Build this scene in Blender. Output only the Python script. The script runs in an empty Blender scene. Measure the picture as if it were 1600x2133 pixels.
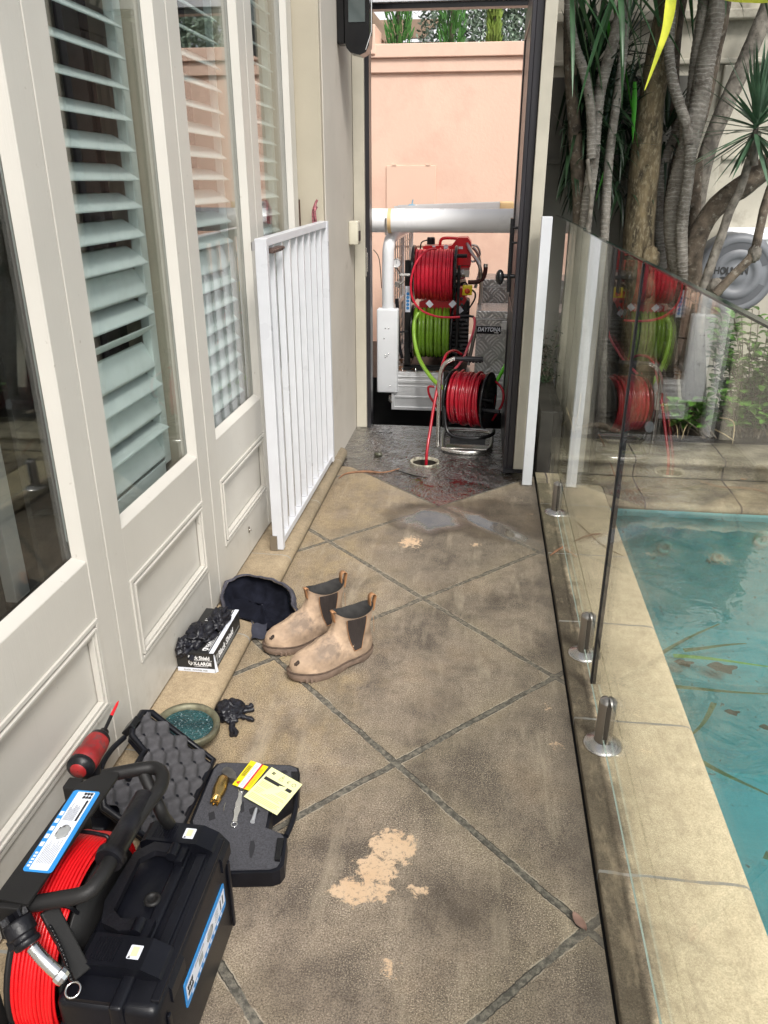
import bpy, bmesh, math, random
from mathutils import Vector, Matrix, noise
random.seed(7)
sc = bpy.context.scene
COL = sc.collection
R = math.radians
# ------------------------------------------------------------------ camera, world, sun, exposure
CH = 1.5
cam = bpy.data.cameras.new("camera"); cam_o = bpy.data.objects.new("camera", cam); COL.objects.link(cam_o)
cam_o.location = (0, 0, CH); cam_o.rotation_euler = (R(90 - 23.1), 0, R(7.15))
cam.sensor_fit = 'HORIZONTAL'; cam.sensor_width = 36; cam.lens = 36 * 1613 / 1600
cam.clip_start = .05; cam.clip_end = 2000
sc.camera = cam_o
SUN_EL, SUN_AZ = 50, 152           # azimuth clockwise from +Y: behind the viewer, to the right
w = bpy.data.worlds.new("World"); sc.world = w; w.use_nodes = True
wn = w.node_tree; bg = wn.nodes['Background']
sky = wn.nodes.new('ShaderNodeTexSky'); sky.sky_type = 'NISHITA'; sky.sun_disc = False
sky.sun_elevation = R(SUN_EL); sky.sun_rotation = R(SUN_AZ); sky.dust_density = 4; sky.air_density = 1.0
hs = wn.nodes.new('ShaderNodeHueSaturation'); hs.inputs['Saturation'].default_value = .32
wn.links.new(sky.outputs[0], hs.inputs['Color']); wn.links.new(hs.outputs[0], bg.inputs['Color'])
bg.inputs['Strength'].default_value = .13
sl = bpy.data.lights.new("sun", 'SUN'); so = bpy.data.objects.new("sun", sl); COL.objects.link(so)
sl.energy = 2.1; sl.angle = R(14); sl.color = (1, .965, .91)
sd = Vector((math.sin(R(SUN_AZ)) * math.cos(R(SUN_EL)), math.cos(R(SUN_AZ)) * math.cos(R(SUN_EL)), math.sin(R(SUN_EL))))
so.rotation_euler = sd.to_track_quat('Z', 'Y').to_euler()
sc.view_settings.view_transform = 'Standard'; sc.view_settings.look = 'None'
sc.view_settings.exposure = .55; sc.view_settings.gamma = 1
# a pixel of the photograph (1600 x 2133) on a plane X=, Y= or Z= gives a point in the place
_y, _p = R(7.15), R(-23.1)
FW = Vector((-math.sin(_y) * math.cos(_p), math.cos(_y) * math.cos(_p), math.sin(_p)))
RT = Vector((math.cos(_y), math.sin(_y), 0)); UP = RT.cross(FW)
def P(px, py, X=None, Y=None, Z=None):
    d = FW * 1613 + RT * (px - 800) - UP * (py - 1066.5)
    t = X / d.x if X is not None else Y / d.y if Y is not None else (Z - CH) / d.z
    return Vector((0, 0, CH)) + d * t
# ------------------------------------------------------------------ materials
class NT:
    def __init__(s, m): s.t = m.node_tree
    def put(s, sock, v):
        if isinstance(v, bpy.types.NodeSocket): s.t.links.new(v, sock)
        elif v is not None:
            if sock.type == 'RGBA' and len(v) == 3: v = (*v, 1)
            sock.default_value = v
    def n(s, typ, **kw):
        o = s.t.nodes.new('ShaderNode' + typ)
        for k, v in kw.items():
            if k.startswith('i_'): s.put(o.inputs[int(k[2:])] if k[2:].isdigit() else o.inputs[k[2:]], v)
            else: setattr(o, k, v)
        return o
    def m(s, op, a, b=None, c=None, clamp=False):
        o = s.n('Math', operation=op); o.use_clamp = clamp
        s.put(o.inputs[0], a)
        if b is not None: s.put(o.inputs[1], b)
        if c is not None: s.put(o.inputs[2], c)
        return o.outputs[0]
    def mr(s, v, a, b, c=0., d=1., smooth=False):
        o = s.n('MapRange'); o.clamp = True
        if smooth: o.interpolation_type = 'SMOOTHSTEP'
        for i, x in enumerate((v, a, b, c, d)): s.put(o.inputs[i], x)
        return o.outputs[0]
    def mix(s, f, a, b, mode='MIX'):
        o = s.n('Mix', data_type='RGBA', blend_type=mode)
        s.put(o.inputs[0], f); s.put(o.inputs[6], a); s.put(o.inputs[7], b); return o.outputs[2]
    def noise(s, vec, scale, detail=4, rough=.55, dist=0):
        o = s.n('TexNoise'); s.put(o.inputs['Vector'], vec); o.inputs['Scale'].default_value = scale
        o.inputs['Detail'].default_value = detail; o.inputs['Roughness'].default_value = rough
        o.inputs['Distortion'].default_value = dist; return o.outputs[0]
    def bump(s, h, strength=.3, dist=.01, normal=None):
        o = s.n('Bump'); o.inputs['Strength'].default_value = strength; o.inputs['Distance'].default_value = dist
        s.put(o.inputs['Height'], h)
        if normal is not None: s.put(o.inputs['Normal'], normal)
        return o.outputs[0]
def newmat(name):
    m = bpy.data.materials.new(name); m.use_nodes = True
    return m, NT(m), m.node_tree.nodes['Principled BSDF']
MATS = {}
def mat(name, col, rough=.5, metal=0, var=.12, vs=6, bump=.0, bs=120, col2=None, coat=0, spec=.5, dirt=None, ds=9, dt=.58, rvar=.03, stretch=None):
    if name in MATS: return MATS[name]
    m, n, b = newmat(name)
    co = n.n('TexCoord').outputs['Object']
    if stretch: co = n.n('Mapping', i_Vector=co, i_Scale=stretch).outputs[0]
    nz = n.noise(co, vs, 5)
    c2 = col2 or tuple(c * (1 - var * 1.6) for c in col); c1 = tuple(min(1, c * (1 + var * .6)) for c in col)
    c = n.mix(n.mr(nz, .3, .7), c2, c1)
    if dirt:
        c = n.mix(n.mr(n.noise(co, ds, 7, .65), dt, dt + .14), c, dirt)
    n.put(b.inputs['Base Color'], c)
    if metal < .5: n.put(b.inputs['Roughness'], n.mr(n.noise(co, min(vs, 12), 3), .3, .7, max(.02, rough - rvar), min(1, rough + rvar)))
    else: b.inputs['Roughness'].default_value = rough
    b.inputs['Metallic'].default_value = metal; b.inputs['Coat Weight'].default_value = coat
    b.inputs['Specular IOR Level'].default_value = spec
    if bump: n.put(b.inputs['Normal'], n.bump(n.noise(co, bs, 4), bump, .004))
    MATS[name] = m; return m
def glassmat(name, tint=(.93, .98, .955), f0=.045, pw=5):
    m, n, b = newmat(name); n.t.nodes.remove(b)
    g = n.n('NewGeometry')
    dot = n.n('VectorMath', operation='DOT_PRODUCT'); n.put(dot.inputs[0], g.outputs['Incoming']); n.put(dot.inputs[1], g.outputs['Normal'])
    c = n.m('ABSOLUTE', dot.outputs['Value'])
    f = n.m('MULTIPLY_ADD', n.m('POWER', n.m('SUBTRACT', 1., c), float(pw)), 1 - f0, f0)
    f = n.m('MULTIPLY', f, 1., clamp=True)
    ms = n.n('MixShader'); n.put(ms.inputs[0], f)
    n.put(ms.inputs[1], n.n('BsdfTransparent', i_Color=tint).outputs[0])
    n.put(ms.inputs[2], n.n('BsdfGlossy', i_Color=(1, 1, 1), i_Roughness=0.0).outputs[0])
    n.t.links.new(ms.outputs[0], n.t.nodes['Material Output'].inputs[0]); return m
M_paint = mat('cream_door_paint', (.56, .535, .485), .38, var=.05, vs=2, bump=.05, bs=60, dirt=(.50, .47, .41), ds=5, dt=.66)
def paintmat(m):
    n = NT(m); b = n.t.nodes['Principled BSDF']; lk = b.inputs['Base Color'].links[0].from_socket
    pos = n.n('NewGeometry').outputs['Position']; z = n.n('SeparateXYZ', i_0=pos).outputs[2]
    g = n.m('MULTIPLY', n.mr(z, .05, .34, 1., .0), n.mr(n.noise(pos, 7, 6, .7), .46, .66))
    c = n.mix(n.m('MULTIPLY', g, .38), lk, (.30, .26, .20))
    c = n.mix(n.mr(n.noise(n.n('Mapping', i_Vector=pos, i_Scale=(1, 14, 1.2)).outputs[0], 3, 6, .7), .60, .74, 0., .16), c, (.40, .37, .31))
    c = n.mix(n.mr(n.noise(pos, 48, 2, .5), .74, .78, 0., .55), c, (.28, .24, .19))
    n.put(b.inputs['Base Color'], c)
    st = n.noise(n.n('Mapping', i_Vector=pos, i_Scale=(60, 60, 5)).outputs[0], 3, 3, .6)
    n.put(b.inputs['Normal'], n.bump(n.m('ADD', st, n.m('MULTIPLY', n.noise(pos, 2.5, 2), 2.)), .10, .004))
paintmat(M_paint)
M_plaster = mat('cream_plaster', (.53, .49, .43), .8, var=.07, vs=2.5, bump=.25, bs=90, dirt=(.40, .36, .30), ds=4, dt=.62)
M_beige = mat('beige_wall_paint', (.40, .36, .28), .6, var=.06, vs=3, bump=.1)
M_gateW = mat('white_gate_paint', (.60, .61, .64), .3, var=.04, vs=8)
M_shut = mat('shutter_paint', (.78, .86, .83), .42, var=.07, vs=7, dirt=(.38, .42, .40), ds=22, dt=.72)
M_dark = mat('dark_interior', (.035, .033, .032), .8, var=.2)
M_curt = mat('grey_curtain', (.10, .095, .09), .9, var=.3, vs=5)
M_blackp = mat('black_plastic', (.006, .0065, .010), .34, spec=.32, var=.25, vs=9, bump=.12, bs=500)
M_blackm = mat('black_plastic_matt', (.014, .0135, .0135), .48, spec=.3, var=.2, vs=8, bump=.15, bs=600)
M_blackg = mat('black_gloss_metal', (.008, .008, .009), .2, spec=.4, var=.2, vs=12)
M_rubber = mat('black_rubber', (.008, .008, .011), .4, spec=.35, var=.3, vs=30, bump=.3, bs=90)
M_steel = mat('stainless_steel', (.58, .56, .53), .27, 1, var=.04, vs=4)
M_brush = mat('brushed_steel', (.46, .44, .42), .34, 1, var=.06, vs=40, stretch=(1, 1, .05))
M_chrome = mat('chrome', (.78, .78, .78), .12, 1, var=.02, vs=4)
M_alu = mat('aluminium', (.76, .77, .78), .34, .45, var=.06, vs=8)
M_aluP = mat('pale_grey_paint', (.82, .84, .86), .35, .05, var=.04, vs=5)
M_white = mat('white_truck_paint', (.86, .87, .89), .2, var=.03, coat=.3)
M_pvc = mat('white_pvc_pipe', (.95, .955, .97), .28, var=.02, vs=5)
M_redh = mat('red_hose', (.80, .022, .055), .34, var=.15, vs=30)
M_redh2 = mat('bright_red_cable', (.72, .008, .012), .3, var=.1, vs=20)
M_redw = mat('dark_red_hose', (.36, .008, .02), .25, var=.15, vs=30)
M_pinkh = mat('pale_red_hose', (.72, .10, .14), .4, var=.1, vs=30)
M_redpl = mat('red_plastic', (.66, .012, .022), .3, var=.1, vs=8)
M_green = mat('green_hose', (.19, .36, .03), .18, var=.18, vs=14)
M_green2 = mat('bright_green_hose', (.14, .62, .03), .25, var=.1, vs=14)
M_yel = mat('yellow_plastic', (.85, .68, .01), .35, var=.05)
M_orange = mat('orange_strap', (.82, .58, .30), .6, var=.1)
M_wht = mat('white_print', (.82, .82, .82), .5, var=.03)
M_blk = mat('black_print', (.02, .02, .02), .5, var=.05)
M_blue = mat('blue_print', (.03, .25, .62), .35, var=.05)
M_lab = mat('label_white', (.74, .77, .85), .35, var=.05)
M_paleyel = mat('pale_yellow_paper', (.80, .82, .42), .55, var=.05)
M_grey = mat('grey_print', (.35, .36, .36), .5)
M_redp = mat('red_print', (.6, .03, .04), .4)
M_brass = mat('brass', (.62, .42, .16), .25, 1, var=.15, vs=30)
M_foam = mat('grey_foam', (.062, .062, .072), .95, var=.25, vs=260, bump=.5, bs=400)
M_foamd = mat('cutout_shade_grey', (.02, .02, .024), .95, var=.2)
M_leather = mat('tan_leather', (.46, .33, .23), .7, var=.34, vs=14, bump=.9, bs=48, dirt=(.24, .18, .135), ds=11, dt=.50, spec=.3)
M_sole = mat('tan_sole', (.20, .14, .105), .75, var=.25, vs=30, bump=.3, bs=90)
M_elastic = mat('brown_elastic', (.035, .025, .022), .85, var=.2, vs=20, bump=.5, bs=250, stretch=(6, 6, 1))
M_strap = mat('leather_tab', (.40, .20, .09), .6, var=.15)
M_cloth = mat('charcoal_cloth', (.040, .042, .058), .92, var=.3, vs=22, bump=.5, bs=260, spec=.2)
M_clothd = mat('dark_navy_cloth', (.010, .011, .018), .95, var=.3, vs=22, bump=.4, bs=260, spec=.1)
M_leafd = mat('dark_frond', (.018, .045, .018), .38, var=.45, vs=5)
M_leafm = mat('mid_frond', (.05, .13, .05), .38, var=.4, vs=5)
M_leafb = mat('bright_frond', (.06, .30, .03), .35, var=.25, vs=5)
M_leafy = mat('yellow_frond', (.60, .60, .05), .45, var=.3, vs=16, col2=(.34, .40, .03))
M_leafs = mat('shrub_leaf', (.12, .27, .045), .4, var=.45, vs=12)
M_leafo = mat('olive_leaf', (.30, .40, .30), .5, var=.4, vs=9)
M_cyp = mat('cypress_leaf', (.07, .22, .045), .6, var=.4, vs=7)
M_cyp2 = mat('yellow_cypress_leaf', (.24, .36, .07), .6, var=.4, vs=7)
M_bark = mat('mossy_bark', (.13, .10, .055), .95, var=.5, vs=22, bump=1, bs=60, dirt=(.20, .17, .11), ds=75, dt=.50, stretch=(1, 1, .4))
M_barkg = mat('grey_bark', (.21, .19, .16), .9, var=.42, vs=20, bump=.9, bs=60, dirt=(.07, .06, .048), ds=26, dt=.52)
M_barkb = mat('brown_bark', (.125, .098, .072), .92, var=.45, vs=20, bump=.9, bs=60, dirt=(.25, .23, .19), ds=34, dt=.55)
M_deadleaf = mat('dead_leaf', (.26, .13, .07), .75, var=.25, vs=30)
M_deadp = mat('pinkish_dead_leaf', (.25, .15, .115), .7, var=.2, vs=40)
M_deadpale = mat('pale_dead_frond', (.44, .34, .20), .75, var=.25, vs=30)
M_pink = mat('salmon_render', (.79, .555, .435), .85, var=.05, vs=1.3, bump=.4, bs=45, dirt=(.72, .48, .375), ds=1.6, dt=.50)
M_pinkp = mat('salmon_panel', (.77, .54, .42), .8, var=.03, vs=1.5)
M_cream2 = mat('garden_wall_render', (.47, .445, .37), .85, var=.16, vs=1.8, bump=.3, bs=60, dirt=(.25, .235, .19), ds=2.6, dt=.56)
M_timber = mat('black_stained_timber', (.022, .020, .024), .32, var=.3, vs=12, stretch=(3, 3, .3))
M_cfr = mat('cream_frame_paint', (.45, .42, .345), .42, var=.1, vs=5, dirt=(.25, .22, .18), ds=11, dt=.68)
M_soil = mat('garden_soil', (.035, .028, .02), 1, var=.5, vs=20, bump=1, bs=40)
M_perg = mat('pergola_wood', (.42, .30, .22), .8, var=.15)
M_housew = mat('pale_far_house', (.80, .82, .86), .8, var=.05)
M_greyp = mat('grey_reel_plastic', (.155, .165, .18), .5, var=.12, vs=9)
M_greyp2 = mat('dark_grey_reel_plastic', (.085, .09, .10), .5, var=.12, vs=9)
M_asph = mat('driveway_asphalt', (.05, .05, .052), .8, var=.3, vs=20, bump=.6, bs=80)
M_vial = glassmat('clear_plastic', (.9, .93, .95), .12)
G_fence = glassmat('fence_glass', (.955, .972, .95), .022, 5)
G_door = glassmat('door_glass', (.93, .95, .945), .06, 4)
# paving, coping and step: one weathered sandstone family
def stone(name, kind):
    m, n, b = newmat(name)
    pos = n.n('NewGeometry').outputs['Position']
    sx = n.n('SeparateXYZ', i_0=pos); x, y, z = sx.outputs[0], sx.outputs[1], sx.outputs[2]
    big = n.noise(pos, 2.1, 4, .6); mid = n.noise(pos, 7, 5, .62); fine = n.noise(pos, 230, 5, .82); spk = n.noise(pos, 330, 2, .7); med = n.noise(pos, 34, 4, .65)
    buff = {'pave': (.43, .325, .215), 'cope': (.90, .76, .52), 'step': (.50, .39, .25), 'far': (.42, .37, .25), 'riser': (.44, .40, .30)}[kind]
    brown = {'pave': (.165, .132, .102), 'cope': (.68, .565, .385), 'step': (.30, .235, .155), 'far': (.13, .11, .08), 'riser': (.14, .125, .09)}[kind]
    t = n.m('ADD', n.m('MULTIPLY', big, .6), n.m('MULTIPLY', mid, .5))
    f = n.mr(t, *{'pave': (.46, .68), 'cope': (.36, .60), 'step': (.38, .62), 'far': (.46, .68), 'riser': (.44, .64)}[kind])
    c = n.mix(f, brown, buff)
    if kind == 'pave':
        r1 = n.noise(pos, 3.3, 9, .68, .25); r2 = n.noise(n.n('Mapping', i_Vector=pos, i_Scale=(2.2, .8, 1), i_Rotation=(0, 0, .12)).outputs[0], 4.2, 8, .7)
        c = n.mix(n.mr(r1, .40, .62), (.150, .122, .100), (.40, .325, .25))
        c = n.mix(n.mr(r2, .50, .68, 0., .75), c, (.47, .385, .30))
        c = n.mix(n.mr(n.noise(pos, 1.7, 5, .6), .54, .68, 0., .45), c, (.40, .275, .165))
        lf = n.m('MULTIPLY', n.mr(n.m('ADD', x, n.m('MULTIPLY', n.m('SUBTRACT', mid, .5), .9)), -.30, -.62), n.mr(y, 1.2, 1.7))
        c = n.mix(n.m('MULTIPLY', lf, n.mr(r2, .36, .60, .25, .85)), c, n.mix(mid, (.56, .44, .23), (.50, .36, .22)))
    dist = None; joint = None; wet = None; rough = .82; edge = None
    wob = n.m('MULTIPLY', n.m('SUBTRACT', n.noise(pos, 5, 4), .5), .022)
    if kind == 'pave':
        a = n.m('DIVIDE', n.m('ADD', n.m('SUBTRACT', n.m('ADD', x, y), 1.53), wob), .947)
        bb = n.m('DIVIDE', n.m('ADD', n.m('ADD', n.m('SUBTRACT', x, y), 1.892), wob), .938)
        tid = n.n('CombineXYZ'); n.put(tid.inputs[0], n.m('FLOOR', a)); n.put(tid.inputs[1], n.m('FLOOR', bb))
        wn_ = n.n('TexWhiteNoise'); n.put(wn_.inputs[0], tid.outputs[0])
        c = n.mix(n.mr(wn_.outputs[0], 0., 1., .0, .42), c, (.16, .135, .11))
        da = n.m('MULTIPLY', n.m('ABSOLUTE', n.m('SUBTRACT', n.m('FRACT', n.m('ADD', a, .5)), .5)), .67)
        db = n.m('MULTIPLY', n.m('ABSOLUTE', n.m('SUBTRACT', n.m('FRACT', n.m('ADD', bb, .5)), .5)), .663)
        dist = n.m('ADD', n.m('MINIMUM', da, db), n.m('MULTIPLY', n.m('SUBTRACT', n.noise(pos, 38, 5, .7), .5), .0095))
        # pale halo beside the joints, darker tile middles
        c = n.mix(n.m('MULTIPLY', n.mr(dist, .015, .10, 1., 0.), n.mr(mid, .4, .6, .1, .5)), c, (.42, .35, .24))
        jw = n.mr(mid, .3, .7, .0075, .0115)
        joint = n.m('LESS_THAN', dist, jw)
        edge = n.m('MULTIPLY', n.m('LESS_THAN', n.m('ABSOLUTE', n.m('SUBTRACT', dist, n.m('ADD', jw, .0015))), .0016), n.mr(n.noise(pos, 14, 3), .5, .56))
    else:
        if kind in ('cope',):
            k = n.m('DIVIDE', n.m('SUBTRACT', n.m('ADD', y, wob), 1.388), .568)
            dist = n.m('MULTIPLY', n.m('ABSOLUTE', n.m('SUBTRACT', n.m('FRACT', n.m('ADD', k, .5)), .5)), .568)
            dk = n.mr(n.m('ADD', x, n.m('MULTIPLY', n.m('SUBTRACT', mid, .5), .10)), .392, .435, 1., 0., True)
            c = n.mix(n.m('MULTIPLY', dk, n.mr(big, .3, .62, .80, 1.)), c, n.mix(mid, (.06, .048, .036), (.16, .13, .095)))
            # darker and more olive towards the garden
            c = n.mix(n.m('MULTIPLY', n.mr(y, 2.6, 3.6), .55), c, (.20, .185, .12))
        elif kind == 'step':
            k = n.m('DIVIDE', n.m('SUBTRACT', n.m('ADD', y, wob), 1.62), .62)
            dist = n.m('MULTIPLY', n.m('ABSOLUTE', n.m('SUBTRACT', n.m('FRACT', n.m('ADD', k, .5)), .5)), .62)
            c = n.mix(n.m('MULTIPLY', n.mr(y, 2.4, 4.), .6), c, (.16, .145, .11))
            c = n.mix(n.m('MULTIPLY', n.mr(z, .03, .004), .75), c, (.14, .13, .12))
        else:
            k = n.m('DIVIDE', n.m('SUBTRACT', n.m('ADD', x, wob), .857), .47)
            dist = n.m('MULTIPLY', n.m('ABSOLUTE', n.m('SUBTRACT', n.m('FRACT', n.m('ADD', k, .5)), .5)), .47)
        jw = .0045 if kind != 'step' else .003
        joint = n.m('LESS_THAN', dist, n.mr(mid, .3, .7, jw * .5, jw * 1.4))
    # grain
    c = n.mix(n.mr(fine, .40, .58, .95 if kind == 'pave' else .5, 0.), c, n.mix(1., c, (.34, .32, .30), 'MULTIPLY'))
    c = n.mix(n.mr(med, .38, .62, .30, 0.), c, n.mix(1., c, (.50, .46, .42), 'MULTIPLY'))
    kq = .30 if kind == 'cope' else .45 if kind == 'step' else 1.
    sden = n.mr(n.noise(pos, 4.5, 5, .6), .38, .62, .25, 1.)
    c = n.mix(n.m('MULTIPLY', n.mr(spk, .54, .68, 0., .85 * kq), sden), c, (.66, .55, .40))
    c = n.mix(n.mr(spk, .44, .30, 0., .75 * kq), c, (.065, .055, .045))
    if kind == 'pave':
        # worn bare patches with ragged edges
        acc = None
        for (cx, cy, rx, ry, s) in ((-.155, 1.415, .055, .055, 1), (-.185, 1.345, .05, .05, 1), (-.235, 1.275, .048, .035, 1), (-.19, 1.285, .05, .03, .9), (-.085, 1.30, .022, .02, .75), (-.275, 3.16, .05, .06, .8), (.02, 3.17, .03, .02, .62), (.27, 3.55, .02, .02, .5), (.272, 1.84, .02, .025, .45), (-.13, 1.10, .02, .03, .3), (.26, 2.02, .02, .02, .3)):
            dx = n.m('DIVIDE', n.m('SUBTRACT', x, cx), rx); dy = n.m('DIVIDE', n.m('SUBTRACT', y, cy), ry)
            d2 = n.m('ADD', n.m('MULTIPLY', dx, dx), n.m('MULTIPLY', dy, dy))
            v = n.m('MULTIPLY', n.m('SUBTRACT', 1.6, d2), s, clamp=False)
            acc = v if acc is None else n.m('MAXIMUM', acc, v)
        rag = n.m('MULTIPLY', n.m('SUBTRACT', n.noise(pos, 42, 6, .75, .4), .5), 5.2)
        pm = n.mr(n.m('ADD', acc, rag), .55, .95)
        st_ = n.noise(n.n('Mapping', i_Vector=pos, i_Scale=(9, 1.6, 1)).outputs[0], 1.6, 5, .6)
        c = n.mix(n.mr(st_, .55, .72, 0., .42), c, (.47, .395, .29))
        c = n.mix(n.m('MULTIPLY', pm, n.mr(n.noise(pos, 90, 3, .7), .34, .46, .45, 1.)), c, n.mix(mid, (.55, .345, .195), (.64, .50, .36)))
        # dark blotches
        for (cx, cy, rr) in ((.12, 2.69, .06), (-.10, 2.62, .07), (-.42, 3.16, .07), (-.08, 1.62, .09), (-.10, 2.02, .12), (.05, 1.25, .16), (-.35, 1.0, .15)):
            dd = n.m('SQRT', n.m('ADD', n.m('POWER', n.m('ABSOLUTE', n.m('SUBTRACT', x, cx)), 2.), n.m('POWER', n.m('ABSOLUTE', n.m('SUBTRACT', y, cy)), 2.)))
            c = n.mix(n.m('MULTIPLY', n.mr(n.m('ADD', dd, n.m('MULTIPLY', n.m('SUBTRACT', mid, .5), rr)), rr * .2, rr, .26, 0., True), 1.), c, (.085, .065, .048))
        # grout
        gn = n.noise(pos, 60, 4, .7)
        gcol = n.mix(n.mr(y, 1.9, 2.5), n.mix(n.mr(gn, .42, .62), (.075, .070, .058), (.20, .18, .145)), n.mix(n.mr(gn, .4, .65), (.10, .088, .070), (.23, .20, .155)))
        c = n.mix(joint, c, gcol)
        crack = n.m('MULTIPLY', n.m('LESS_THAN', n.m('ABSOLUTE', n.m('SUBTRACT', dist, n.m('MULTIPLY', jw, .9))), .0014), n.mr(n.noise(pos, 11, 3), .44, .5))
        c = n.mix(n.m('MULTIPLY', crack, .8), c, (.03, .026, .022))
        c = n.mix(n.m('MULTIPLY', edge, .5), c, (.44, .39, .31))
        # darker band along the right border
        c = n.mix(n.mr(n.m('ADD', x, n.m('MULTIPLY', wob, 2.)), .25, .315, 0., .5), c, (.10, .085, .07))
        # water: the slab before the doorway lies under dirty water, thin films run out from its corner
        e1 = n.m('SUBTRACT', n.m('SUBTRACT', n.m('ADD', x, y), 3.42), wob)          # > 0 beyond the right joint
        e2 = n.m('SUBTRACT', n.m('MULTIPLY', n.m('SUBTRACT', x, y), -1.), 3.766)      # > 0 beyond the left joint
        slab = n.m('MINIMUM', e1, e2)
        slab = n.m('MAXIMUM', slab, n.m('SUBTRACT', n.m('ADD', y, n.m('MULTIPLY', wob, 3.)), 4.12))
        slabm = n.mr(slab, 0., .008)
        def blob(cx, cy, rx, ry, rot=0, nz=.5):
            ca, sa = math.cos(rot), math.sin(rot)
            X_ = n.m('SUBTRACT', x, cx); Y_ = n.m('SUBTRACT', y, cy)
            u = n.m('DIVIDE', n.m('ADD', n.m('MULTIPLY', X_, ca), n.m('MULTIPLY', Y_, sa)), rx)
            v = n.m('DIVIDE', n.m('SUBTRACT', n.m('MULTIPLY', Y_, ca), n.m('MULTIPLY', X_, sa)), ry)
            d = n.m('SQRT', n.m('ADD', n.m('MULTIPLY', u, u), n.m('MULTIPLY', v, v)))
            return n.m('ADD', d, n.m('MULTIPLY', n.m('SUBTRACT', n.noise(pos, 9, 3), .5), nz))
        f1 = n.mr(blob(-.20, 3.43, .20, .165, .35, .8), 1.0, .45)
        f2 = n.mr(blob(.075, 3.40, .36, .075, -.775, .9), 1.0, .40)
        damp = n.mr(n.m('MINIMUM', blob(-.16, 3.45, .30, .20, .1), blob(.10, 3.47, .30, .26, -.6)), 1.05, .85)
        film = n.m('MAXIMUM', f1, f2)
        wet = n.m('MAXIMUM', slabm, film, clamp=True)
        dampall = n.m('MAXIMUM', damp, wet)
        c = n.mix(n.m('MULTIPLY', dampall, .55), c, n.mix(1., c, (.25, .22, .19), 'MULTIPLY'))
        c = n.mix(n.m('MULTIPLY', slabm, .93), c, n.mix(n.mr(mid, .45, .7), (.010, .008, .007), (.045, .03, .022)))
        rgh = n.mr(dampall, 0., 1., .85, .5)
        foamy = n.noise(pos, 34, 5, .8, 1.2)
        rgh = n.mix(wet, rgh, n.mr(foamy, .35, .65, .03, .07))
        n.put(b.inputs['Roughness'], rgh)
        hgt = n.m('ADD', n.m('MULTIPLY', n.m('ADD', fine, n.m('MULTIPLY', med, 1.2)), .6), n.m('MULTIPLY', joint, -1.2))
        nb = n.bump(hgt, .55, .006)
        ripple = n.noise(n.n('Mapping', i_Vector=pos, i_Scale=(1.5, 1, 1)).outputs[0], 17, 4, .62, 1.2)
        rs = n.m('MULTIPLY', slabm, n.m('MULTIPLY', n.mr(y, 3.60, 3.95, .10, 1.), n.mr(n.noise(pos, 6, 4, .6), .36, .58, .12, 1.)))
        hw = n.m('MULTIPLY', ripple, n.m('ADD', n.m('MULTIPLY', rs, 1.), .015))
        nw0 = n.bump(hw, 1., .017)
        tl = n.n('CombineXYZ'); n.put(tl.inputs[1], n.m('ADD', n.m('MULTIPLY', film, -.19), n.m('MULTIPLY', rs, -.05))); va = n.n('VectorMath', operation='ADD'); n.put(va.inputs[0], nw0); n.put(va.inputs[1], tl.outputs[0]); vn = n.n('VectorMath', operation='NORMALIZE'); n.put(vn.inputs[0], va.outputs[0]); nw = vn.outputs[0]
        nm = n.n('Mix', data_type='VECTOR'); n.put(nm.inputs[0], wet); n.put(nm.inputs[4], nb); n.put(nm.inputs[5], nw)
        n.put(b.inputs['Normal'], nm.outputs[1]); n.put(b.inputs['Coat Normal'], nm.outputs[1]); n.put(b.inputs['Coat Weight'], wet); b.inputs['Coat IOR'].default_value = 3.4; b.inputs['Coat Roughness'].default_value = .03
        n.put(b.inputs['Specular IOR Level'], n.mr(wet, 0., 1., .3, 1.0))
    else:
        c = n.mix(joint, c, (.30, .29, .26) if kind in ('cope', 'step') else (.06, .05, .045))
        if kind in ('far', 'riser', 'cope'):
            st = n.noise(n.n('Mapping', i_Vector=pos, i_Scale=(3, 14, 14) if kind != 'cope' else (12, 4, 10)).outputs[0], 2.2, 5, .7)
            c = n.mix(n.mr(st, .52, .7, 0., .6), c, (.085, .07, .055) if kind != 'cope' else (.42, .34, .23))
        n.put(b.inputs['Roughness'], .85)
        n.put(b.inputs['Normal'], n.bump(n.m('ADD', n.m('MULTIPLY', fine, .5), n.m('MULTIPLY', joint, -.7)), .5, .006))
        b.inputs['Specular IOR Level'].default_value = .3
    n.put(b.inputs['Base Color'], c)
    return m
M_pave = stone('sandstone_paving', 'pave'); M_cope = stone('cream_coping_stone', 'cope'); M_step = stone('step_stone', 'step')
M_far = stone('weathered_coping_stone', 'far'); M_riser = stone('planter_stone', 'riser')
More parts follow.
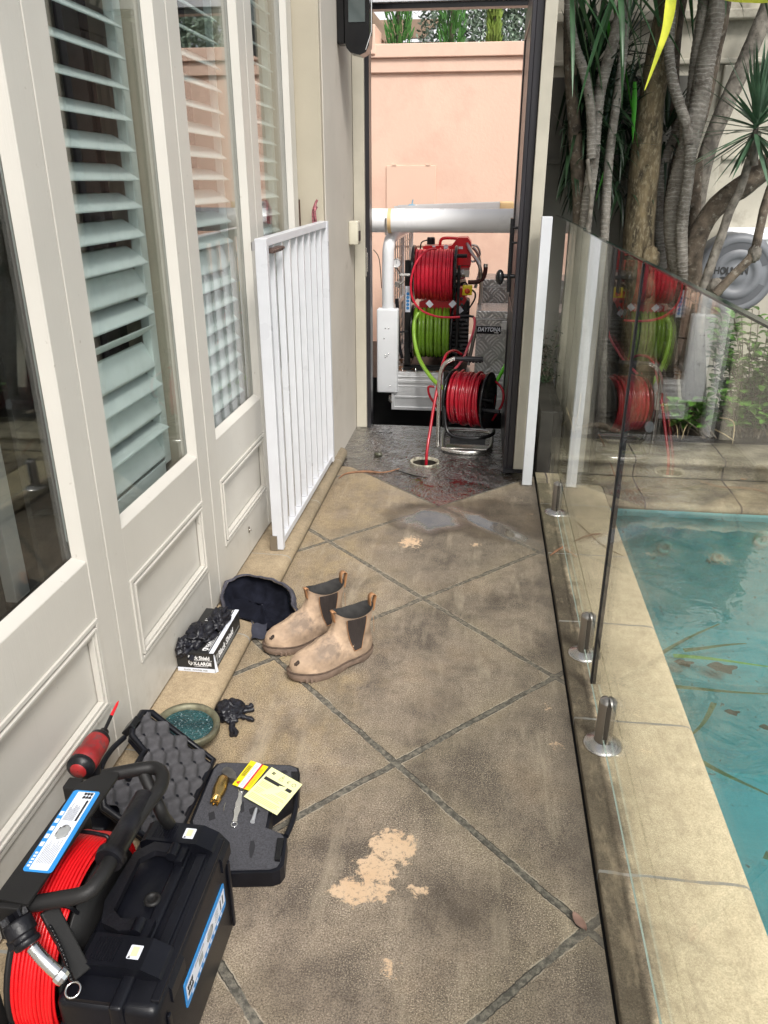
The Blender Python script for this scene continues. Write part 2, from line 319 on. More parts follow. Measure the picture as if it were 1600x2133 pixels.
def tilemat():
    m, n, b = newmat('pool_mosaic')
    pos = n.n('NewGeometry').outputs['Position']
    s = n.n('SeparateXYZ', i_0=pos)
    def g(v):
        return n.m('ABSOLUTE', n.m('SUBTRACT', n.m('FRACT', n.m('DIVIDE', v, .045)), .5))
    nor = n.n('SeparateXYZ', i_0=n.n('NewGeometry').outputs['Normal'])
    gx, gy, gz = g(s.outputs[0]), g(s.outputs[1]), g(s.outputs[2])
    gx = n.m('MULTIPLY', gx, n.m('LESS_THAN', n.m('ABSOLUTE', nor.outputs[0]), .5))
    gy = n.m('MULTIPLY', gy, n.m('LESS_THAN', n.m('ABSOLUTE', nor.outputs[1]), .5))
    gz = n.m('MULTIPLY', gz, n.m('LESS_THAN', n.m('ABSOLUTE', nor.outputs[2]), .5))
    line = n.m('GREATER_THAN', n.m('MAXIMUM', gx, n.m('MAXIMUM', gy, gz)), .44)
    c = n.mix(n.noise(pos, 1.6, 3), (.12, .47, .52), (.24, .64, .67))
    c = n.mix(n.mr(n.noise(pos, 3.2, 6, .7), .52, .66, 0., .5), c, (.04, .18, .20))
    c = n.mix(n.m('MULTIPLY', line, .32), c, (.32, .62, .64))
    c = n.mix(n.mr(n.noise(pos, 26, 3), .66, .72, 0., .8), c, (.03, .05, .04))
    n.put(b.inputs['Base Color'], c); b.inputs['Roughness'].default_value = .4
    return m
M_tile = tilemat()
def watermat():
    m, n, b = newmat('pool_water_surface'); n.t.nodes.remove(b)
    g = n.n('NewGeometry'); pos = g.outputs['Position']
    bp = n.bump(n.noise(pos, 6, 3, .5, .6), .40, .016)
    fr = n.n('Fresnel', i_IOR=1.38, i_Normal=bp)
    ms = n.n('MixShader'); n.put(ms.inputs[0], n.m('MULTIPLY', fr.outputs[0], 3.4, clamp=True))
    n.put(ms.inputs[1], n.n('BsdfTransparent', i_Color=(.42, .81, .83)).outputs[0])
    n.put(ms.inputs[2], n.n('BsdfGlossy', i_Color=(1, 1, 1), i_Roughness=0.01, i_Normal=bp).outputs[0])
    n.t.links.new(ms.outputs[0], n.t.nodes['Material Output'].inputs[0]); return m
M_water = watermat()
def checkermat():
    m, n, b = newmat('tread_plate_aluminium')
    pos = n.n('NewGeometry').outputs['Position']; nor = n.n('SeparateXYZ', i_0=n.n('NewGeometry').outputs['Normal'])
    s = n.n('SeparateXYZ', i_0=pos)
    up = n.m('GREATER_THAN', n.m('ABSOLUTE', nor.outputs[2]), .5)
    v0 = n.m('ADD', n.m('MULTIPLY', s.outputs[1], up), n.m('MULTIPLY', s.outputs[2], n.m('SUBTRACT', 1., up)))
    k45 = .7071 / .088
    u = n.m('MULTIPLY', n.m('ADD', s.outputs[0], v0), k45); v = n.m('MULTIPLY', n.m('SUBTRACT', v0, s.outputs[0]), k45)
    par = n.m('ABSOLUTE', n.m('MODULO', n.m('ADD', n.m('FLOOR', u), n.m('FLOOR', v)), 2.))
    fu = n.m('SUBTRACT', n.m('FRACT', u), .5); fv = n.m('SUBTRACT', n.m('FRACT', v), .5)
    al = n.m('ADD', n.m('MULTIPLY', fu, par), n.m('MULTIPLY', fv, n.m('SUBTRACT', 1., par)))
    ac = n.m('ADD', n.m('MULTIPLY', fv, par), n.m('MULTIPLY', fu, n.m('SUBTRACT', 1., par)))
    ac = n.m('ADD', ac, n.m('MULTIPLY', n.m('MULTIPLY', al, al), .35))
    bars = n.m('GREATER_THAN', n.m('SINE', n.m('MULTIPLY', ac, 25.2)), .1)
    inside = n.m('MULTIPLY', n.m('LESS_THAN', n.m('ABSOLUTE', ac), .46), n.m('LESS_THAN', n.m('ABSOLUTE', al), .40))
    h = n.m('MULTIPLY', bars, inside)
    c = n.mix(h, (.34, .34, .33), (.92, .92, .92))
    n.put(b.inputs['Base Color'], c); b.inputs['Metallic'].default_value = .55
    n.put(b.inputs['Roughness'], n.mr(h, 0., 1., .42, .25)); n.put(b.inputs['Normal'], n.bump(h, .8, .003))
    return m
M_check = checkermat()
def ringmat():
    m, n, b = newmat('ringed_bark')
    co = n.n('TexCoord').outputs['Object']; z = n.n('SeparateXYZ', i_0=co).outputs[2]
    zz = n.m('ADD', z, n.m('MULTIPLY', n.noise(co, 7, 4), .075))
    w_ = n.m('FRACT', n.m('DIVIDE', zz, .021)); ln = n.m('LESS_THAN', w_, n.mr(n.noise(co, 20, 2), .3, .7, .05, .32))
    c = n.mix(n.mr(n.noise(co, 12, 5, .65), .35, .65), (.10, .086, .07), (.25, .23, .20))
    c = n.mix(n.mr(n.noise(co, 45, 4, .7), .5, .68, 0., .7), c, (.33, .31, .28))
    c = n.mix(n.m('MULTIPLY', ln, n.mr(n.noise(co, 6, 3), .4, .6, .15, .6)), c, (.42, .40, .37))
    n.put(b.inputs['Base Color'], c); b.inputs['Roughness'].default_value = .9
    n.put(b.inputs['Normal'], n.bump(n.m('ADD', n.m('MULTIPLY', w_, .6), n.noise(co, 70, 3)), .8, .006)); return m
M_ring = ringmat()
def gravelmat():
    m, n, b = newmat('wet_gravel_resin')
    co = n.n('TexCoord').outputs['Object']
    v = n.n('TexVoronoi', i_Vector=co, i_Scale=150.)
    c = n.mix(n.mr(n.noise(co, 14, 4), .4, .6), (.008, .035, .04), (.02, .075, .08))
    c = n.mix(n.mr(n.noise(co, 170, 2, .6), .60, .72), c, (.30, .38, .40))  # pale flecks put the wet gravel's glints into its colour
    n.put(b.inputs['Base Color'], c); b.inputs['Roughness'].default_value = .06
    n.put(b.inputs['Normal'], n.bump(v.outputs['Distance'], .75, .006)); return m
M_gravel = gravelmat()
# ------------------------------------------------------------------ mesh helpers
def frame(o, x, y):
    x = Vector(x).normalized(); y = Vector(y); z = x.cross(y).normalized(); y = z.cross(x)
    m = Matrix((x, y, z)).transposed().to_4x4(); m.translation = Vector(o); return m
class MB:
    def __init__(s): s.v = []; s.f = []; s.sm = []
    def add(s, vs, fs, smooth=False, M=None):
        k = len(s.v)
        s.v += [tuple(M @ Vector(v)) if M is not None else tuple(v) for v in vs]
        s.f += [tuple(i + k for i in f) for f in fs]; s.sm += [smooth] * len(fs); return s
    def box(s, x0, x1, y0, y1, z0, z1, M=None):
        vs = [(x, y, z) for z in (z0, z1) for y in (y0, y1) for x in (x0, x1)]
        return s.add(vs, [(0, 2, 3, 1), (4, 5, 7, 6), (0, 1, 5, 4), (2, 6, 7, 3), (0, 4, 6, 2), (1, 3, 7, 5)], False, M)
    def rbox(s, x0, x1, y0, y1, z0, z1, r=.01, M=None, seg=3):
        bm = bmesh.new(); bmesh.ops.create_cube(bm, size=1)
        for v in bm.verts: v.co = Vector(((x0 + x1) / 2 + v.co.x * (x1 - x0), (y0 + y1) / 2 + v.co.y * (y1 - y0), (z0 + z1) / 2 + v.co.z * (z1 - z0)))
        bmesh.ops.bevel(bm, geom=bm.edges[:], offset=r, segments=seg, profile=.5, affect='EDGES')
        bm.verts.index_update(); s.add([v.co[:] for v in bm.verts], [[v.index for v in f.verts] for f in bm.faces], True, M); bm.free(); return s
    def prism(s, poly, z0, z1, M=None, smooth=False, hole=False):
        n = len(poly); vs = [(x, y, z0) for x, y in poly] + [(x, y, z1) for x, y in poly]
        fs = [(i, (i + 1) % n, (i + 1) % n + n, i + n) for i in range(n)]
        s.add(vs, fs, smooth, M)
        s.add(vs, [tuple(range(n))[::-1], tuple(range(n, 2 * n))], False, M); return s
    def tube(s, pts, r, n=8, closed=False, caps=True, M=None):
        pts = [Vector(p) for p in pts]; N = len(pts); rr = r if isinstance(r, (list, tuple)) else [r] * N
        t0 = (pts[1] - pts[0]).normalized(); up = Vector((0, 0, 1)) if abs(t0.z) < .9 else Vector((1, 0, 0))
        nrm = t0.cross(up).normalized(); vs = []; prev = t0
        for i, p in enumerate(pts):
            a = pts[(i - 1) % N] if (closed or i > 0) else p; b = pts[(i + 1) % N] if (closed or i < N - 1) else p
            t = (b - a); t = t.normalized() if t.length > 1e-9 else prev
            q = prev.rotation_difference(t); nrm = q @ nrm; nrm = (nrm - t * nrm.dot(t)).normalized(); prev = t
            bn = t.cross(nrm)
            for k in range(n):
                an = 2 * math.pi * k / n; vs.append(p + (nrm * math.cos(an) + bn * math.sin(an)) * rr[i])
        fs = []
        for i in range(N if closed else N - 1):
            j = (i + 1) % N
            for k in range(n): fs.append((i * n + k, i * n + (k + 1) % n, j * n + (k + 1) % n, j * n + k))
        s.add(vs, fs, True, M)
        if caps and not closed: s.add(vs, [tuple(range(n))[::-1], tuple(range((N - 1) * n, N * n))], False, M)
        return s
    def bar(s, a, b, r, n=8): return s.tube([a, b], r, n)
    def beam(s, a, b, w_, h_):
        a, b = Vector(a), Vector(b); d = (b - a); up = Vector((0, 0, 1)) if abs(d.normalized().z) < .95 else Vector((0, 1, 0))
        sx = d.cross(up).normalized(); M = Matrix((sx, d.normalized(), sx.cross(d.normalized()))).transposed().to_4x4(); M.translation = a
        return s.box(-w_ / 2, w_ / 2, 0, d.length, -h_ / 2, h_ / 2, M)
    def lathe(s, prof, M=None, n=24, a0=0, a1=2 * math.pi, smooth=True):
        full = abs(a1 - a0 - 2 * math.pi) < 1e-6; K = n if full else n + 1; vs = []
        for r, z in prof:
            for k in range(K):
                a = a0 + (a1 - a0) * k / n; vs.append((r * math.cos(a), r * math.sin(a), z))
        fs = []
        for i in range(len(prof) - 1):
            for k in range(n):
                k2 = (k + 1) % K; fs.append((i * K + k, i * K + k2, (i + 1) * K + k2, (i + 1) * K + k))
        return s.add(vs, fs, smooth, M)
    def grid(s, fn, nu, nv, smooth=True, flip=False):
        vs = [fn(i / nu, j / nv) for j in range(nv + 1) for i in range(nu + 1)]
        fs = [(j * (nu + 1) + i, j * (nu + 1) + i + 1, (j + 1) * (nu + 1) + i + 1, (j + 1) * (nu + 1) + i) for j in range(nv) for i in range(nu)]
        if flip: fs = [f[::-1] for f in fs]
        return s.add(vs, fs, smooth)
    def ell(s, c, rx, ry, rz, M=None, nu=20, nv=12, amp=0, fq=20, seed=0):
        c = Vector(c); vs = []
        for j in range(nv + 1):
            for i in range(nu):
                th = math.pi * j / nv; ph = 2 * math.pi * i / nu
                d = Vector((math.sin(th) * math.cos(ph), math.sin(th) * math.sin(ph), math.cos(th)))
                k = 1 + amp * noise.noise(d * fq + Vector((seed, seed, seed))) if amp else 1
                vs.append((c.x + d.x * rx * k, c.y + d.y * ry * k, c.z + d.z * rz * k))
        fs = [(j * nu + i, (j + 1) * nu + i, (j + 1) * nu + (i + 1) % nu, j * nu + (i + 1) % nu) for j in range(nv) for i in range(nu)]
        return s.add(vs, fs, True, M)
    def build(s, name, m, parent=None, bevel=0, loc=None, sub=0):
        me = bpy.data.meshes.new(name)
        o0 = Vector((0, 0, 0))
        if parent is not None: o0 = WL[parent.name]
        elif loc is not None: o0 = Vector(loc)
        me.from_pydata([tuple(Vector(v) - o0) for v in s.v], [], s.f)
        me.polygons.foreach_set('use_smooth', s.sm); me.validate(); me.update()
        me.materials.append(m)
        o = bpy.data.objects.new(name, me); COL.objects.link(o)
        if parent is not None: o.parent = parent
        else: o.location = o0
        WL[o.name] = o0 
        if bevel:
            b = o.modifiers.new('bevel', 'BEVEL'); b.width = bevel; b.segments = 2; b.limit_method = 'ANGLE'; b.angle_limit = R(40)
        if sub: q = o.modifiers.new('sub', 'SUBSURF'); q.levels = q.render_levels = sub
        return o
def parts(name, fns, m, parent, **k):
    for f in fns:
        q = MB(); f(q); q.build(name, m, parent, **k)
WL = {}
def tag(o, label=None, cat=None, group=None, kind=None):
    if label: o['label'] = label
    if cat: o['category'] = cat
    if group: o['group'] = group
    if kind: o['kind'] = kind
    return o
def thing(name, loc, label, cat, group=None):
    o = bpy.data.objects.new(name, None); COL.objects.link(o); o.location = loc; o.empty_display_size = .05
    WL[o.name] = Vector(loc); return tag(o, label, cat, group)
def struct(name, mb, m, bevel=0): return tag(mb.build(name, m, bevel=bevel), kind='structure')
def text(body, size, M, m, parent, name='lettering', align='LEFT', sx=1, bold=0, shear=0):
    cu = bpy.data.curves.new(name, 'FONT'); cu.body = body; cu.size = size; cu.align_x = align; cu.extrude = .0004
    cu.offset = bold; cu.shear = shear; cu.resolution_u = 3
    t = bpy.data.objects.new('tmp', cu); me = bpy.data.meshes.new_from_object(t)
    bpy.data.objects.remove(t); bpy.data.curves.remove(cu)
    mb = MB(); mb.add([(v.co.x * sx, v.co.y, v.co.z) for v in me.vertices], [tuple(p.vertices) for p in me.polygons], False, M)
    bpy.data.meshes.remove(me); return mb.build(name, m, parent)
def rrect(x0, x1, y0, y1, r, n=4):
    pts = []
    for cx, cy, a in ((x1 - r, y0 + r, -90), (x1 - r, y1 - r, 0), (x0 + r, y1 - r, 90), (x0 + r, y0 + r, 180)):
        for k in range(n + 1): an = R(a + 90 * k / n); pts.append((cx + r * math.cos(an), cy + r * math.sin(an)))
    return pts
def cr(pts, n=8, closed=False):
    pts = [Vector(p) for p in pts]; N = len(pts); out = []
    for i in range(N if closed else N - 1):
        g = (lambda k: pts[k % N]) if closed else (lambda k: pts[min(max(k, 0), N - 1)])
        a, b, c, d = g(i - 1), g(i), g(i + 1), g(i + 2)
        for k in range(n):
            t = k / n; out.append(.5 * (2 * b + (c - a) * t + (2 * a - 5 * b + 4 * c - d) * t * t + (3 * b - a - 3 * c + d) * t ** 3))
    if not closed: out.append(pts[-1])
    return out
# ================================================================== SETTING
mb = MB()
dc = (-.295, 4.258); rd = .082; sq = .12
x0, x1, y0, y1 = -.80, .322, -1.6, 4.97
def quad(mb, a, b, c, d, z=0): mb.add([(a, c, z), (b, c, z), (b, d, z), (a, d, z)], [(0, 1, 2, 3)])
quad(mb, x0, x1, y0, dc[1] - sq); quad(mb, x0, x1, dc[1] + sq, y1)
quad(mb, x0, dc[0] - sq, dc[1] - sq, dc[1] + sq); quad(mb, dc[0] + sq, x1, dc[1] - sq, dc[1] + sq)
N = 32; vi = []; vo = []
for k in range(N):
    a = 2 * math.pi * (k + .5) / N; ca, sa = math.cos(a), math.sin(a); q = sq / max(abs(ca), abs(sa))
    vi.append((dc[0] + rd * ca, dc[1] + rd * sa, 0)); vo.append((dc[0] + q * ca, dc[1] + q * sa, 0))
cs = [(dc[0] + sx * sq, dc[1] + sy * sq, 0) for sx, sy in ((1, 1), (-1, 1), (-1, -1), (1, -1))]
mb.add(vi + vo, [(k, N + k, N + (k + 1) % N, (k + 1) % N) for k in range(N)])
for ci, k in enumerate((3, 11, 19, 27)): mb.add([vo[k], cs[ci], vo[k + 1]], [(0, 1, 2)])
mb.add([(x0, y1, 0), (x1, y1, 0), (x1, y1, -.7), (x0, y1, -.7)], [(0, 1, 2, 3)])
struct('paving', mb, M_pave)
# coping along the pool: slab with a rounded nose over the water
prof = [(.331, -.05), (.331, .012), (.334, .016), (.645, .016), (.662, .013), (.674, .004), (.679, -.008), (.676, -.022), (.664, -.032), (.64, -.036), (.64, -1.3)]
mb = MB(); vs = []
for y in (-1.6, 3.95):
    vs += [(px, y, pz) for px, pz in prof]
n = len(prof); mb.add(vs, [(i, i + 1, n + i + 1, n + i) for i in range(n - 1)][::1], True)
struct('pool_coping', mb, M_cope)
mb = MB(); mb.box(.322, .331, -1.6, 4.1, -.05, -.012); struct('path_joint', mb, mat('dark_joint', (.012, .011, .01), .95))
prof = [(4.125, .010), (3.78, .010), (3.762, .007), (3.750, -.002), (3.745, -.014), (3.75, -.028), (3.765, -.036), (3.79, -.038)]
mb = MB(); vs = []
for x in (.676, 5.2): vs += [(x, py, pz + .002 * math.sin(x)) for py, pz in prof]
n = len(prof); mb.add(vs, [(i, i + 1, n + i + 1, n + i) for i in range(n - 1)], True)
mb.add([(.331, 3.95, .012), (.676, 3.95, .012), (.676, 4.125, .012), (.331, 4.125, .012)], [(0, 1, 2, 3)])
struct('pool_coping', mb, M_far)
# pool shell and water
mb = MB(); fl = -1.25
mb.add([(.64, -1.6, fl), (5.2, -1.6, fl), (5.2, 3.79, fl), (.64, 3.79, fl)], [(0, 1, 2, 3)])
mb.add([(.64, 3.79, fl), (5.2, 3.79, fl), (5.2, 3.79, -.03), (.64, 3.79, -.03)], [(0, 1, 2, 3)])
mb.add([(5.2, -1.6, fl), (5.2, 3.79, fl), (5.2, 3.79, 0), (5.2, -1.6, 0)], [(0, 1, 2, 3)])
mb.add([(.64, -1.6, fl), (5.2, -1.6, fl), (5.2, -1.6, 0), (.64, -1.6, 0)], [(0, 1, 2, 3)])
mb.box(.64, 5.19, 3.28, 3.789, fl, -.72)
struct('pool_floor', mb, M_tile)
mb = MB(); mb.add([(.641, -1.6, -.06), (5.2, -1.6, -.06), (5.2, 3.789, -.06), (.641, 3.789, -.06)], [(0, 1, 2, 3)])
struct('pool_water', mb, M_water)
mb = MB(); mb.box(5.2, 7.5, -1.6, 4.1, -.3, .012); mb.box(-.8, 7.5, -4.5, -1.6, -.3, .005); struct('terrace', mb, M_pave)
mb = MB()
Zg = -.66
for a, b, c, d in ((-400, 400, 4.975, 600), (-400, -6, -400, 4.975), (7.5, 400, -400, 4.975), (-6, 7.5, -400, -4.5)):
    mb.add([(a, c, Zg), (b, c, Zg), (b, d, Zg), (a, d, Zg)], [(0, 1, 2, 3)])
struct('driveway', mb, M_asph)
# stone step under the folding doors
prof = [(-.96, .05), (-.790, .05), (-.772, .047), (-.760, .039), (-.754, .027), (-.756, .012), (-.762, .006), (-.762, -.03)]
mb = MB(); vs = []; n = len(prof)
ys = [-1.6, 4.26, 4.31, 4.335, 4.345]; sh = [0, 0, .006, .02, .045]
for y, s_ in zip(ys, sh): vs += [(px - (s_ if px > -.9 else 0), y, pz - s_ * .3) for px, pz in prof]
mb.add(vs, [(j * n + i, j * n + i + 1, (j + 1) * n + i + 1, (j + 1) * n + i) for j in range(len(ys) - 1) for i in range(n - 1)][::1], True)
mb.add(vs[-n:], [tuple(range(n))])
struct('stone_step', mb, M_step)
# ================================================================== HOUSE
house = thing('house', (-.95, 2, 0), 'cream house side with folding glazed doors and louvred shutters along the path', 'house')
XW = -.92
mb = MB()
mb.box(-1.10, -.80, 4.06, 4.97, -.1, 2.9)                 # plaster return wall by the gateway
mb.build('wall', M_plaster, house, bevel=.006)
mb = MB(); mb.box(-1.10, -.803, 4.015, 4.058, .052, 2.9); mb.box(-1.0, -.925, 3.985, 4.012, .052, 2.9); mb.build('pilaster', M_beige, house, bevel=.003)
mb = MB(); mb.box(-1.2, -.86, -1.6, 4.97, 2.92, 4.2); mb.box(-1.2, -.90, -1.6, 4.01, 2.52, 2.915); mb.box(-6, -1.21, -1.6, 4.97, 3.0, 4.2)
mb.build('upper_wall', M_plaster, house)
mb = MB()   # dim room behind the glass
mb.box(-3.0, -2.95, -1.6, 4.97, -.05, 2.9); mb.box(-2.95, -1.02, -1.6, 4.97, .0, .04); mb.box(-2.95, -.93, -1.6, 4.97, 2.6, 2.65)
mb.box(-2.95, -1.0, -1.65, -1.6, 0, 2.9); mb.box(-2.95, -1.1, 4.02, 4.06, 0, 2.9)
mb.build('room', M_dark, house)
mb = MB()
for k in range(16):
    y = .9 + k * .19; 
    if k % 3 != 1: mb.box(-1.62 - .02 * (k % 2), -1.60, y, y + .13, .05, 2.5)
mb.build('curtain', M_curt, house)
def door_leaf(ya, yb, closed_dark=False):
    zt = 2.48; z0 = .062; st = .095
    mb = MB(); T = -.962
    for a, b in ((ya, ya + st), (yb - st, yb)): mb.box(T, XW, a, b, z0, zt)
    for a, b in ((.50, .655), (z0, .235), (2.38, zt)): mb.box(T, XW - .0015, ya + st, yb - st, a, b)
    mb.box(T + .008, XW - .016, ya + st, yb - st, .235, .50)
    d = mb.build('door', M_paint, house, bevel=.0025)
    mb = MB(); a, b = ya + st, yb - st                    # glazing bead, chamfered towards the pane
    def ring(a, b, c, e, w1, x_out, x_in):
        O = [(x_out, a, c), (x_out, b, c), (x_out, b, e), (x_out, a, e)]; I = [(x_in, a + w1, c + w1), (x_in, b - w1, c + w1), (x_in, b - w1, e - w1), (x_in, a + w1, e - w1)]
        mb.add(O + I, [(k, (k + 1) % 4, 4 + (k + 1) % 4, 4 + k) for k in range(4)])
    ring(a, b, .655, 2.38, .02, XW - .002, XW - .026)
    mb.build('glazing_bead', M_paint, d)
    mb = MB()
    for (w0, w1, xo) in ((0, .012, .004), (.018, .026, .007), (.026, .036, .002)):
        c, e, p, q = a + w0, b - w0, .235 + w0, .50 - w0; t = w1 - w0; xa, xb = XW - .014, XW + xo
        mb.box(xa, xb, c, e, p, p + t); mb.box(xa, xb, c, e, q - t, q); mb.box(xa, xb, c, c + t, p + t, q - t); mb.box(xa, xb, e - t, e, p + t, q - t)
    mb.build('panel_moulding', M_paint, d, bevel=.0015)
    mb = MB(); mb.box(XW - .032, XW - .027, a + .015, b - .015, .67, 2.365); mb.build('glass_pane', G_door, d)
    return d
edges = [.115, .895, 1.668, 2.442, 3.225, 3.985]
doors = [door_leaf(edges[i] + .002, edges[i + 1] - .002) for i in range(5)]
mb = MB(); mb.box(-.972, -.966, -1.6, 3.98, .05, 2.5)
for y in edges[1:-1]: mb.box(-.958, -.934, y - .0015, y + .0015, .06, 2.48)
mb = MB()
for y in edges[1:-1]: mb.box(-.950, -.930, y - .0018, y + .0018, .062, 2.48)
mb.build('door_seal', mat('dark_seal', (.06, .045, .035), .8), house)
mb = MB(); mb.box(-.99, -.80 - .14, -1.6, .11, .05, 2.5); mb.box(-.98, -.925, -1.6, 3.98, 2.485, 2.53); mb.build('door_frame', M_paint, house)
# bolt keep on the third leaf
mb = MB(); p = P(518, 1103, X=XW); mb.box(XW, XW + .004, p.y - .006, p.y + .006, p.z - .012, p.z + .012); mb.bar((XW, p.y, p.z), (XW + .012, p.y, p.z), .004)
mb.build('door_bolt', M_steel, doors[3])
def blade(mb, ya, yb, xc, zc, ang, w_=.088):
    # elliptical louvre, outer edge low when ang > 0
    n = 10; M = Matrix.Translation((xc, 0, zc)) @ Matrix.Rotation(ang, 4, 'Y')
    pts = [(w_ / 2 * math.cos(2 * math.pi * k / n), .0048 * math.sin(2 * math.pi * k / n)) for k in range(n)]
    vs = [(px, y, pz) for y in (ya, yb) for px, pz in pts]
    mb.add(vs, [(k, (k + 1) % n, n + (k + 1) % n, n + k) for k in range(n)], True, M)
    mb.add(vs, [tuple(range(n)), tuple(range(n, 2 * n))[::-1]], False, M)
def shutter(ya, yb, mode):
    mb = MB()
    for a, b in ((ya, ya + .05), (yb - .05, yb)): mb.box(-1.045, -1.017, a, b, .64, 2.42)
    mb.box(-1.045, -1.017, ya + .05, yb - .05, .60, .655); mb.box(-1.045, -1.017, ya + .05, yb - .05, 2.36, 2.42)
    sh = mb.build('shutter', M_shut, house, bevel=.002)
    mb = MB(); pit = .0745; z = .705; i = 0
    odd = {0: 68, 1: 12, 2: 60, 3: 28, 4: 66, 5: -32, 6: 30, 7: 62}
    while z < 2.33:
        a = 34 + 3 * math.sin(i * 1.7)
        if mode == 2: a = odd.get(i, a - .9 * max(0, i - 8))
        if mode == 3: a = 30 + 4 * math.sin(i * 2.1); a = 66 if i == 7 else a
        if mode == 4: a = 26
        blade(mb, ya + .053, yb - .053, -1.031, z, R(a)); z += pit; i += 1
    mb.build('louvre_blades', M_shut, sh)
shutter(1.70, 2.36, 2); shutter(2.48, 3.19, 3); shutter(3.26, 3.95, 4)
mb = MB(); mb.box(-1.045, -1.017, 1.42, 1.475, .62, 2.42); mb.build('shutter', mat('grey_frame_painted_shade', (.22, .22, .21), .5), house, bevel=.002)  # shutter paint copied in a darker grey that carries its shade
mb = MB()
for y in edges[3:-1]: mb.box(-1.12 if y > 1.7 else -1.0, -.9640, y - (.075 if y > 1.7 else .02), y + .03, .06, 2.5)
mb.build('mullion', M_beige, house, bevel=.003)
# ================================================================== GATEWAY
gw = thing('doorway', (-.28, 4.95, 0), 'cream timber doorway frame with its dark door standing open onto the driveway', 'doorway')
mb = MB(); mb.box(-.797, -.730, 4.90, 5.0, .0, 2.9); mb.build('door_frame', M_cfr, gw, bevel=.003)
mb = MB(); mb.box(.205, .30, 4.985, 5.08, 0, 2.9); mb.build('door_frame', M_cfr, gw, bevel=.003)
mb = MB(); mb.box(-.729, -.704, 4.925, 5.02, .0, 2.37); mb.build('door_stop', M_timber, gw)
mb = MB(); mb.box(-.729, .30, 4.93, 5.0, 2.368, 2.393); mb.build('lintel', M_timber, gw)
mb = MB(); mb.box(-.729, .30, 4.90, 5.02, 2.396, 2.56); mb.build('fascia', M_gateW, gw)
mb = MB(); p = P(755, 535, X=-.73); mb.box(-.7299, -.722, 4.905, 4.945, .96, 1.13); mb.box(-.7215, -.716, 4.91, 4.935, .99, 1.10); mb.build('strike_plate', M_steel, gw, bevel=.002)
# open leaf: dark outer cladding, cream inner face and edge
mb = MB()
mb.box(.170, .205, 4.09, 4.99, .03, 2.33)
for a, b in ((4.075, 4.19), (4.88, 4.99)): mb.box(.150, .1695, a, b, .03, 2.33)
for a, b in ((.03, .28), (.70, .86), (2.2, 2.33)): mb.box(.151, .1695, 4.19, 4.88, a, b)
for k in range(7): mb.box(.158, .1695, 4.195 + k * .098, 4.285 + k * .098, .28, .70)
for k in range(7): mb.box(.158, .1695, 4.195 + k * .098, 4.285 + k * .098, .86, 2.2)
lf = mb.build('door', M_timber, gw, bevel=.003)
mb = MB(); mb.box(.2055, .262, 4.06, 4.985, .028, 2.335); mb.build('cream_facing', M_cfr, lf, bevel=.003)
mb = MB(); p = P(1078, 480, X=.12)
mb.box(.112, .127, 4.10, 4.16, .985, 1.335); mb.bar((.12, 4.13, 1.29), (.152, 4.13, 1.29), .006); mb.bar((.12, 4.13, 1.22), (.152, 4.13, 1.22), .006); hp = mb.build('handle_plate', M_blackg, lf, bevel=.01)
mb = MB(); mb.bar((.15, 4.12, 1.06), (.085, 4.12, 1.06), .010); mb.ell((.075, 4.12, 1.055), .022, .032, .038); mb.build('knob', M_blackg, lf)
mb = MB(); mb.box(.2625, .2665, 4.075, 4.10, .95, 1.09); mb.build('lock_plate', M_brush, lf)
mb = MB(); mb.box(.150, .262, 4.05, 4.0595, .03, .05); mb.build('weather_strip', M_rubber, lf)
# ================================================================== wall fittings
t = thing('wall_lantern', P(728, 60, Y=4.5), 'black wall lantern with a curved base high beside the doorway', 'wall light')
c = P(726, 40, Y=4.5)
cx, cy, cz = -.70, 4.5, 2.10
mb = MB(); 
poly = [(-.055, .045), (-.048, .02), (-.03, .0), (.02, -.012), (.05, .0), (.066, .03), (.07, .08), (.07, .50), (-.055, .50)]
mb.prism(poly, -.055, .055, frame((cx, cy, cz), (1, 0, 0), (0, 0, 1))); mb.box(-.799, -.757, 4.46, 4.54, 2.14, 2.6); mb.build('body', M_blackg, t, bevel=.006)
mb = MB(); mb.box(cx - .035, cx + .048, cy - .060, cy - .0555, cz + .13, cz + .47); mb.build('glass_pane', mat('lantern_glass', (.10, .12, .12), .05, .3), t)
mb = MB(); mb.tube([(cx + .079, cy - .05, cz + .5), (cx + .079, cy - .05, cz + .09), (cx + .05, cy - .055, cz + .01)], .004, 6); mb.build('chrome_trim', M_chrome, t)
t = thing('intercom_box', (-.79, 4.78, 1.22), 'small cream intercom box on the plaster wall left of the doorway', 'intercom')
mb = MB(); mb.rbox(-.799, -.745, 4.72, 4.82, 1.16, 1.29, .006); mb.build('body', mat('aged_cream_plastic', (.55, .52, .42), .45), t)
mb = MB(); mb.box(-.7449, -.741, 4.745, 4.80, 1.18, 1.235); mb.build('button', M_blackp, t)
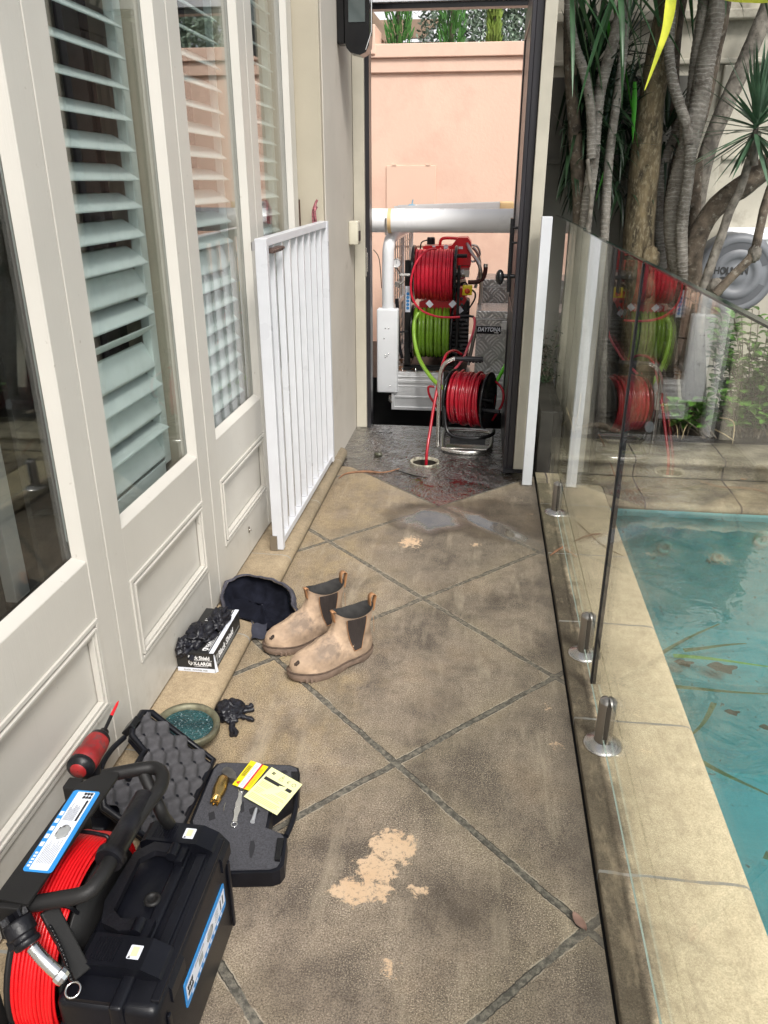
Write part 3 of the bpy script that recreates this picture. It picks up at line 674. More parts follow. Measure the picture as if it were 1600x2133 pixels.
# ================================================================== white gate leaning against the doors
t = thing('pool_gate', (-.82, 3.45, .05), 'white metal bar gate folded back flat against the folding doors', 'gate')
def gp(y, z): return Vector((-.818 + .014 * (y - 2.93), y, z + .012 * (y - 2.9)))
mb = MB(); y0g, y1g = 2.915, 4.0; zt, zb = 1.295, .072
mb.beam(gp(y0g, .054), gp(y0g, zt + .014), .045, .032); mb.beam(gp(y1g, .06), gp(y1g, zt + .014), .045, .032)
mb.beam(gp(y0g + .017, zt), gp(y1g - .017, zt), .035, .03); mb.beam(gp(y0g + .017, zb + .01), gp(y1g - .017, zb + .01), .035, .03)
mb.build('gate_frame', M_gateW, t, bevel=.002)
for k in range(1, 9):
    y = y0g + (y1g - y0g) * k / 9
    mb = MB(); mb.beam(gp(y, zb + .026), gp(y, zt - .016), .026, .020); mb.build('gate_bar', M_gateW, t, bevel=.0015)
mb = MB(); a = gp(y0g + .10, 1.272); mb.box(a.x + .012, a.x + .032, y0g + .03, y0g + .19, 1.255, 1.272); mb.bar((a.x + .03, y0g + .02, 1.264), (a.x + .03, y0g + .2, 1.264), .006)
mb.build('gate_latch', mat('rusty_steel', (.22, .15, .13), .5, .6, var=.5, vs=60), t)
parts('hinge', [lambda q: q.box(-.842, -.838, 2.86, 2.92, 1.27, 1.30), lambda q: q.box(-.85, -.82, 2.893, 2.897, .052, .12)], M_brush, t)


mb = MB(); mb.box(-.921, -.916, 3.99, 4.0, 1.18, 1.42)
tag(mb.build('rod', mat('rusty_rod', (.10, .05, .035), .7, .2, var=.5, vs=60), loc=(-.92, 4, 1.2)), 'thin rusty rod upright behind the top of the white gate', 'rod')
mb = MB()
for dx, dy, h, s in ((0, 0, .10, 1), (.012, .004, .085, -1), (.004, .008, .07, .3)): mb.tube(cr([(-.84 + dx, 3.94 + dy, 1.31), (-.842 + dx, 3.94 + dy + .01 * s, 1.33 + h * .4), (-.83 + dx + .01 * s, 3.95, 1.32 + h)], 4), .006, 6)
tag(mb.build('pegs', mat('faded_red_plastic', (.38, .12, .14), .6, var=.5, vs=80), loc=(-.84, 3.94, 1.31)), 'bunch of faded red plastic ties stuck behind the gate corner', 'ties')
# gate post
t = thing('gate_post', (.277, 3.965, 0), 'square white post standing on the paving beside the open dark door', 'post')
mb = MB(); mb.box(.252, .302, 3.94, 3.99, .004, 1.35); mb.build('post', M_gateW, t, bevel=.002)
mb = MB(); mb.box(.247, .307, 3.935, 3.995, 0, .006); mb.build('base_plate', M_brush, t)
# ================================================================== glass fence
labs = ['large clear glass fence panel nearest the camera along the pool', 'middle clear glass fence panel between the near panel and the planter', 'far clear glass fence panel standing over the planter end beside the door']
for (a, b), lb in zip(((-.2, 2.088), (2.106, 3.478), (3.492, 4.93)), labs):
    mb = MB(); zb = .05 if a < 3.3 else .02
    if a > 3.3: mb.prism([(a, .05), (4.02, .05), (4.06, .13), (b, .13), (b, 1.318), (a, 1.318)], .394, .406, Matrix(((0, 0, 1, 0), (1, 0, 0, 0), (0, 1, 0, 0), (0, 0, 0, 1))))
    else: mb.box(.394, .406, a, b, zb, 1.312)
    o = tag(mb.build('glass_panel', G_fence, loc=(.4, (a + b) / 2, .05)), lb, 'glass panel', 'frameless glass pool fence panels')
    zt_ = 1.318 if a > 3.3 else 1.312; mb = MB(); mb.box(.3935, .4065, a, b, zt_, zt_ + .004); mb.build('polished_edge', mat('dark_glass_edge', (.02, .035, .03), .12), o)
    if a < 3.3: mb = MB(); mb.box(.3935, .3975, a, b, zb - .003, zb - .0002); mb.build('polished_edge', mat('pale_glass_edge', (.40, .48, .44), .15), o)
for y, lb in ((1.845, 'stainless glass clamp nearest the camera with wide round flange'), (2.311, 'stainless glass clamp second from the camera, just past the dark panel joint'), (3.55, 'stainless glass clamp farthest away near the white post'), (.6, None)):
    if lb is None: continue
    t = thing('fence_spigot', (.40, y, .015), lb, 'glass clamp', 'steel clamps holding the glass fence')
    mb = MB()
    for s in (-1, 1):
        a0 = -math.pi / 2 if s > 0 else math.pi / 2; a0 += .20; a1 = a0 + math.pi - .40
        mb.lathe([(.0245, .0), (.0245, .145), (.0235, .150), (.012, .158), (.003, .160)], Matrix.Translation((.40, y, .018)), 18, a0, a1)
        mb.box(.40 + s * .0065 - (.001 if s < 0 else 0), .40 + s * .0065 + (.001 if s > 0 else 0), y - .0235, y + .0235, .018, .165)
    mb.build('body', M_brush, t)
    mb = MB(); mb.lathe([(.056, .0005), (.056, .003), (.05, .008), (.034, .014), (.026, .018)], Matrix.Translation((.40, y, .016)), 32); mb.build('flange', M_steel, t)
    mb = MB()
    mb.box(.3935, .4065, y - .0240, y + .0240, .05, .162); mb.build('gasket', M_rubber, t)
# added dark strip standing in for the second panel's dark glass edge
mb = MB(); mb.box(.3912, .4065, 2.0895, 2.1045, .05, 1.312)
tag(mb.build('glass_edge_strip', M_rubber, loc=(.4, 2.097, .05)), 'thin added strip standing in for the dark glass edge in the fence joint', 'glass edge strip')
# drain
t = thing('floor_drain', (dc[0], dc[1], 0), 'open round floor drain in the wet paving before the doorway', 'drain')
mb = MB(); mb.lathe([(rd + .003, -.002), (rd + .003, .005), (rd - .006, .005), (rd - .008, -.012)], Matrix.Translation((*dc, 0)), 36); mb.build('rim', mat('stained_pvc', (.45, .42, .33), .45, var=.4, vs=30, dirt=(.08, .07, .05), ds=40, dt=.5), t)
mb = MB(); mb.lathe([(.001, -.14), (rd - .009, -.14), (rd - .009, -.0125)], Matrix.Translation((*dc, 0)), 24); mb.build('sump', M_soil, t)
# ================================================================== garden wall, planter
t = thing('garden_wall', (1.9, 5.4, 0), 'tall cream rendered garden wall with a moulded cornice behind the trees', 'garden wall')
mb = MB(); mb.box(.31, 7.5, 5.3, 5.5, -.7, 2.75); mb.build('wall', M_cream2, t)
mb = MB(); mb.box(.31, 7.5, 5.24, 5.2995, 2.335, 2.385); mb.box(.31, 7.5, 5.27, 5.2995, 2.12, 2.15); mb.box(.31, 7.5, 5.20, 5.52, 2.70, 2.79); mb.build('cornice', M_cream2, t, bevel=.008)
mb = MB()
for xa, xb in ((1.30, 1.36), (2.3, 2.36)): mb.box(xa, xb, 5.27, 5.2995, .1, 2.115)
for xa, xb in ((1.365, 2.295),): mb.box(xa, xb, 5.28, 5.2995, 1.62, 1.65); mb.box(xa, xb, 5.28, 5.2995, .98, 1.0)
mb.build('pilaster', M_cream2, t, bevel=.008)
t = thing('side_wall', (.45, 5.1, 0), 'boarded wall with shade painted into its grey between the doorway and the glass fence', 'wall')
mb = MB(); mb.box(.31, 1.1, 5.14, 5.235, -.7, 2.05); mb.build('wall', mat('grey_wall_painted_shade', (.17, .165, .145), .85, var=.12, vs=3, bump=.15, dirt=(.10, .1, .085), ds=4), t)  # shadowed stretch of wall: tree shade put into its dark grey
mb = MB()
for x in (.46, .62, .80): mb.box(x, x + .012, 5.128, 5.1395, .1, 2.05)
mb.box(.31, 1.1, 5.11, 5.1395, 1.60, 1.625); mb.build('batten', mat('grey_wall_painted_shade'  , (.2, .2, .2)), t)
t = thing('planter', (2, 4.6, 0), 'long weathered stone planter edge at the far end of the pool', 'planter')
prof = [(4.135, .012), (4.135, .082), (4.128, .086), (4.108, .092), (4.104, .104), (4.108, .118), (4.125, .126), (4.42, .128), (4.43, .10)]
mb = MB(); vs = []; n = len(prof)
for x in (.41, .47, 5.2): vs += [(x, py, pz) for py, pz in prof]
mb.add(vs, [(j * n + i, j * n + i + 1, (j + 1) * n + i + 1, (j + 1) * n + i) for j in range(2) for i in range(n - 1)], False)
mb.add([(.41, py, pz) for py, pz in prof] + [(.41, 4.43, .0), (.41, 4.135, 0)], [tuple(range(n + 2))])
mb.build('stone_edge', M_riser, t)
mb = MB()
mb.grid(lambda u, v: (.43 + u * 5, 4.42 + v * .85, .10 + .03 * noise.noise(Vector((u * 30, v * 6, 0)))), 90, 16); mb.build('soil', M_soil, t)
mb = MB(); mb.box(.335, .405, 4.13, 5.12, 0, .36); mb.build('end_board', mat('dark_wet_board', (.03, .027, .022), .6, var=.4, vs=9), t, bevel=.004)
# pool return fittings on the far wall
for (px, py, s), lb in zip(((1385, 1140, 1), (1590, 1122, 1.15), (1495, 1160, .8)), ('round white pool jet under water, leftmost on the far wall', 'round white pool jet under water at the right edge of the photo', 'faint round white pool fitting between the two brighter jets')):
    c = P(px, py, Y=3.785); t = thing('pool_jet', c, lb, 'pool jet')
    M = frame(c, (1, 0, 0), (0, 0, 1)) @ Matrix.Scale(s, 4)
    M = Matrix.Translation(c) @ Matrix.Rotation(R(90), 4, 'X') @ Matrix.Scale(s, 4)
    mb = MB(); mb.lathe([(.038, -.0), (.038, .008), (.03, .012), (.018, .012), (.016, .004)], M, 24); mb.build('ring', mat('dull_white_plastic', (.55, .6, .58), .5), t)
    mb = MB(); mb.lathe([(.001, .006), (.0155, .006)], M, 16); mb.build('nozzle', M_grey, t)
# ================================================================== OUTSIDE: salmon wall, trees, house
t = thing('boundary_wall', (-.4, 7.7, Zg), 'salmon pink rendered boundary wall across the driveway behind the truck', 'boundary wall')
mb = MB(); mb.box(-7, 7, 7.6, 7.85, Zg, 2.52); mb.build('wall', M_pink, t)
mb = MB(); mb.box(-7, 7, 7.545, 7.90, 2.475, 2.578); mb.box(-7, 7, 7.572, 7.5995, 2.365, 2.4745); mb.build('coping', M_pink, t, bevel=.006)
mb = MB(); a, b = P(805, 345, Y=7.59), P(906, 432, Y=7.59); mb.box(a.x, b.x, 7.585, 7.5995, .95, a.z); mb.build('access_panel', M_pinkp, t, bevel=.003)
mb = MB(); mb.box(a.x + .05, a.x + .09, 7.58, 7.60, a.z, a.z + .012); mb.box(b.x - .09, b.x - .05, 7.58, 7.60, a.z, a.z + .012); mb.build('hinge', M_pinkp, t)
mb = MB(); mb.box(-1.6, -1.02, 7.53, 7.95, 2.50, 2.72); mb.build('pier', M_pink, t, bevel=.006)
mb = MB(); mb.add([(-7, 7.86, 2.45), (7, 7.86, 2.45), (7, 12, 2.55), (-7, 12, 2.55)], [(0, 1, 2, 3)]); struct('raised_garden', mb, M_soil)
def cypress(px, wpx, Y, label, m, h=1.7):
    c = P(px, 96, Y=Y); r = wpx / 2 * Y / 1613 * 1.04; t = thing('cypress_tree', (c.x, Y, 2.46), label, 'cypress', 'slim cypresses behind the salmon wall')
    mb = MB(); mb.tube([(c.x, Y, 2.46), (c.x, Y, 2.46 + h * .9)], [.02, .004], 6); mb.build('trunk', M_barkb, t)
    mb = MB()
    for k in range(1500):
        u = random.random(); z = 2.46 + u * h; rr = r * (1 - max(0, u - .55) / .45 * .92) * (.75 + .25 * min(1, u * 8)); a = random.random() * 6.283; q = rr * math.sqrt(random.random()) * (1 + .18 * noise.noise(Vector((a * 2, z * 5, px))))
        p = Vector((c.x + q * math.cos(a), Y + q * math.sin(a), z)); d = Vector((math.cos(a) * .35, math.sin(a) * .35, 1)).normalized(); s = d.cross(Vector((random.random() - .5, random.random() - .5, random.random() - .5))).normalized()
        L = .05 + .04 * random.random(); W = .008
        mb.add([p - s * W, p + s * W, p + d * L * .6 + s * W * .8, p + d * L, p + d * L * .6 - s * W * .8], [(0, 1, 2, 3, 4)])
    mb.build('crown', m, t)
cypress(830, 46, 8.05, 'dark green slim cypress behind the salmon wall, leftmost of three', M_cyp)
cypress(940, 44, 8.05, 'dark green slim cypress behind the middle of the salmon wall', M_cyp)
cypress(1028, 22, 8.02, 'smallest yellowish cypress behind the salmon wall on the right', M_cyp2, 1.0)
t = thing('olive_hedge', (.3, 8.8, 2.48), 'silvery green olive hedge behind the right end of the salmon wall', 'hedge')
mb = MB()
for k in range(16): 
    x = -.55 + k * .16; mb.tube(cr([(x, 8.8, 2.46), (x + random.uniform(-.1, .1), 8.75, 2.9), (x + random.uniform(-.2, .2), 8.7, 3.5)], 4), [.012] * 9, 5)
mb.build('branches', M_barkg, t)
mb = MB()
for k in range(17000):
    x = random.uniform(-.75, 1.4); z = 2.46 + random.random() ** .8 * 1.1
    if x < -.1 and random.random() > .40 + .6 * (x + .75) / .65: continue
    y = 8.8 - .32 * math.sqrt(random.random()) * (1 + .5 * noise.noise(Vector((x * 5, z * 5, 0)))) + random.uniform(0, .25)
    p = Vector((x, y, z)); d = Vector((random.gauss(0, 1), random.gauss(0, .6) - .3, random.gauss(.5, 1))).normalized(); s = d.cross(Vector((random.random() - .5, random.random() - .5, random.random() - .5))).normalized()
    L, W = .060, .0115
    mb.add([p, p + d * L * .5 + s * W, p + d * L, p + d * L * .5 - s * W], [(0, 1, 2, 3)])
mb.build('foliage', M_leafo, t)
t = thing('pergola', (-1.2, 9.2, 2.5), 'pale timber pergola beams with scrolled ends behind the salmon wall', 'pergola')
def beam_scroll(x0, x1, y, z):
    h = .13; poly = [(x0, z), (x1, z), (x1 + .04, z + .05), (x1 + .035, z + .075), (x1 + .09, z + .09), (x1 + .12, z + h), (x1 + .14, z + h + .01), (x1 + .14, z + h + .04), (x0, z + h + .04)]
    mb = MB(); mb.prism(poly, -.03, .03, Matrix(((1, 0, 0, 0), (0, 0, 1, y), (0, 1, 0, 0), (0, 0, 0, 1)))); mb.build('rafter', M_perg, t)
for i, (y, z) in enumerate(((9.0, 2.62), (9.0, 3.1), (9.5, 2.9))): beam_scroll(-2.2, [-.62, -.95, -.75][i], y, z)
mb = MB(); mb.beam((-1.6, 8.4, 3.35), (-.75, 9.6, 2.45), .06, .12); mb.beam((-1.5, 9.6, 2.4), (-1.5, 9.6, 3.6), .1, .1); mb.build('post', M_perg, t)
t = thing('far_house', (-.3, 12, 2.5), 'pale white house wall with a grey window far behind the cypresses', 'house')
mb = MB(); mb.box(-2.6, 1.4, 12.2, 14, 2.0, 6.5); mb.build('wall', M_housew, t)
mb = MB(); a = P(880, 30, Y=12.17); mb.box(a.x - .02, a.x + .16, 12.16, 12.1995, a.z - .9, a.z - .15); mb.build('window', M_grey, t)
# ================================================================== TRUCK
YT = 5.40
t = thing('utility_truck', (-.2, 6.2, Zg), 'white tray back utility truck parked across the driveway beyond the doorway', 'truck')
truck = t
mb = MB(); mb.rbox(-3.2, -.795, 5.46, 5.80, -.25, 1.16, .12, seg=6); mb.rbox(-3.1, -1.22, 5.7, 7.15, -.25, 1.13, .12); mb.rbox(-2.8, -1.3, 5.6, 7.0, 1.0, 1.22, .09); mb.build('cab', M_white, t)
mb = MB(); mb.tube(cr([P(778, 520, Y=5.455), P(790, 540, Y=5.455), P(795, 600, Y=5.455)], 5), .003, 5); mb.build('cab_seam', M_blk, t)
mb = MB(); mb.box(-.64, 2.2, YT + .03, 7.1, .20, .235); mb.build('tray_deck', M_alu, t)
mb = MB(); mb.box(-.64, 2.2, YT - .005, YT + .03, .205, .262); mb.box(-.64, 2.2, YT - .012, YT + .03, .228, .236)
mb.build('edge_rail', M_alu, t, bevel=.002)
a = P(816, 790, Y=YT); b = P(816, 852, Y=YT); zt, zb = a.z, b.z
mb = MB(); xa = a.x; mb.box(xa, 2.1, YT, YT + .028, zb, zt)
for (p, q, d) in ((zt - .022, zt, .010), (zb + .085, zb + .10, .006), (zb, zb + .022, .010), (zt - .05, zt - .042, .004)): mb.box(xa, 2.1, YT - d, YT, p, q)
mb.box(xa, xa + .022, YT - .012, YT, zb + .022, zt - .022); ds_ = mb.build('drop_side', M_alu, t, bevel=.003)
mb = MB(); mb.box(xa - .02, xa, YT - .006, YT + .01, zb + .06, zb + .1); mb.bar((xa - .015, YT - .012, zb + .08), (xa + .0, YT - .012, zb + .05), .008); mb.build('latch', M_steel, ds_)
# corner post: flat pressed lower part and round bent tube above
a, b = P(789, 650, Y=YT), P(831, 817, Y=YT)
mb = MB(); mb.rbox(P(786, 700, Y=YT).x, P(830, 700, Y=YT).x, YT - .03, YT + .05, .115, .70, .012); mb.build('corner_post', M_aluP, t)
mb = MB(); xc = P(808, 600, Y=YT + .01).x
for dx, dz in ((-.012, .57), (.012, .57), (-.02, .5), (.0, .38), (-.012, .385), (.01, .395), (-.012, .37), (.022, .17)): mb.ell((xc + dx, YT - .032, dz), .005, .004, .005, nu=8, nv=6)
mb.build('rivet', M_chrome, t)
mb = MB(); mb.tube(cr([(xc, YT + .02, .68), (xc, YT + .02, 1.0), (xc + .006, YT + .045, 1.12), (xc + .03, YT + .16, 1.185), (xc + .05, YT + .5, 1.19), (xc + .05, 7.0, 1.19)], 8), .040, 14); mb.build('bent_tube', M_aluP, t)
# headboard with mesh
XH = -.645
mb = MB()
for z in (1.13, .66, .28): mb.beam((XH, YT + .08, z), (XH, 7.05, z), .03, .03)
for y in (YT + .09, 6.3, 7.04): mb.beam((XH, y, .26), (XH, y, 1.14), .03, .03)
mb.build('headboard', M_alu, t); mb = MB(); mb.box(XH - .004, XH, YT + .08, 7.04, .28, .64)
for z in (.34, .41, .48, .55): mb.box(XH, XH + .008, YT + .1, 7.04, z, z + .03)
mb.build('headboard_panel', M_brush, t)
mb = MB()
for k in range(1, 11): mb.bar((XH, YT + .09 + k * .15, .67), (XH, YT + .09 + k * .15, 1.13), .004, 5)
for k in range(1, 6): mb.bar((XH, YT + .09, .66 + k * .08), (XH, 7.04, .66 + k * .08), .004, 5)
mb.build('mesh', M_brush, t)
mb = MB(); mb.box(-3, 2.2, YT + .2, 7.0, -.42, .17); mb.build('chassis', M_blackm, t)
mb = MB(); mb.lathe([(.02, -.11), (.26, -.11), (.33, -.08), (.33, .08), (.26, .11), (.02, .11)], Matrix.Translation((1.2, YT + .15, Zg + .33)) @ Matrix.Rotation(R(90), 4, 'X'), 32); mb.build('wheel', M_rubber, t)
mb = MB()
for k in range(46):
    x = random.uniform(-.62, -.2); y = YT + random.uniform(.04, .5); p = Vector((x, y, .24 + random.random() * .012)); a = random.random() * 6.28; d = Vector((math.cos(a), math.sin(a), .2)) * .03; s = Vector((-math.sin(a), math.cos(a), .3)) * .012
    mb.add([p - d, p + s + Vector((0, 0, .006)), p + d, p - s], [(0, 1, 2, 3)])
tag(mb.build('leaf_litter', M_deadleaf, loc=(-.4, YT + .2, .24)), 'brown dead leaves lying on the truck tray in front of the hose reels', 'leaves', kind='stuff')
for k, (px, py) in enumerate(((866, 758), (839, 762))):
    p = P(px, py + 6, Y=YT + .09); t2 = thing('wing_nut', (p.x, p.y, .236), ['silver wing nut on the tray in front of the green hose reel', 'thin bolt standing at the left end of the tray near the post'][k], 'bolt')
    mb = MB(); mb.lathe([(.018, 0), (.018, .010), (.006, .014), (.006, .035), (.001, .037)] if k == 0 else [(.008, 0), (.003, .004), (.003, .03), (.001, .03)], Matrix.Translation((p.x, p.y, .236)), 12); mb.build('bolt', M_chrome, t2)
# pipe on the rack
a, b = P(780, 458, Y=YT + .02), P(1064, 460, Y=YT + .02)
t = thing('conduit_pipe', ((a.x + b.x) / 2, YT + .02, a.z), 'thick white pipe lying lengthwise across the truck above the hose reels', 'pipe')
zc = (P(900, 438, Y=YT).z + P(900, 483, Y=YT).z) / 2
mb = MB(); mb.tube([(-2.6, YT + .02, zc - .004), (2.4, YT + .02, zc + .010)], .0745, 32); mb.build('pipe', M_pvc, t)

mb = MB(); xs = P(812, 458, Y=YT).x; mb.lathe([(.0765, -.012), (.0765, .012)], Matrix.Translation((xs, YT + .02, zc)) @ Matrix.Rotation(R(90), 4, 'Y') @ Matrix.Rotation(R(0), 4, 'Z'), 32); st = mb.build('strap', M_orange, t)
mb = MB(); mb.box(xs - .024, xs - .014, YT - .062, YT - .045, zc - .085, zc + .02); mb.build('bracket', M_brush, t)
# ladder on the far side
a, b = P(838, 432, Y=6.95), P(1070, 430, Y=6.95)
t = thing('ladder', (a.x, 6.95, 1.25), 'aluminium ladder with an orange end cap lying behind the white pipe', 'ladder')
mb = MB(); zl = 1.30
mb.beam((-.75, 6.95, zl - .01), (.10, 6.95, zl + .02), .03, .06); mb.beam((-.75, 6.65, zl - .01), (.10, 6.65, zl + .02), .03, .06); mb.build('rail', M_alu, t)
mb = MB()
for k in range(5): mb.bar((-.6 + k * .18, 6.65, zl), (-.6 + k * .18, 6.95, zl + .01), .015, 8)
mb.build('rung', M_alu, t)
mb = MB(); mb.rbox(.09, .20, 6.62, 6.98, zl - .012, zl + .052, .008); mb.build('end_cap', M_orange, t)
t = thing('clamp', (-.52, 6.8, 1.33), 'small blue and silver clamp standing above the white pipe', 'clamp')
p = P(858, 428, Y=6.9); mb = MB(); mb.ell((p.x, 6.9, p.z - .01), .04, .02, .02, amp=.3, fq=3); mb.bar((p.x, 6.9, p.z), (p.x + .008, 6.9, p.z + .045), .006, 6); mb.build('body', mat('faded_blue', (.2, .38, .5), .5), t)
# tool boxes of tread plate
def toolbox(x0, x1, yf, yb, z0, z1, zl, label, lug=True):
    t = thing('tool_box', ((x0 + x1) / 2, (yf + yb) / 2, z0), label, 'tool box')
    mb = MB(); mb.box(x0 + .004, x1 - .004, yf + .004, yb, z0, zl - .006); mb.build('body', M_check, t, bevel=.003)
    mb = MB(); mb.box(x0, x1, yf, yb + .004, zl, z1); mb.build('lid', M_check, t, bevel=.004)
    mb = MB(); mb.box(x0 + .002, x1 - .002, yf - .004, yf + .02, zl - .0055, zl - .0005); mb.build('seal', M_alu, t)
    return t
z1 = P(1020, 648, Y=5.47).z; zl = P(1020, 664, Y=5.47).z
tb = toolbox(P(990, 700, Y=5.47).x, .52, 5.47, 5.86, .236, z1, zl, 'near tread plate aluminium tool box with a black name badge on the tray')
a, b = P(993, 679, Y=5.47), P(1043, 696, Y=5.47)
mb = MB(); mb.prism(rrect(a.x, b.x, b.z, a.z, .004), 0, .004, Matrix(((1, 0, 0, 0), (0, 0, -1, 5.4735), (0, 1, 0, 0), (0, 0, 0, 1)))); bd = mb.build('badge', M_blackp, tb)
XZ = lambda x, y, z: Matrix(((1, 0, 0, x), (0, 0, -1, y), (0, 1, 0, z), (0, 0, 0, 1)))
text('DAYTONA', .040, XZ(a.x + .006, 5.4685, b.z + .017), M_lab, bd, sx=.80, bold=.0012, shear=.25)
mb = MB(); mb.box(b.x - .045, b.x - .015, 5.4685, 5.469, b.z + .006, b.z + .011); mb.build('underline', M_wht, bd)
parts('latch', [lambda q: q.box(.13, .23, 5.455, 5.4735, zl - .07, zl - .012), lambda q: q.box(.15, .23, 5.45, 5.4695, zl + .006, zl + .035)], M_alu, tb, bevel=.003)
z1 = P(1020, 582, Y=6.2).z; zl = P(1020, 597, Y=6.2).z
toolbox(P(1003, 600, Y=6.2).x, .6, 6.2, 6.62, .236, z1, zl, 'farther tread plate tool box behind the near one on the tray')
# ================================================================== JETTER with two hose reels
def coil(mb, c, r, x0, x1, turns, hr, jit=.0, seed=1, seg=26, lean=0):
    rnd = random.Random(seed); pts = []
    N = int(turns * seg)
    for i in range(N + 1):
        a = 2 * math.pi * i / seg; u = i / N
        x = x0 + (x1 - x0) * u + jit * math.sin(a * .5 + seed) * (1 if seed % 2 else -1) * .5
        rr = r + jit * .6 * noise.noise(Vector((i * .05, seed, 0)))
        pts.append((x + lean * math.sin(a), c[1] + rr * math.cos(a), c[2] + rr * math.sin(a)))
    mb.tube(pts, hr, 8)
RX = lambda c: Matrix.Translation(c) @ Matrix.Rotation(R(90), 4, 'Y')
t = thing('jetting_machine', (-.3, 5.9, .236), 'petrol drain jetting machine with red and green hose reels on the tray', 'jetting machine')
YR = 5.72
cR = Vector(((P(862, 575, Y=YR).x + P(944, 575, Y=YR).x) / 2, YR, P(900, 575, Y=YR - .1).z)); xl, xr = P(862, 575, Y=YR - .15).x, P(944, 575, Y=YR - .15).x
rR = .155
def drum(name, c, xl, xr, rf, hose, layers, hr, rr):
    mb = MB()
    for x, s in ((xl - .012, 1), (xr + .012, 1)):
        mb.lathe([(.02, -.004), (rf - .02, -.004), (rf, -.010), (rf + .004, 0), (rf, .010), (rf - .02, .004), (.02, .004)], RX((x, c[1], c[2])), 40)
    mb.lathe([(rr - .07, xl - c[0]), (rr - .07, xr - c[0])], RX(c), 24); mb.bar((xl - .05, c[1], c[2]), (xr + .05, c[1], c[2]), .016)
    d = mb.build(name, M_blackg, t)
    mb = MB(); n = max(3, (xr - xl) / (2 * hr)); 
    for L in range(layers):
        coil(mb, c, rr - L * hr * 1.7, xl + .004 + hr * (L % 2), xr - .004 - hr * (L % 2), n - (L % 2), hr, jit=.006 if layers > 1 else .004, seed=3 + L, lean=.002)
    coil(mb, c, rr + hr * 1.2, xl + (xr - xl) * .55, xr - .012, 4, hr, jit=.03, seed=4) if hose is M_redh else None
    mb.build('hose', hose, d)
    return d
d1 = drum('upper_hose_reel', cR, xl, xr, .195, M_redh, 2, .0075, .165)
cG = Vector(((xl + xr) / 2 - .008, YR, P(900, 700, Y=YR - .16).z - .0)); 
d2 = drum('lower_hose_reel', cG, xl - .002, xr - .012, .19, M_green, 1, .0148, .168)
mb = MB(); p = P(960, 533, Y=YR - .1); mb.bar((xr + .01, YR - .1, p.z), (xr + .09, YR - .1, p.z), .013); mb.build('crank_handle', M_rubber, d1)
mb = MB()
for x in (P(850, 600, Y=5.6).x, P(948, 700, Y=5.6).x + .012):
    mb.beam((x, 5.60, .24), (x, 5.60, 1.0 if x < -.4 else .97), .045 if x < -.4 else .020, .03); mb.beam((x, 5.60, .26), (x, 6.3, .26), .04, .03); mb.beam((x, 5.60, cR.z), (x, YR, cR.z), .03, .03); mb.beam((x, 5.60, cG.z), (x, YR, cG.z), .03, .03)
mb.beam((-.56, 5.60, .26), (-.2, 5.60, .26), .03, .03); mb.box(-.56, -.10, 5.57, 6.3, .237, .262)
mb.build('frame', M_blackm, t, bevel=.003)
x = P(850, 600, Y=5.58).x
mb = MB(); mb.box(x - .018, x + .018, 5.578, 5.583, P(850, 650, Y=5.58).z, P(850, 596, Y=5.58).z); lb = mb.build('warning_label', M_lab, t)
mb = MB()
for k in range(5): mb.lathe([(.001, .0008), (.011, .0008)], Matrix.Translation((x, 5.5775, P(850, 612 + k * 7.4, Y=5.58).z)) @ Matrix.Rotation(R(90), 4, 'X'), 12)
mb.build('print', M_blue, lb)
# gauge and taps on the left
p = P(826, 548, Y=5.52); mb = MB(); Mg = Matrix.Translation(p) @ Matrix.Rotation(R(90), 4, 'X')
mb.lathe([(.001, -.02), (.028, -.02), (.031, -.01), (.031, .006), (.027, .008), (.026, .003)], Mg, 28); g = mb.build('pressure_gauge', M_steel, t)
mb = MB(); mb.lathe([(.001, .0035), (.026, .0035)], Mg, 24); mb.build('dial', M_wht, g)
mb = MB(); mb.box(p.x - .001, p.x + .001, p.y - .0045, p.y - .004, p.z - .004, p.z + .018); mb.build('needle', M_blk, g)
mb = MB(); q = P(833, 572, Y=5.54); mb.bar((p.x, 5.52, p.z - .03), (q.x, 5.54, q.z), .008); mb.bar((q.x, 5.54, q.z), (q.x + .09, 5.54, q.z), .012); mb.bar((q.x, 5.54, q.z), (q.x - .005, 5.54, q.z - .09), .008)
q2 = P(827, 592, Y=5.53); mb.box(q2.x - .016, q2.x + .016, 5.52, 5.55, q2.z - .018, q2.z + .018); mb.bar((q2.x + .02, 5.54, q2.z), (q2.x + .05, 5.54, q2.z + .02), .006); mb.build('valve', M_steel, t, bevel=.003)
mb = MB(); mb.tube(cr([P(827, 622, Y=5.5), P(830, 680, Y=5.5), P(832, 720, Y=5.52), P(838, 745, Y=5.55)], 6), .012, 8); mb.tube(cr([P(850, 690, Y=5.53), P(830, 692, Y=5.53)], 3), .006, 6); mb.build('inlet_hose', M_rubber, t)
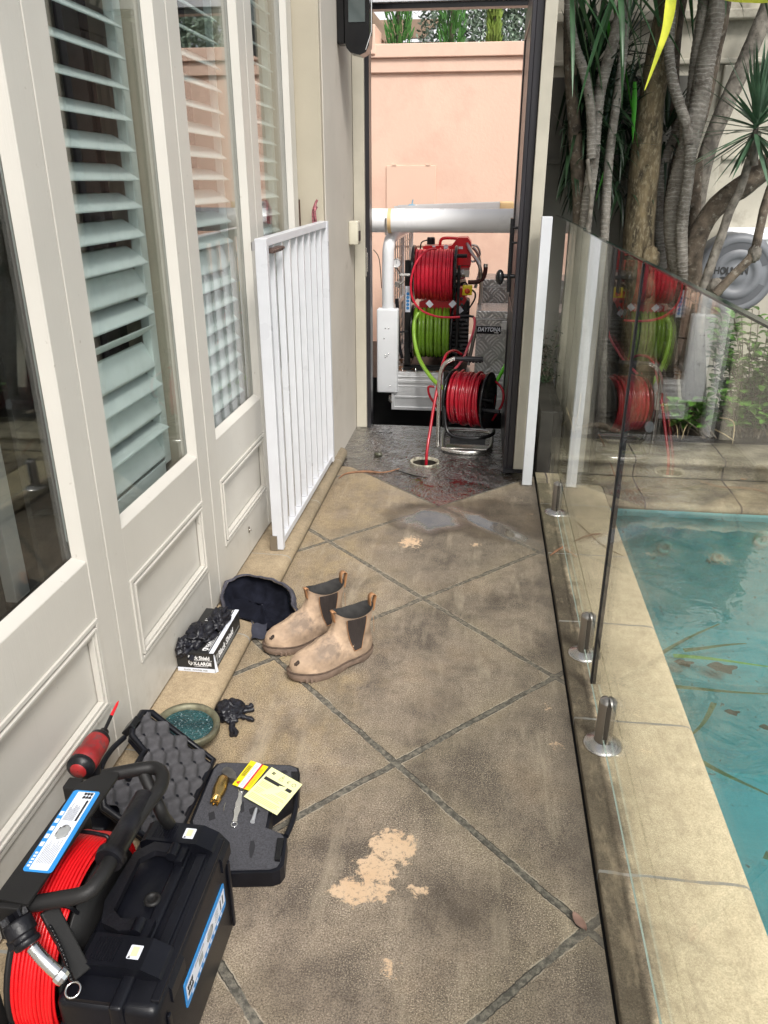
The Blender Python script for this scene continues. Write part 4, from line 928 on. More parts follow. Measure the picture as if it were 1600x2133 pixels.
# engine block, panels, tubes
mb = MB(); a, b = P(945, 600, Y=5.9), P(995, 720, Y=5.9)
mb.rbox(-.40, -.14, 5.86, 6.25, .30, .82, .03); mb.rbox(-.22, -.10, 5.72, 5.9, .30, .72, .02); eng = mb.build('engine', M_blackm, t)
mb = MB()
for k in range(10): mb.box(-.235, -.10, 5.70, 5.72, .34 + k * .03, .352 + k * .03)
for k in range(14): mb.ell((random.uniform(-.19, -.10), 5.69, random.uniform(.3, .74)), .012, .012, .012, amp=.4, fq=3, seed=k, nu=8, nv=6)
mb.build('fins', mat('grey_cast_metal', (.12, .12, .125), .35, .7), eng)
mb = MB(); mb.bar(P(936, 575, Y=5.75) + Vector((.02, 0, 0)), P(968, 570, Y=5.75), .035); mb.box(P(954, 585, Y=5.8).x, P(977, 585, Y=5.8).x, 5.74, 5.9, P(960, 577, Y=5.75).z, P(960, 562, Y=5.75).z); mb.build('filter', M_brush, t)
mb = MB(); z0 = P(900, 628, Y=5.72).z
mb.prism([(-.46, z0), (-.16, z0 + .10), (-.12, z0 + .02), (-.20, z0 - .13), (-.46, z0 - .10)], 5.70, 5.86, Matrix(((1, 0, 0, 0), (0, 0, 1, 0), (0, 1, 0, 0), (0, 0, 0, 1)))); shroud = mb.build('red_shroud', M_redpl, t, bevel=.01)
for px, py, an in ((895, 633, .8), (943, 633, -.8), (958, 645, .9)):
    c = P(px, py, Y=5.60 if px < 950 else 5.69); mb = MB(); mb.box(-.022, .022, -.018, .018, 0, .001, Matrix.Translation((c.x, c.y, c.z)) @ Matrix.Rotation(an, 4, 'Y') @ Matrix.Rotation(R(90), 4, 'X')); mb.build('label', M_lab, shroud)
# fuel tank (jerry can)
Yk = 5.98; a, b = P(879, 493, Y=Yk), P(980, 561, Y=Yk); m_ = P(950, 493, Y=Yk).x; zt = P(900, 512, Y=Yk).z; ztop = P(960, 495, Y=Yk).z; zb = P(960, 561, Y=Yk).z
mb = MB(); poly = [(a.x, zb + .06), (a.x + .01, zt - .005), (a.x + .03, zt), (m_ - .03, zt), (m_ + .005, ztop - .01), (m_ + .02, ztop), (b.x - .03, ztop), (b.x - .005, ztop - .03), (b.x, ztop - .06), (b.x, zb + .02), (b.x - .02, zb), (m_ - .02, zb), (m_ - .05, zb + .06)]
mb.prism(poly, Yk, Yk + .17, Matrix(((1, 0, 0, 0), (0, 0, 1, 0), (0, 1, 0, 0), (0, 0, 0, 1)))); tank = mb.build('fuel_tank', M_redpl, t, bevel=.014)
mb = MB(); mb.tube(cr([(P(915, 507, Y=Yk).x, Yk + .08, zt - .01), (P(918, 499, Y=Yk).x, Yk + .08, ztop - .02), (P(930, 498, Y=Yk).x, Yk + .08, ztop - .008), (m_ + .02, Yk + .08, ztop - .012)], 5), .011, 8); mb.build('handle', M_redpl, tank)
mb = MB(); p = P(897, 504, Y=Yk); mb.lathe([(.001, .03), (.026, .03), (.03, .02), (.03, 0), (.03, -.02)], Matrix.Translation((p.x, Yk + .05, p.z)), 14, smooth=False); mb.tube(cr([(p.x - .03, Yk + .04, p.z + .01), (p.x - .07, Yk + .02, p.z - .01), (p.x - .075, Yk, p.z - .09)], 6), .005, 6); mb.build('cap', M_rubber, tank)
for px, py, w_, h_ in ((929, 514, .03, .028), (904, 513, .022, .012), (960, 516, .03, .018)):
    c = P(px, py, Y=Yk - .001); mb = MB(); mb.box(c.x - w_ / 2, c.x + w_ / 2, Yk - .003, Yk - .0005, c.z - h_ / 2, c.z + h_ / 2); mb.build('sticker', M_lab, tank)
mb = MB(); mb.box(m_ + .01, b.x - .01, Yk - .001, Yk + .1, zb + .025, zb + .029); mb.build('seam', M_blk, tank)
# roll frame, recoil cable, exhaust
mb = MB(); Q = lambda px, py, Y=5.75: P(px, py, Y=Y)
mb.tube(cr([Q(972, 505, 6.0), Q(982, 525, 5.9), Q(998, 550), Q(1002, 580), Q(1001, 620), Q(995, 660), Q(985, 715), Q(975, 760)], 6), .013, 10)
mb.tube(cr([Q(985, 515, 6.1), Q(996, 530, 6.1), Q(1000, 560, 6.1), Q(990, 600, 6.1)], 6), .012, 10)
mb.tube([p_ for p_ in cr([Q(972, 512, 6.05), Q(992, 512, 6.05), Q(1000, 530, 6.05), Q(985, 545, 6.05), Q(968, 530, 6.05)], 6)], .008, 8); mb.build('steel_frame', M_brush, t)
mb = MB(); mb.tube(cr([Q(975, 588), Q(995, 587), Q(1006, 580), Q(1011, 565), Q(1012, 553)], 5), .016, 10); mb.build('exhaust', mat('dark_rust_pipe', (.07, .02, .018), .4, .5), t)
mb = MB(); mb.tube([Q(1012, 556), Q(1012.5, 549)], .018, 10); mb.build('exhaust_tip', M_chrome, t)
# stop button
p = P(973.5, 605, Y=5.60); mb = MB(); h = .034
mb.rbox(p.x - h, p.x + h, 5.60, 5.64, p.z - h, p.z + h, .006); sb = mb.build('stop_switch', M_yel, t)
mb = MB(); mb.lathe([(.015, 0), (.015, .008), (.019, .012), (.018, .020), (.001, .022)], Matrix.Translation((p.x, 5.60, p.z - .003)) @ Matrix.Rotation(R(90), 4, 'X'), 20); mb.build('button', mat('orange_red_button', (.75, .09, .02), .3), sb)
mb = MB(); mb.tube(cr([(p.x, 5.63, p.z + .03), (p.x - .02, 5.63, p.z + .05), (p.x - .07, 5.66, p.z + .02), (p.x - .09, 5.7, p.z - .06)], 6), .006, 6); mb.tube(cr([(p.x + .03, 5.63, p.z), (p.x + .055, 5.62, p.z - .02), (p.x + .05, 5.62, p.z - .07), (p.x, 5.64, p.z - .15)], 6), .006, 6); mb.build('cable', M_rubber, sb)
# red hose: from the upper reel round to the guide, then down to the portable reel
t = thing('transfer_hose', P(880, 640, Y=5.5), 'red hose looping from the upper reel down past the green reel', 'hose')
mb = MB(); D = lambda px, py, Y: P(px, py, Y=Y)
mb.tube(cr([D(908, 519, 5.62), D(890, 522, 5.54), D(868, 545, 5.48), D(857, 580, 5.46), D(857, 612, 5.46), D(866, 634, 5.46), D(884, 650, 5.46), D(910, 659, 5.47), D(935, 661, 5.48), D(960, 660, 5.49)], 7), .0078, 10); mb.build('hose', M_redh, t)
mb = MB(); mb.tube(cr([D(958, 660, 5.49), D(975, 658, 5.49), D(987, 660, 5.49)], 5), .0085, 10); mb.build('coupling', M_rubber, t)
mb = MB(); mb.tube(cr([D(987, 660, 5.49), D(989, 672, 5.47), D(985, 695, 5.4), D(975, 722, 5.2), D(966, 745, 5.0), D(958, 757, 4.86), D(945, 772, 4.78)], 7), .0085, 10); mb.build('hose', M_pinkh, t)
t = thing('supply_hose', P(870, 700, Y=5.5), 'thick green hose curving from the green reel down behind the portable reel', 'hose')
mb = MB(); mb.tube(cr([D(872, 652, 5.56), D(863, 672, 5.52), D(864, 710, 5.46), D(874, 748, 5.36), D(892, 778, 5.2), D(912, 800, 5.12), D(940, 818, 5.08), D(975, 828, 5.06), D(1010, 822, 5.08), D(1030, 803, 5.12)], 7), .0145, 10); mb.build('hose', mat('lime_hose', (.34, .62, .06), .3, var=.12), t)
t = thing('garden_hose', P(1045, 780, Y=5.2), 'short visible length of bright green hose rising beside the dark door', 'hose')
mb = MB(); mb.tube(cr([D(1028, 806, 5.12), D(1036, 792, 5.16), D(1048, 770, 5.25), D(1062, 745, 5.38), D(1085, 715, 5.4)], 6), .0125, 10); mb.build('hose', M_green2, t)
# ================================================================== PORTABLE REEL by the drain
t = thing('portable_hose_reel', (-.07, 4.62, 0), 'portable stainless and black hose reel full of red hose standing on the wet slab', 'hose reel')
cx, cy, cz, = -.075, 4.64, .285
xl = P(940, 830, Y=4.50).x; xr = P(1010, 830, Y=4.50).x
mb = MB()
for x, rf in ((xl - .012, .172), (xr + .02, .172)):
    mb.lathe([(.02, -.003), (rf - .02, -.003), (rf - .004, -.009), (rf, 0), (rf - .004, .009), (rf - .02, .003), (.02, .003)], RX((x, cy, cz)), 44)
mb.bar((xl - .06, cy, cz), (xr + .05, cy, cz), .014); mb.lathe([(.09, xl), (.09, xr)], RX((0, cy, cz)), 24)
dr = mb.build('drum', M_blackg, t)
mb = MB(); coil(mb, (0, cy, cz), .150, xl + .004, xr - .004, (xr - xl) / .0175, .0086, .006, 3); coil(mb, (0, cy, cz), .138, xl + .012, xr - .01, (xr - xl) / .0175, .0086, .006, 4)
coil(mb, (0, cy, cz), .158, xl + .05, xr - .0, 5, .0086, .035, 5); coil(mb, (0, cy - .0, cz), .154, xl + .0, xr - .04, 4, .0086, .02, 6)
mb.build('hose', M_redw, dr)
mb = MB(); bz = .016
loop = [(-.205, 4.50, bz), (-.19, 4.455, bz), (-.14, 4.425, bz), (-.05, 4.41, bz), (.02, 4.425, bz), (.065, 4.47, bz), (.085, 4.55, bz), (.09, 4.78, bz), (.06, 4.84, bz), (-.05, 4.86, bz), (-.17, 4.84, bz), (-.215, 4.78, bz)]
mb.tube(cr(loop, 6, True), .0135, 12, closed=True)
yk = 4.66; xk = P(910, 850, Y=yk).x
yk = 4.50; xk = P(914, 860, Y=yk).x; zk = P(940, 747, Y=yk).z
mb.tube([(xk, yk, bz), (xk, yk, .15), (xk, yk, zk - .16)] + cr([(xk, yk, zk - .14), (xk + .006, yk, zk - .08), (xk + .03, yk, zk - .03), (xk + .07, yk, zk - .004), (xk + .085, yk, zk)], 7), .0125, 12)
mb.build('tube_frame', M_steel, t)
mb = MB(); xg = P(966, 745, Y=yk).x; mb.bar((xk + .08, yk, zk), (xg + .01, yk, zk), .0125); mb.tube([(xg, yk, zk), (P(1007, 745, Y=yk).x, yk, zk)], .016, 14)
for k in range(5): mb.ell((xg + .018 + k * .019, yk, zk - .012), .010, .013, .010, nu=10, nv=6)
mb.build('hand_grip', M_rubber, t)
mb = MB(); mb.tube(cr([(-.205, 4.62, .40), (-.205, 4.56, .30), (-.19, 4.50, .15), (-.15, 4.47, .10), (-.05, 4.455, .09), (.04, 4.47, .095), (.09, 4.52, .10), (.10, 4.6, .10)], 6), .011, 10); mb.box(-.16, .05, 4.46, 4.50, .05, .085); mb.beam((-.205, 4.64, .1), (-.205, 4.64, .45), .03, .03); mb.build('black_bracket', M_blackg, t, bevel=.002)
mb = MB(); mb.box(-.18, .06, 4.435, 4.50, .028, .034); mb.build('cross_plate', M_steel, t)
mb = MB(); mb.bar((xr + .03, 4.53, .255), (xr + .125, 4.53, .255), .013); mb.bar((xr + .02, 4.53, .255), (xr + .035, 4.53, .255), .02); ck = mb.build('crank_handle', M_rubber, t)
for o_ in (dr, ck): o_.rotation_euler.z = R(-16)
t = thing('jetting_hose', (dc[0], dc[1], 0), 'thin red hose running over the portable reel straight down into the floor drain', 'hose')
mb = MB(); mb.tube(cr([D(962, 738, 4.9), D(948, 731, 4.86), D(933, 735, 4.75), D(924, 752, 4.66), D(915, 790, 4.56), D(905, 840, 4.46), D(897, 890, 4.36), D(890, 935, 4.28), Vector((dc[0] + .008, 4.262, -.02)), Vector((dc[0], 4.27, -.35))], 7), .0088, 10)
mb.tube(cr([D(1033, 795, 4.62), D(1045, 808, 4.58), D(1049, 825, 4.56), D(1045, 845, 4.56), D(1034, 862, 4.58), D(1026, 875, 4.62)], 6), .0075, 8)
mb.tube(cr([D(905, 806, 4.8), D(893, 806, 4.8), D(894, 822, 4.8), D(905, 840, 4.8), D(915, 855, 4.8)], 6), .0075, 8)
mb.build('hose', M_redw, t)
# ================================================================== FOREGROUND: inspection reel
YZ = lambda x, y, z: Matrix(((0, 0, 1, x), (1, 0, 0, y), (0, 1, 0, z), (0, 0, 0, 1)))      # faces +X, text runs away from the viewer
t = thing('inspection_cable_reel', (-.68, .95, 0), 'black framed reel of bright red inspection cable with a blue and white label', 'cable reel')
cc = (-.68, .955, .20); xa, xb = -.729, -.657
mb = MB(); nturn = 11; hr = (xb - xa) / nturn / 2
for L in range(3):
    for k in range(nturn - (L % 2)):
        x = xa + hr * (1 + L % 2) + 2 * hr * k; r_ = .172 - L * hr * 1.7
        pts = [(x + .0006 * math.sin(a * 2 + k), cc[1] + (r_ + .0006 * math.sin(3 * a + k)) * math.cos(a) * 1.0, cc[2] + (r_ + .0006 * math.sin(3 * a + k)) * math.sin(a)) for a in [2 * math.pi * i / 56 for i in range(56)]]
        mb.tube(pts, hr * .98, 8, closed=True)
mb.build('red_cable', M_redh2, t)
mb = MB(); mb.lathe([(.10, xa), (.10, xb)], RX((0, cc[1], cc[2])), 24)
mb.lathe([(.03, -.003), (.172, -.003), (.172, .003), (.03, .003)], RX((xa - .01, cc[1], cc[2])), 40); mb.lathe([(.03, -.003), (.15, -.003), (.15, .003), (.03, .003)], RX((xb + .004, cc[1], cc[2])), 40); mb.build('drum', M_blackm, t)
# clips that hold the cable
for a in (2.02, 1.15, 3.9, 3.25):
    mb = MB()
    ca, sa = math.cos(a), math.sin(a); ro = .181
    f = lambda x, r_: (x, cc[1] - r_ * abs(ca) if ca < 0 else cc[1] + r_ * ca, cc[2] + r_ * sa)
    mb.tube(cr([f(xa - .012, .14), f(xa - .010, ro - .003), f(xa + .01, ro + .003), f((xa + xb) / 2, ro + .004), f(xb - .01, ro + .002), f(xb + .005, ro - .004), f(xb + .006, .14)], 4), .0038, 8); mb.build('cable_clip', M_rubber, t)
# top plate with label
zp = .425; pl = [P(175, 1622, Z=zp), P(255, 1602, Z=zp), P(57, 1884, Z=zp), P(-6, 1872, Z=zp)]
far_l, far_r, near_r, near_l = pl
mb = MB(); poly = [(near_l.x, near_l.y), (near_r.x, near_r.y), (far_r.x, far_r.y - .02), (far_r.x - .006, far_r.y), (far_l.x + .012, far_l.y + .006), (far_l.x, far_l.y - .01)]
mb.prism(poly, zp - .006, zp); mb.prism([(near_l.x - .006, near_l.y), (near_l.x - .0005, near_l.y), (far_l.x - .0005, far_l.y - .01), (far_l.x - .006, far_l.y - .01)], zp - .05, zp - .001)
mb.box(near_l.x - .001, near_r.x - .012, near_l.y - .012, near_l.y - .001, zp - .08, zp - .004)
plate = mb.build('top_plate', M_blackm, t, bevel=.002)
s0, s1, s2 = P(50, 1826, Z=zp), P(107, 1820, Z=zp), P(160, 1655, Z=zp)
s3 = P(230, 1644, Z=zp)
yd = (s2 - s0); yd.z = 0; LL = yd.length; xd = Vector((s1.x - s0.x, 0, 0)); WW = .5 * ((s1 - s0).length + (s3 - s2).length)
ML = frame((s1.x, s1.y, zp), yd, Vector((-1, .0, 0)))   # x: away, y: towards the wall
mb = MB(); mb.prism(rrect(0, LL, 0, WW, .006), .0002, .0010, ML); lab = mb.build('label', M_blue, plate)
mb = MB(); mb.prism(rrect(.004, LL - .004, WW * .16, WW * .80, .002), .0011, .0014, ML); mb.build('label_panel', M_lab, lab)
def emblem(mb, M, s):
    # two stacked rows of three rounded claws
    for row, sg in ((0, 1), (1, -1)):
        for k in range(3):
            x = (k - 1) * .34; y = (row - .5) * .5 * 1.0
            mb.prism([(s * (x - .15), s * (y - .20 * sg)), (s * (x + .15), s * (y - .16 * sg)), (s * (x + .12), s * (y + .14 * sg)), (s * (x - .02), s * (y + .24 * sg)), (s * (x - .17), s * (y + .06 * sg))][::1 if sg > 0 else -1], 0, .0003, M)
mb = MB(); emblem(mb, ML @ Matrix.Translation((LL * .93, WW * .36, .0016)) @ Matrix.Rotation(R(-90), 4, 'Z'), WW * .33)
rn = random.Random(3)
for k in range(9): mb.box(LL * .60, LL * .60 + LL * rn.uniform(.15, .24), WW * (.38 + k * .042), WW * (.38 + k * .042) + .0007, .0015, .0017, ML)
for k in range(10): mb.box(LL * .09, LL * .09 + LL * rn.uniform(.16, .28), WW * (.22 + k * .052), WW * (.22 + k * .052) + .0006, .0015, .0017, ML)
mb.prism(rrect(LL * .60, LL * .87, WW * .22, WW * .30, .002), .0015, .0017, ML)
mb.build('print', M_blk, lab)
mb = MB(); mb.ell((LL * .46, WW * .45, .0016), .016, .011, .0006, ML, amp=.5, fq=3); mb.box(LL * .37, LL * .46, WW * .42, WW * .50, .0015, .0017, ML); mb.build('picture', M_grey, lab)
mb = MB()
for k in range(5): mb.box(LL * (.28 + k * .095), LL * (.28 + k * .095) + .010, WW * .835, WW * .835 + .007, .0011, .0014, ML)
for k in range(5): mb.box(LL * (.05 + k * .036), LL * (.05 + k * .036) + .004, WW * .84, WW * .84 + .005, .0011, .0014, ML)
mb.build('icons', M_lab, lab)
# tubular handle loop and grip
zt = .425; F_ = lambda px, py, z=zt: P(px, py, Z=z)
mb = MB(); loop = cr([F_(215, 1617, .41), F_(285, 1603, .42), F_(322, 1600, .42), F_(338, 1613, .42), F_(334, 1640, .42), F_(310, 1672, .42), F_(270, 1730, .42), F_(232, 1790, .42), F_(208, 1830, .42), F_(178, 1861, .415), F_(120, 1874, .405), F_(60, 1884, .395)], 6)
mb.tube(loop, .0135, 14); mb.tube(cr([F_(300, 1612, .41), F_(322, 1660, .38), F_(340, 1700, .34), (-.60, 1.19, .2), (-.61, 1.19, .02)], 6), .0125, 12)
mb.build('tube_handle', M_blackm, t)
mb = MB(); ga, gb = F_(304, 1658, .42), F_(226, 1794, .42); d = (gb - ga)
mb.tube([ga, ga + d * .03, ga + d * .5, ga + d * .9, ga + d * .905, ga + d], [.017, .0205, .0205, .021, .027, .025], 18); mb.build('hand_grip', M_rubber, t)
mb = MB(); q = ga + d * .05 + Vector((.0, 0, .0175)); mb.lathe([(.001, .002), (.005, .002), (.005, 0)], Matrix.Translation(q), 10); mb.build('screw', M_steel, t)
# side strut and base of the frame
mb = MB(); mb.beam(P(100, 1892, Z=.37), P(172, 2030, Z=.27), .030, .012); mb.build('side_strut', M_blackm, t, bevel=.003); mb = MB(); mb.beam((-.75, .80, .012), (-.62, .80, .012), .03, .02); mb.beam((-.765, .78, .012), (-.765, .78, .40), .03, .03); mb.build('base_frame', M_blackm, t, bevel=.003); mb = MB(); mb.beam((-.75, 1.12, .012), (-.62, 1.12, .012), .03, .02); mb.beam((-.765, 1.12, .012), (-.765, 1.12, .40), .03, .03)
mb.build('base_frame', M_blackm, t, bevel=.003)
mb = MB(); mb.box(-.6535, -.6515, .985, 1.03, .16, .315); mb.build('paper_tag', mat('cream_card', (.55, .48, .36), .7), t)
# camera head guide: black ribbed cap with a chrome spring
E1 = P(37, 1920, Z=.40); E0 = P(20, 1935, Z=.40); e2 = P(70, 1975, Z=.37); e3 = P(128, 2030, Z=.34)
mb = MB(); ax = (E1 - P(70, 1985, Z=.365)).normalized(); Mc = ax.to_track_quat('Z', 'Y').to_matrix().to_4x4(); Mc.translation = P(55, 1960, Z=.375)
Mc = Mc @ Matrix.Scale(.80, 4); mb.lathe([(.001, -.012), (.018, -.012), (.0255, -.009), (.0265, .0), (.0262, .0005), (.0235, .001), (.0235, .012), (.0238, .0125), (.029, .014), (.0295, .016), (.0295, .040), (.028, .044), (.020, .046), (.019, .042), (.001, .041)], Mc, 30)
for k in range(7): a = k * 2 * math.pi / 7; mb.box(.006, .027, -.0025, .0025, .046, .060, Mc @ Matrix.Rotation(a, 4, 'Z'))
mb.box(.024, .038, -.007, .007, .0, .02, Mc @ Matrix.Rotation(-.9, 4, 'Z')); mb.build('camera_guard', M_rubber, t)
mb = MB(); c0 = cr([P(68, 1972, Z=.365), P(88, 1996, Z=.355), P(106, 2014, Z=.345), P(124, 2030, Z=.335)], 14); N = len(c0); rr = [(.0112 if i % 2 else .0094) if i < N * .62 else (.0108 if i % 2 else .0102) for i in range(N)]
mb.tube(c0, rr, 14); mb.build('spring', M_chrome, t)
mb = MB(); d = (c0[-1] - c0[-5]).normalized(); Ms = d.to_track_quat('Z', 'Y').to_matrix().to_4x4(); Ms.translation = c0[-1]
mb.lathe([(.0105, -.004), (.0135, -.002), (.014, .006), (.012, .012), (.007, .013), (.006, .004), (.001, .004)], Ms, 12, smooth=False); mb.build('camera_head', M_chrome, t)
mb = MB(); c1 = P(152, 2062, Z=.30); mb.tube([(c1.x + .012 * math.cos(a), c1.y + .011 * math.sin(a), c1.z + .004 * math.sin(a)) for a in [2 * math.pi * k / 20 for k in range(20)]], .0018, 6, closed=True)
mb.build('key_ring', M_chrome, t)
mb = MB(); ch = cr([P(88, 1905, Z=.36), P(110, 1940, Z=.35), P(133, 1990, Z=.335), P(148, 2040, Z=.31)], 10)
for i, q in enumerate(ch): mb.ell(q, .0035, .0035, .0022 if i % 2 else .004, nu=8, nv=6)
mb.build('chain', M_blackg, t)
# ------------------------------------------------------------------ black hard case
t = thing('hard_case', (-.56, .97, 0), 'large black hard plastic case standing upright in the bottom left corner', 'equipment case')
zc = .262
mb = MB(); mb.rbox(-.649, -.542, .785, 1.160, .012, zc - .006, .014); body = mb.build('case_body', M_blackp, t)
mb = MB(); mb.rbox(-.5395, -.470, .782, 1.163, .010, zc - .002, .016); lid = mb.build('case_lid', M_blackp, t)
mb = MB(); mb.rbox(-.552, -.528, .778, 1.167, .008, zc + .003, .006); mb.box(-.515, -.495, .90, 1.10, zc - .002, zc + .004); mb.box(-.488, -.4725, .80, 1.145, zc - .006, zc + .002); mb.build('seal_rim', M_blackp, lid, bevel=.002)
for ya, yb in ((1.105, 1.155), (.835, .895)):
    mb = MB(); poly = [(-.635, zc - .01), (-.475, zc - .01), (-.466, zc - .03), (-.462, zc - .05), (-.462, zc - .03), (-.485, zc + .010), (-.515, zc + .024), (-.625, zc + .024), (-.635, zc + .015)]
    poly = [(-.635, zc - .02), (-.466, zc - .05), (-.466, zc - .018), (-.487, zc + .008), (-.517, zc + .022), (-.622, zc + .022), (-.635, zc + .012)]
    mb.prism(poly, -yb, -ya, Matrix(((1, 0, 0, 0), (0, 0, -1, 0), (0, 1, 0, 0), (0, 0, 0, 1)))); lt = mb.build('latch', M_blackp, lid, bevel=.004)
    mb = MB(); ym = (ya + yb) / 2; mb.prism(rrect(-.550, -.528, ym - .013, ym + .013, .002), zc + .0222, zc + .0228); s_ = mb.build('sticker', M_lab, lt)
    mb = MB(); mb.box(-.545, -.533, ym - .008, ym + .010, zc + .0229, zc + .0231); mb.build('sticker_print', M_paleyel, s_)
    mb = MB(); mb.prism([(-.548, ym - .012), (-.543, ym - .012), (-.5455, ym - .007)], zc + .0229, zc + .0232); mb.build('warning_mark', M_blk, s_)
    mb = MB()
    for k in range(9): mb.box(-.612 + k * .005, -.6105 + k * .005, ya + .008, yb - .008, zc + .022, zc + .0235)
    mb.build('grip_ribs', M_blackp, lt)
# folding handle and its recess
mb = MB(); zh = zc + .018
o = [(-.552, 1.10), (-.598, 1.105), (-.628, 1.075), (-.635, .96), (-.625, .915), (-.585, .902), (-.552, .905)]
mb.prism([(-.556, 1.098), (-.600, 1.100), (-.630, 1.070), (-.637, .955), (-.622, .912), (-.585, .900), (-.556, .905), (-.556, .925), (-.592, .925), (-.612, .94), (-.614, 1.055), (-.592, 1.078), (-.556, 1.078)], zh - .008, zh + .006)
hd = mb.build('carry_handle', M_rubber, body, bevel=.003)
mb = MB()
for y in (1.085, .915): mb = MB(); mb.bar((-.556, y - .014, zh), (-.556, y + .014, zh), .011, 12); mb.box(-.548, -.532, y - .02, y + .02, zc - .004, zc + .016); mb.build('hinge', M_blackp, hd)
mb = MB(); mb.lathe([(.016, 0), (.015, .004), (.010, .005), (.009, .002), (.001, .002)], Matrix.Translation((-.560, .985, zc + .003)), 20); mb.build('pressure_valve', M_blackm, body)
mb = MB(); mb.prism([(-.63, zc - .02), (-.55, zc - .02), (-.55, zc - .001), (-.63, zc - .001)], -.83, -.79, Matrix(((1, 0, 0, 0), (0, 0, -1, 0), (0, 1, 0, 0), (0, 0, 0, 1))))
mb.box(-.462 - .008, -.462 - .0085, .80, .80, .1, .1) if 0 else None
for y0_, y1_ in ((.81, .82), (1.13, 1.14)): mb.box(-.4695, -.464, y0_, y1_, .03, zc - .05)
for k in range(5): mb.rbox(-.60, -.48, .80 + k * .075, .85 + k * .075, .0, .014, .004)
mb.build('ribs', M_blackp, lid, bevel=.002)
XF = -.4692
A, B_, C_, D_ = [P(px, py, X=XF) for px, py in ((466, 1848), (470, 1899), (389, 2088), (381, 2042))]
y0_, y1_ = min(C_.y, D_.y), max(A.y, B_.y); z0_, z1_ = (B_.z + C_.z) / 2, (A.z + D_.z) / 2
Mf = YZ(XF, y0_, z0_); LL, HH = y1_ - y0_, z1_ - z0_
mb = MB(); mb.prism(rrect(0, LL, 0, HH, .006), -.001, .0008, Mf); sl_ = mb.build('side_label', M_blue, lid)
mb = MB(); mb.box(.006, LL - .004, HH * .24, HH * .80, .0009, .0011, Mf); mb.build('label_panel', M_lab, sl_)
mb = MB(); emblem(mb, Mf @ Matrix.Translation((.024, HH * .5, .0012)), HH * .42)
for k in range(4): mb.box(LL * .72, LL * .80, HH * (.35 + k * .1), HH * (.35 + k * .1) + .0012, .0012, .0013, Mf)
mb.box(LL * .86, LL * .88, HH * .3, HH * .7, .0012, .0013, Mf); mb.box(LL * .92, LL * .94, HH * .34, HH * .7, .0012, .0013, Mf)
for k in range(3): mb.box(LL * .22, LL * .44, HH * (.66 + k * .04), HH * (.66 + k * .04) + .0006, .0012, .0013, Mf)
mb.build('print', M_blk, sl_)
mb = MB(); mb.ell((LL * .58, HH * .52, .0012), .018, .012, .0008, Mf, amp=.4, fq=3); mb.build('picture', M_grey, sl_); mb = MB(); mb.box(LL * .30, LL * .40, HH * .34, HH * .60, .0012, .0013, Mf); mb.build('picture', M_grey, sl_)
mb = MB()
for k in range(9): mb.box(LL * (.12 + k * .09), LL * (.12 + k * .09) + .009, HH * .08, HH * .17, .0009, .0011, Mf)
mb.build('icons', M_lab, sl_)
# ------------------------------------------------------------------ open accessory case with foam
t = thing('accessory_case', (-.54, 1.45, 0), 'small open black case with grey foam lying beside the large case', 'accessory case')
zt = .045; G = lambda px, py, z=zt: P(px, py, Z=z)
base = [G(450, 1594), G(465, 1590), G(600, 1595), G(622, 1603), G(622, 1640), G(612, 1700)]
def pxpoly(l, z): return [(P(px, py, Z=z).x, P(px, py, Z=z).y) for px, py in l]
outer = [(440, 1604), (452, 1591), (470, 1588), (605, 1594), (622, 1600), (625, 1612), (622, 1655), (566, 1695), (559, 1728), (590, 1737), (598, 1745), (592, 1800), (583, 1812), (566, 1818), (480, 1820), (420, 1812), (395, 1712)]
foam = [(446, 1605), (456, 1594), (470, 1591), (604, 1597), (618, 1603), (620, 1612), (619, 1650), (560, 1690), (553, 1726), (584, 1738), (591, 1746), (585, 1795), (577, 1807), (562, 1812), (480, 1814), (422, 1806), (402, 1712)]
mb = MB(); mb.prism(pxpoly(outer, zt)[::-1], .002, zt); bs = mb.build('case_base', M_blackp, t, bevel=.004)
mb = MB(); mb.prism(pxpoly(foam, zt)[::-1], zt + .0004, zt + .0035); mb.build('foam_insert', M_foam, t, bevel=.001)
mb = MB(); mb.tube(cr([G(618, 1640), G(616, 1680), G(608, 1715), G(596, 1742)], 6), .007, 10); mb.build('carry_handle', M_blackp, t)
mb = MB(); parts('latch', [lambda q: q.prism(pxpoly([(578, 1752), (592, 1752), (584, 1798), (572, 1797)], zt)[::-1], zt + .002, zt + .010), lambda q: q.prism(pxpoly([(607, 1612), (623, 1612), (622, 1632), (609, 1630)], zt)[::-1], zt + .002, zt + .008)], M_blackg, t, bevel=.002)
mb = MB()
def cut(l): mb.prism(pxpoly(l, zt + .0036)[::-1], zt + .0036, zt + .0040)
cut([(500, 1672), (508, 1669), (509, 1690), (502, 1694)][::1]); cut([(484, 1690), (492, 1676), (496, 1690), (488, 1700)])
cut([(518, 1686), (532, 1680), (543, 1690), (532, 1700), (521, 1696)]); cut([(522, 1752), (529, 1751), (532, 1762), (529, 1775), (524, 1788), (520, 1786), (519, 1768)])
cut([(434, 1694), (446, 1690), (449, 1705), (436, 1710)]); cut([(586, 1606), (596, 1604), (600, 1610), (590, 1612)])
mb.build('foam_cutout_shade', M_foamd, t)  # dark sheets on the foam stand in for the shade inside its cutouts
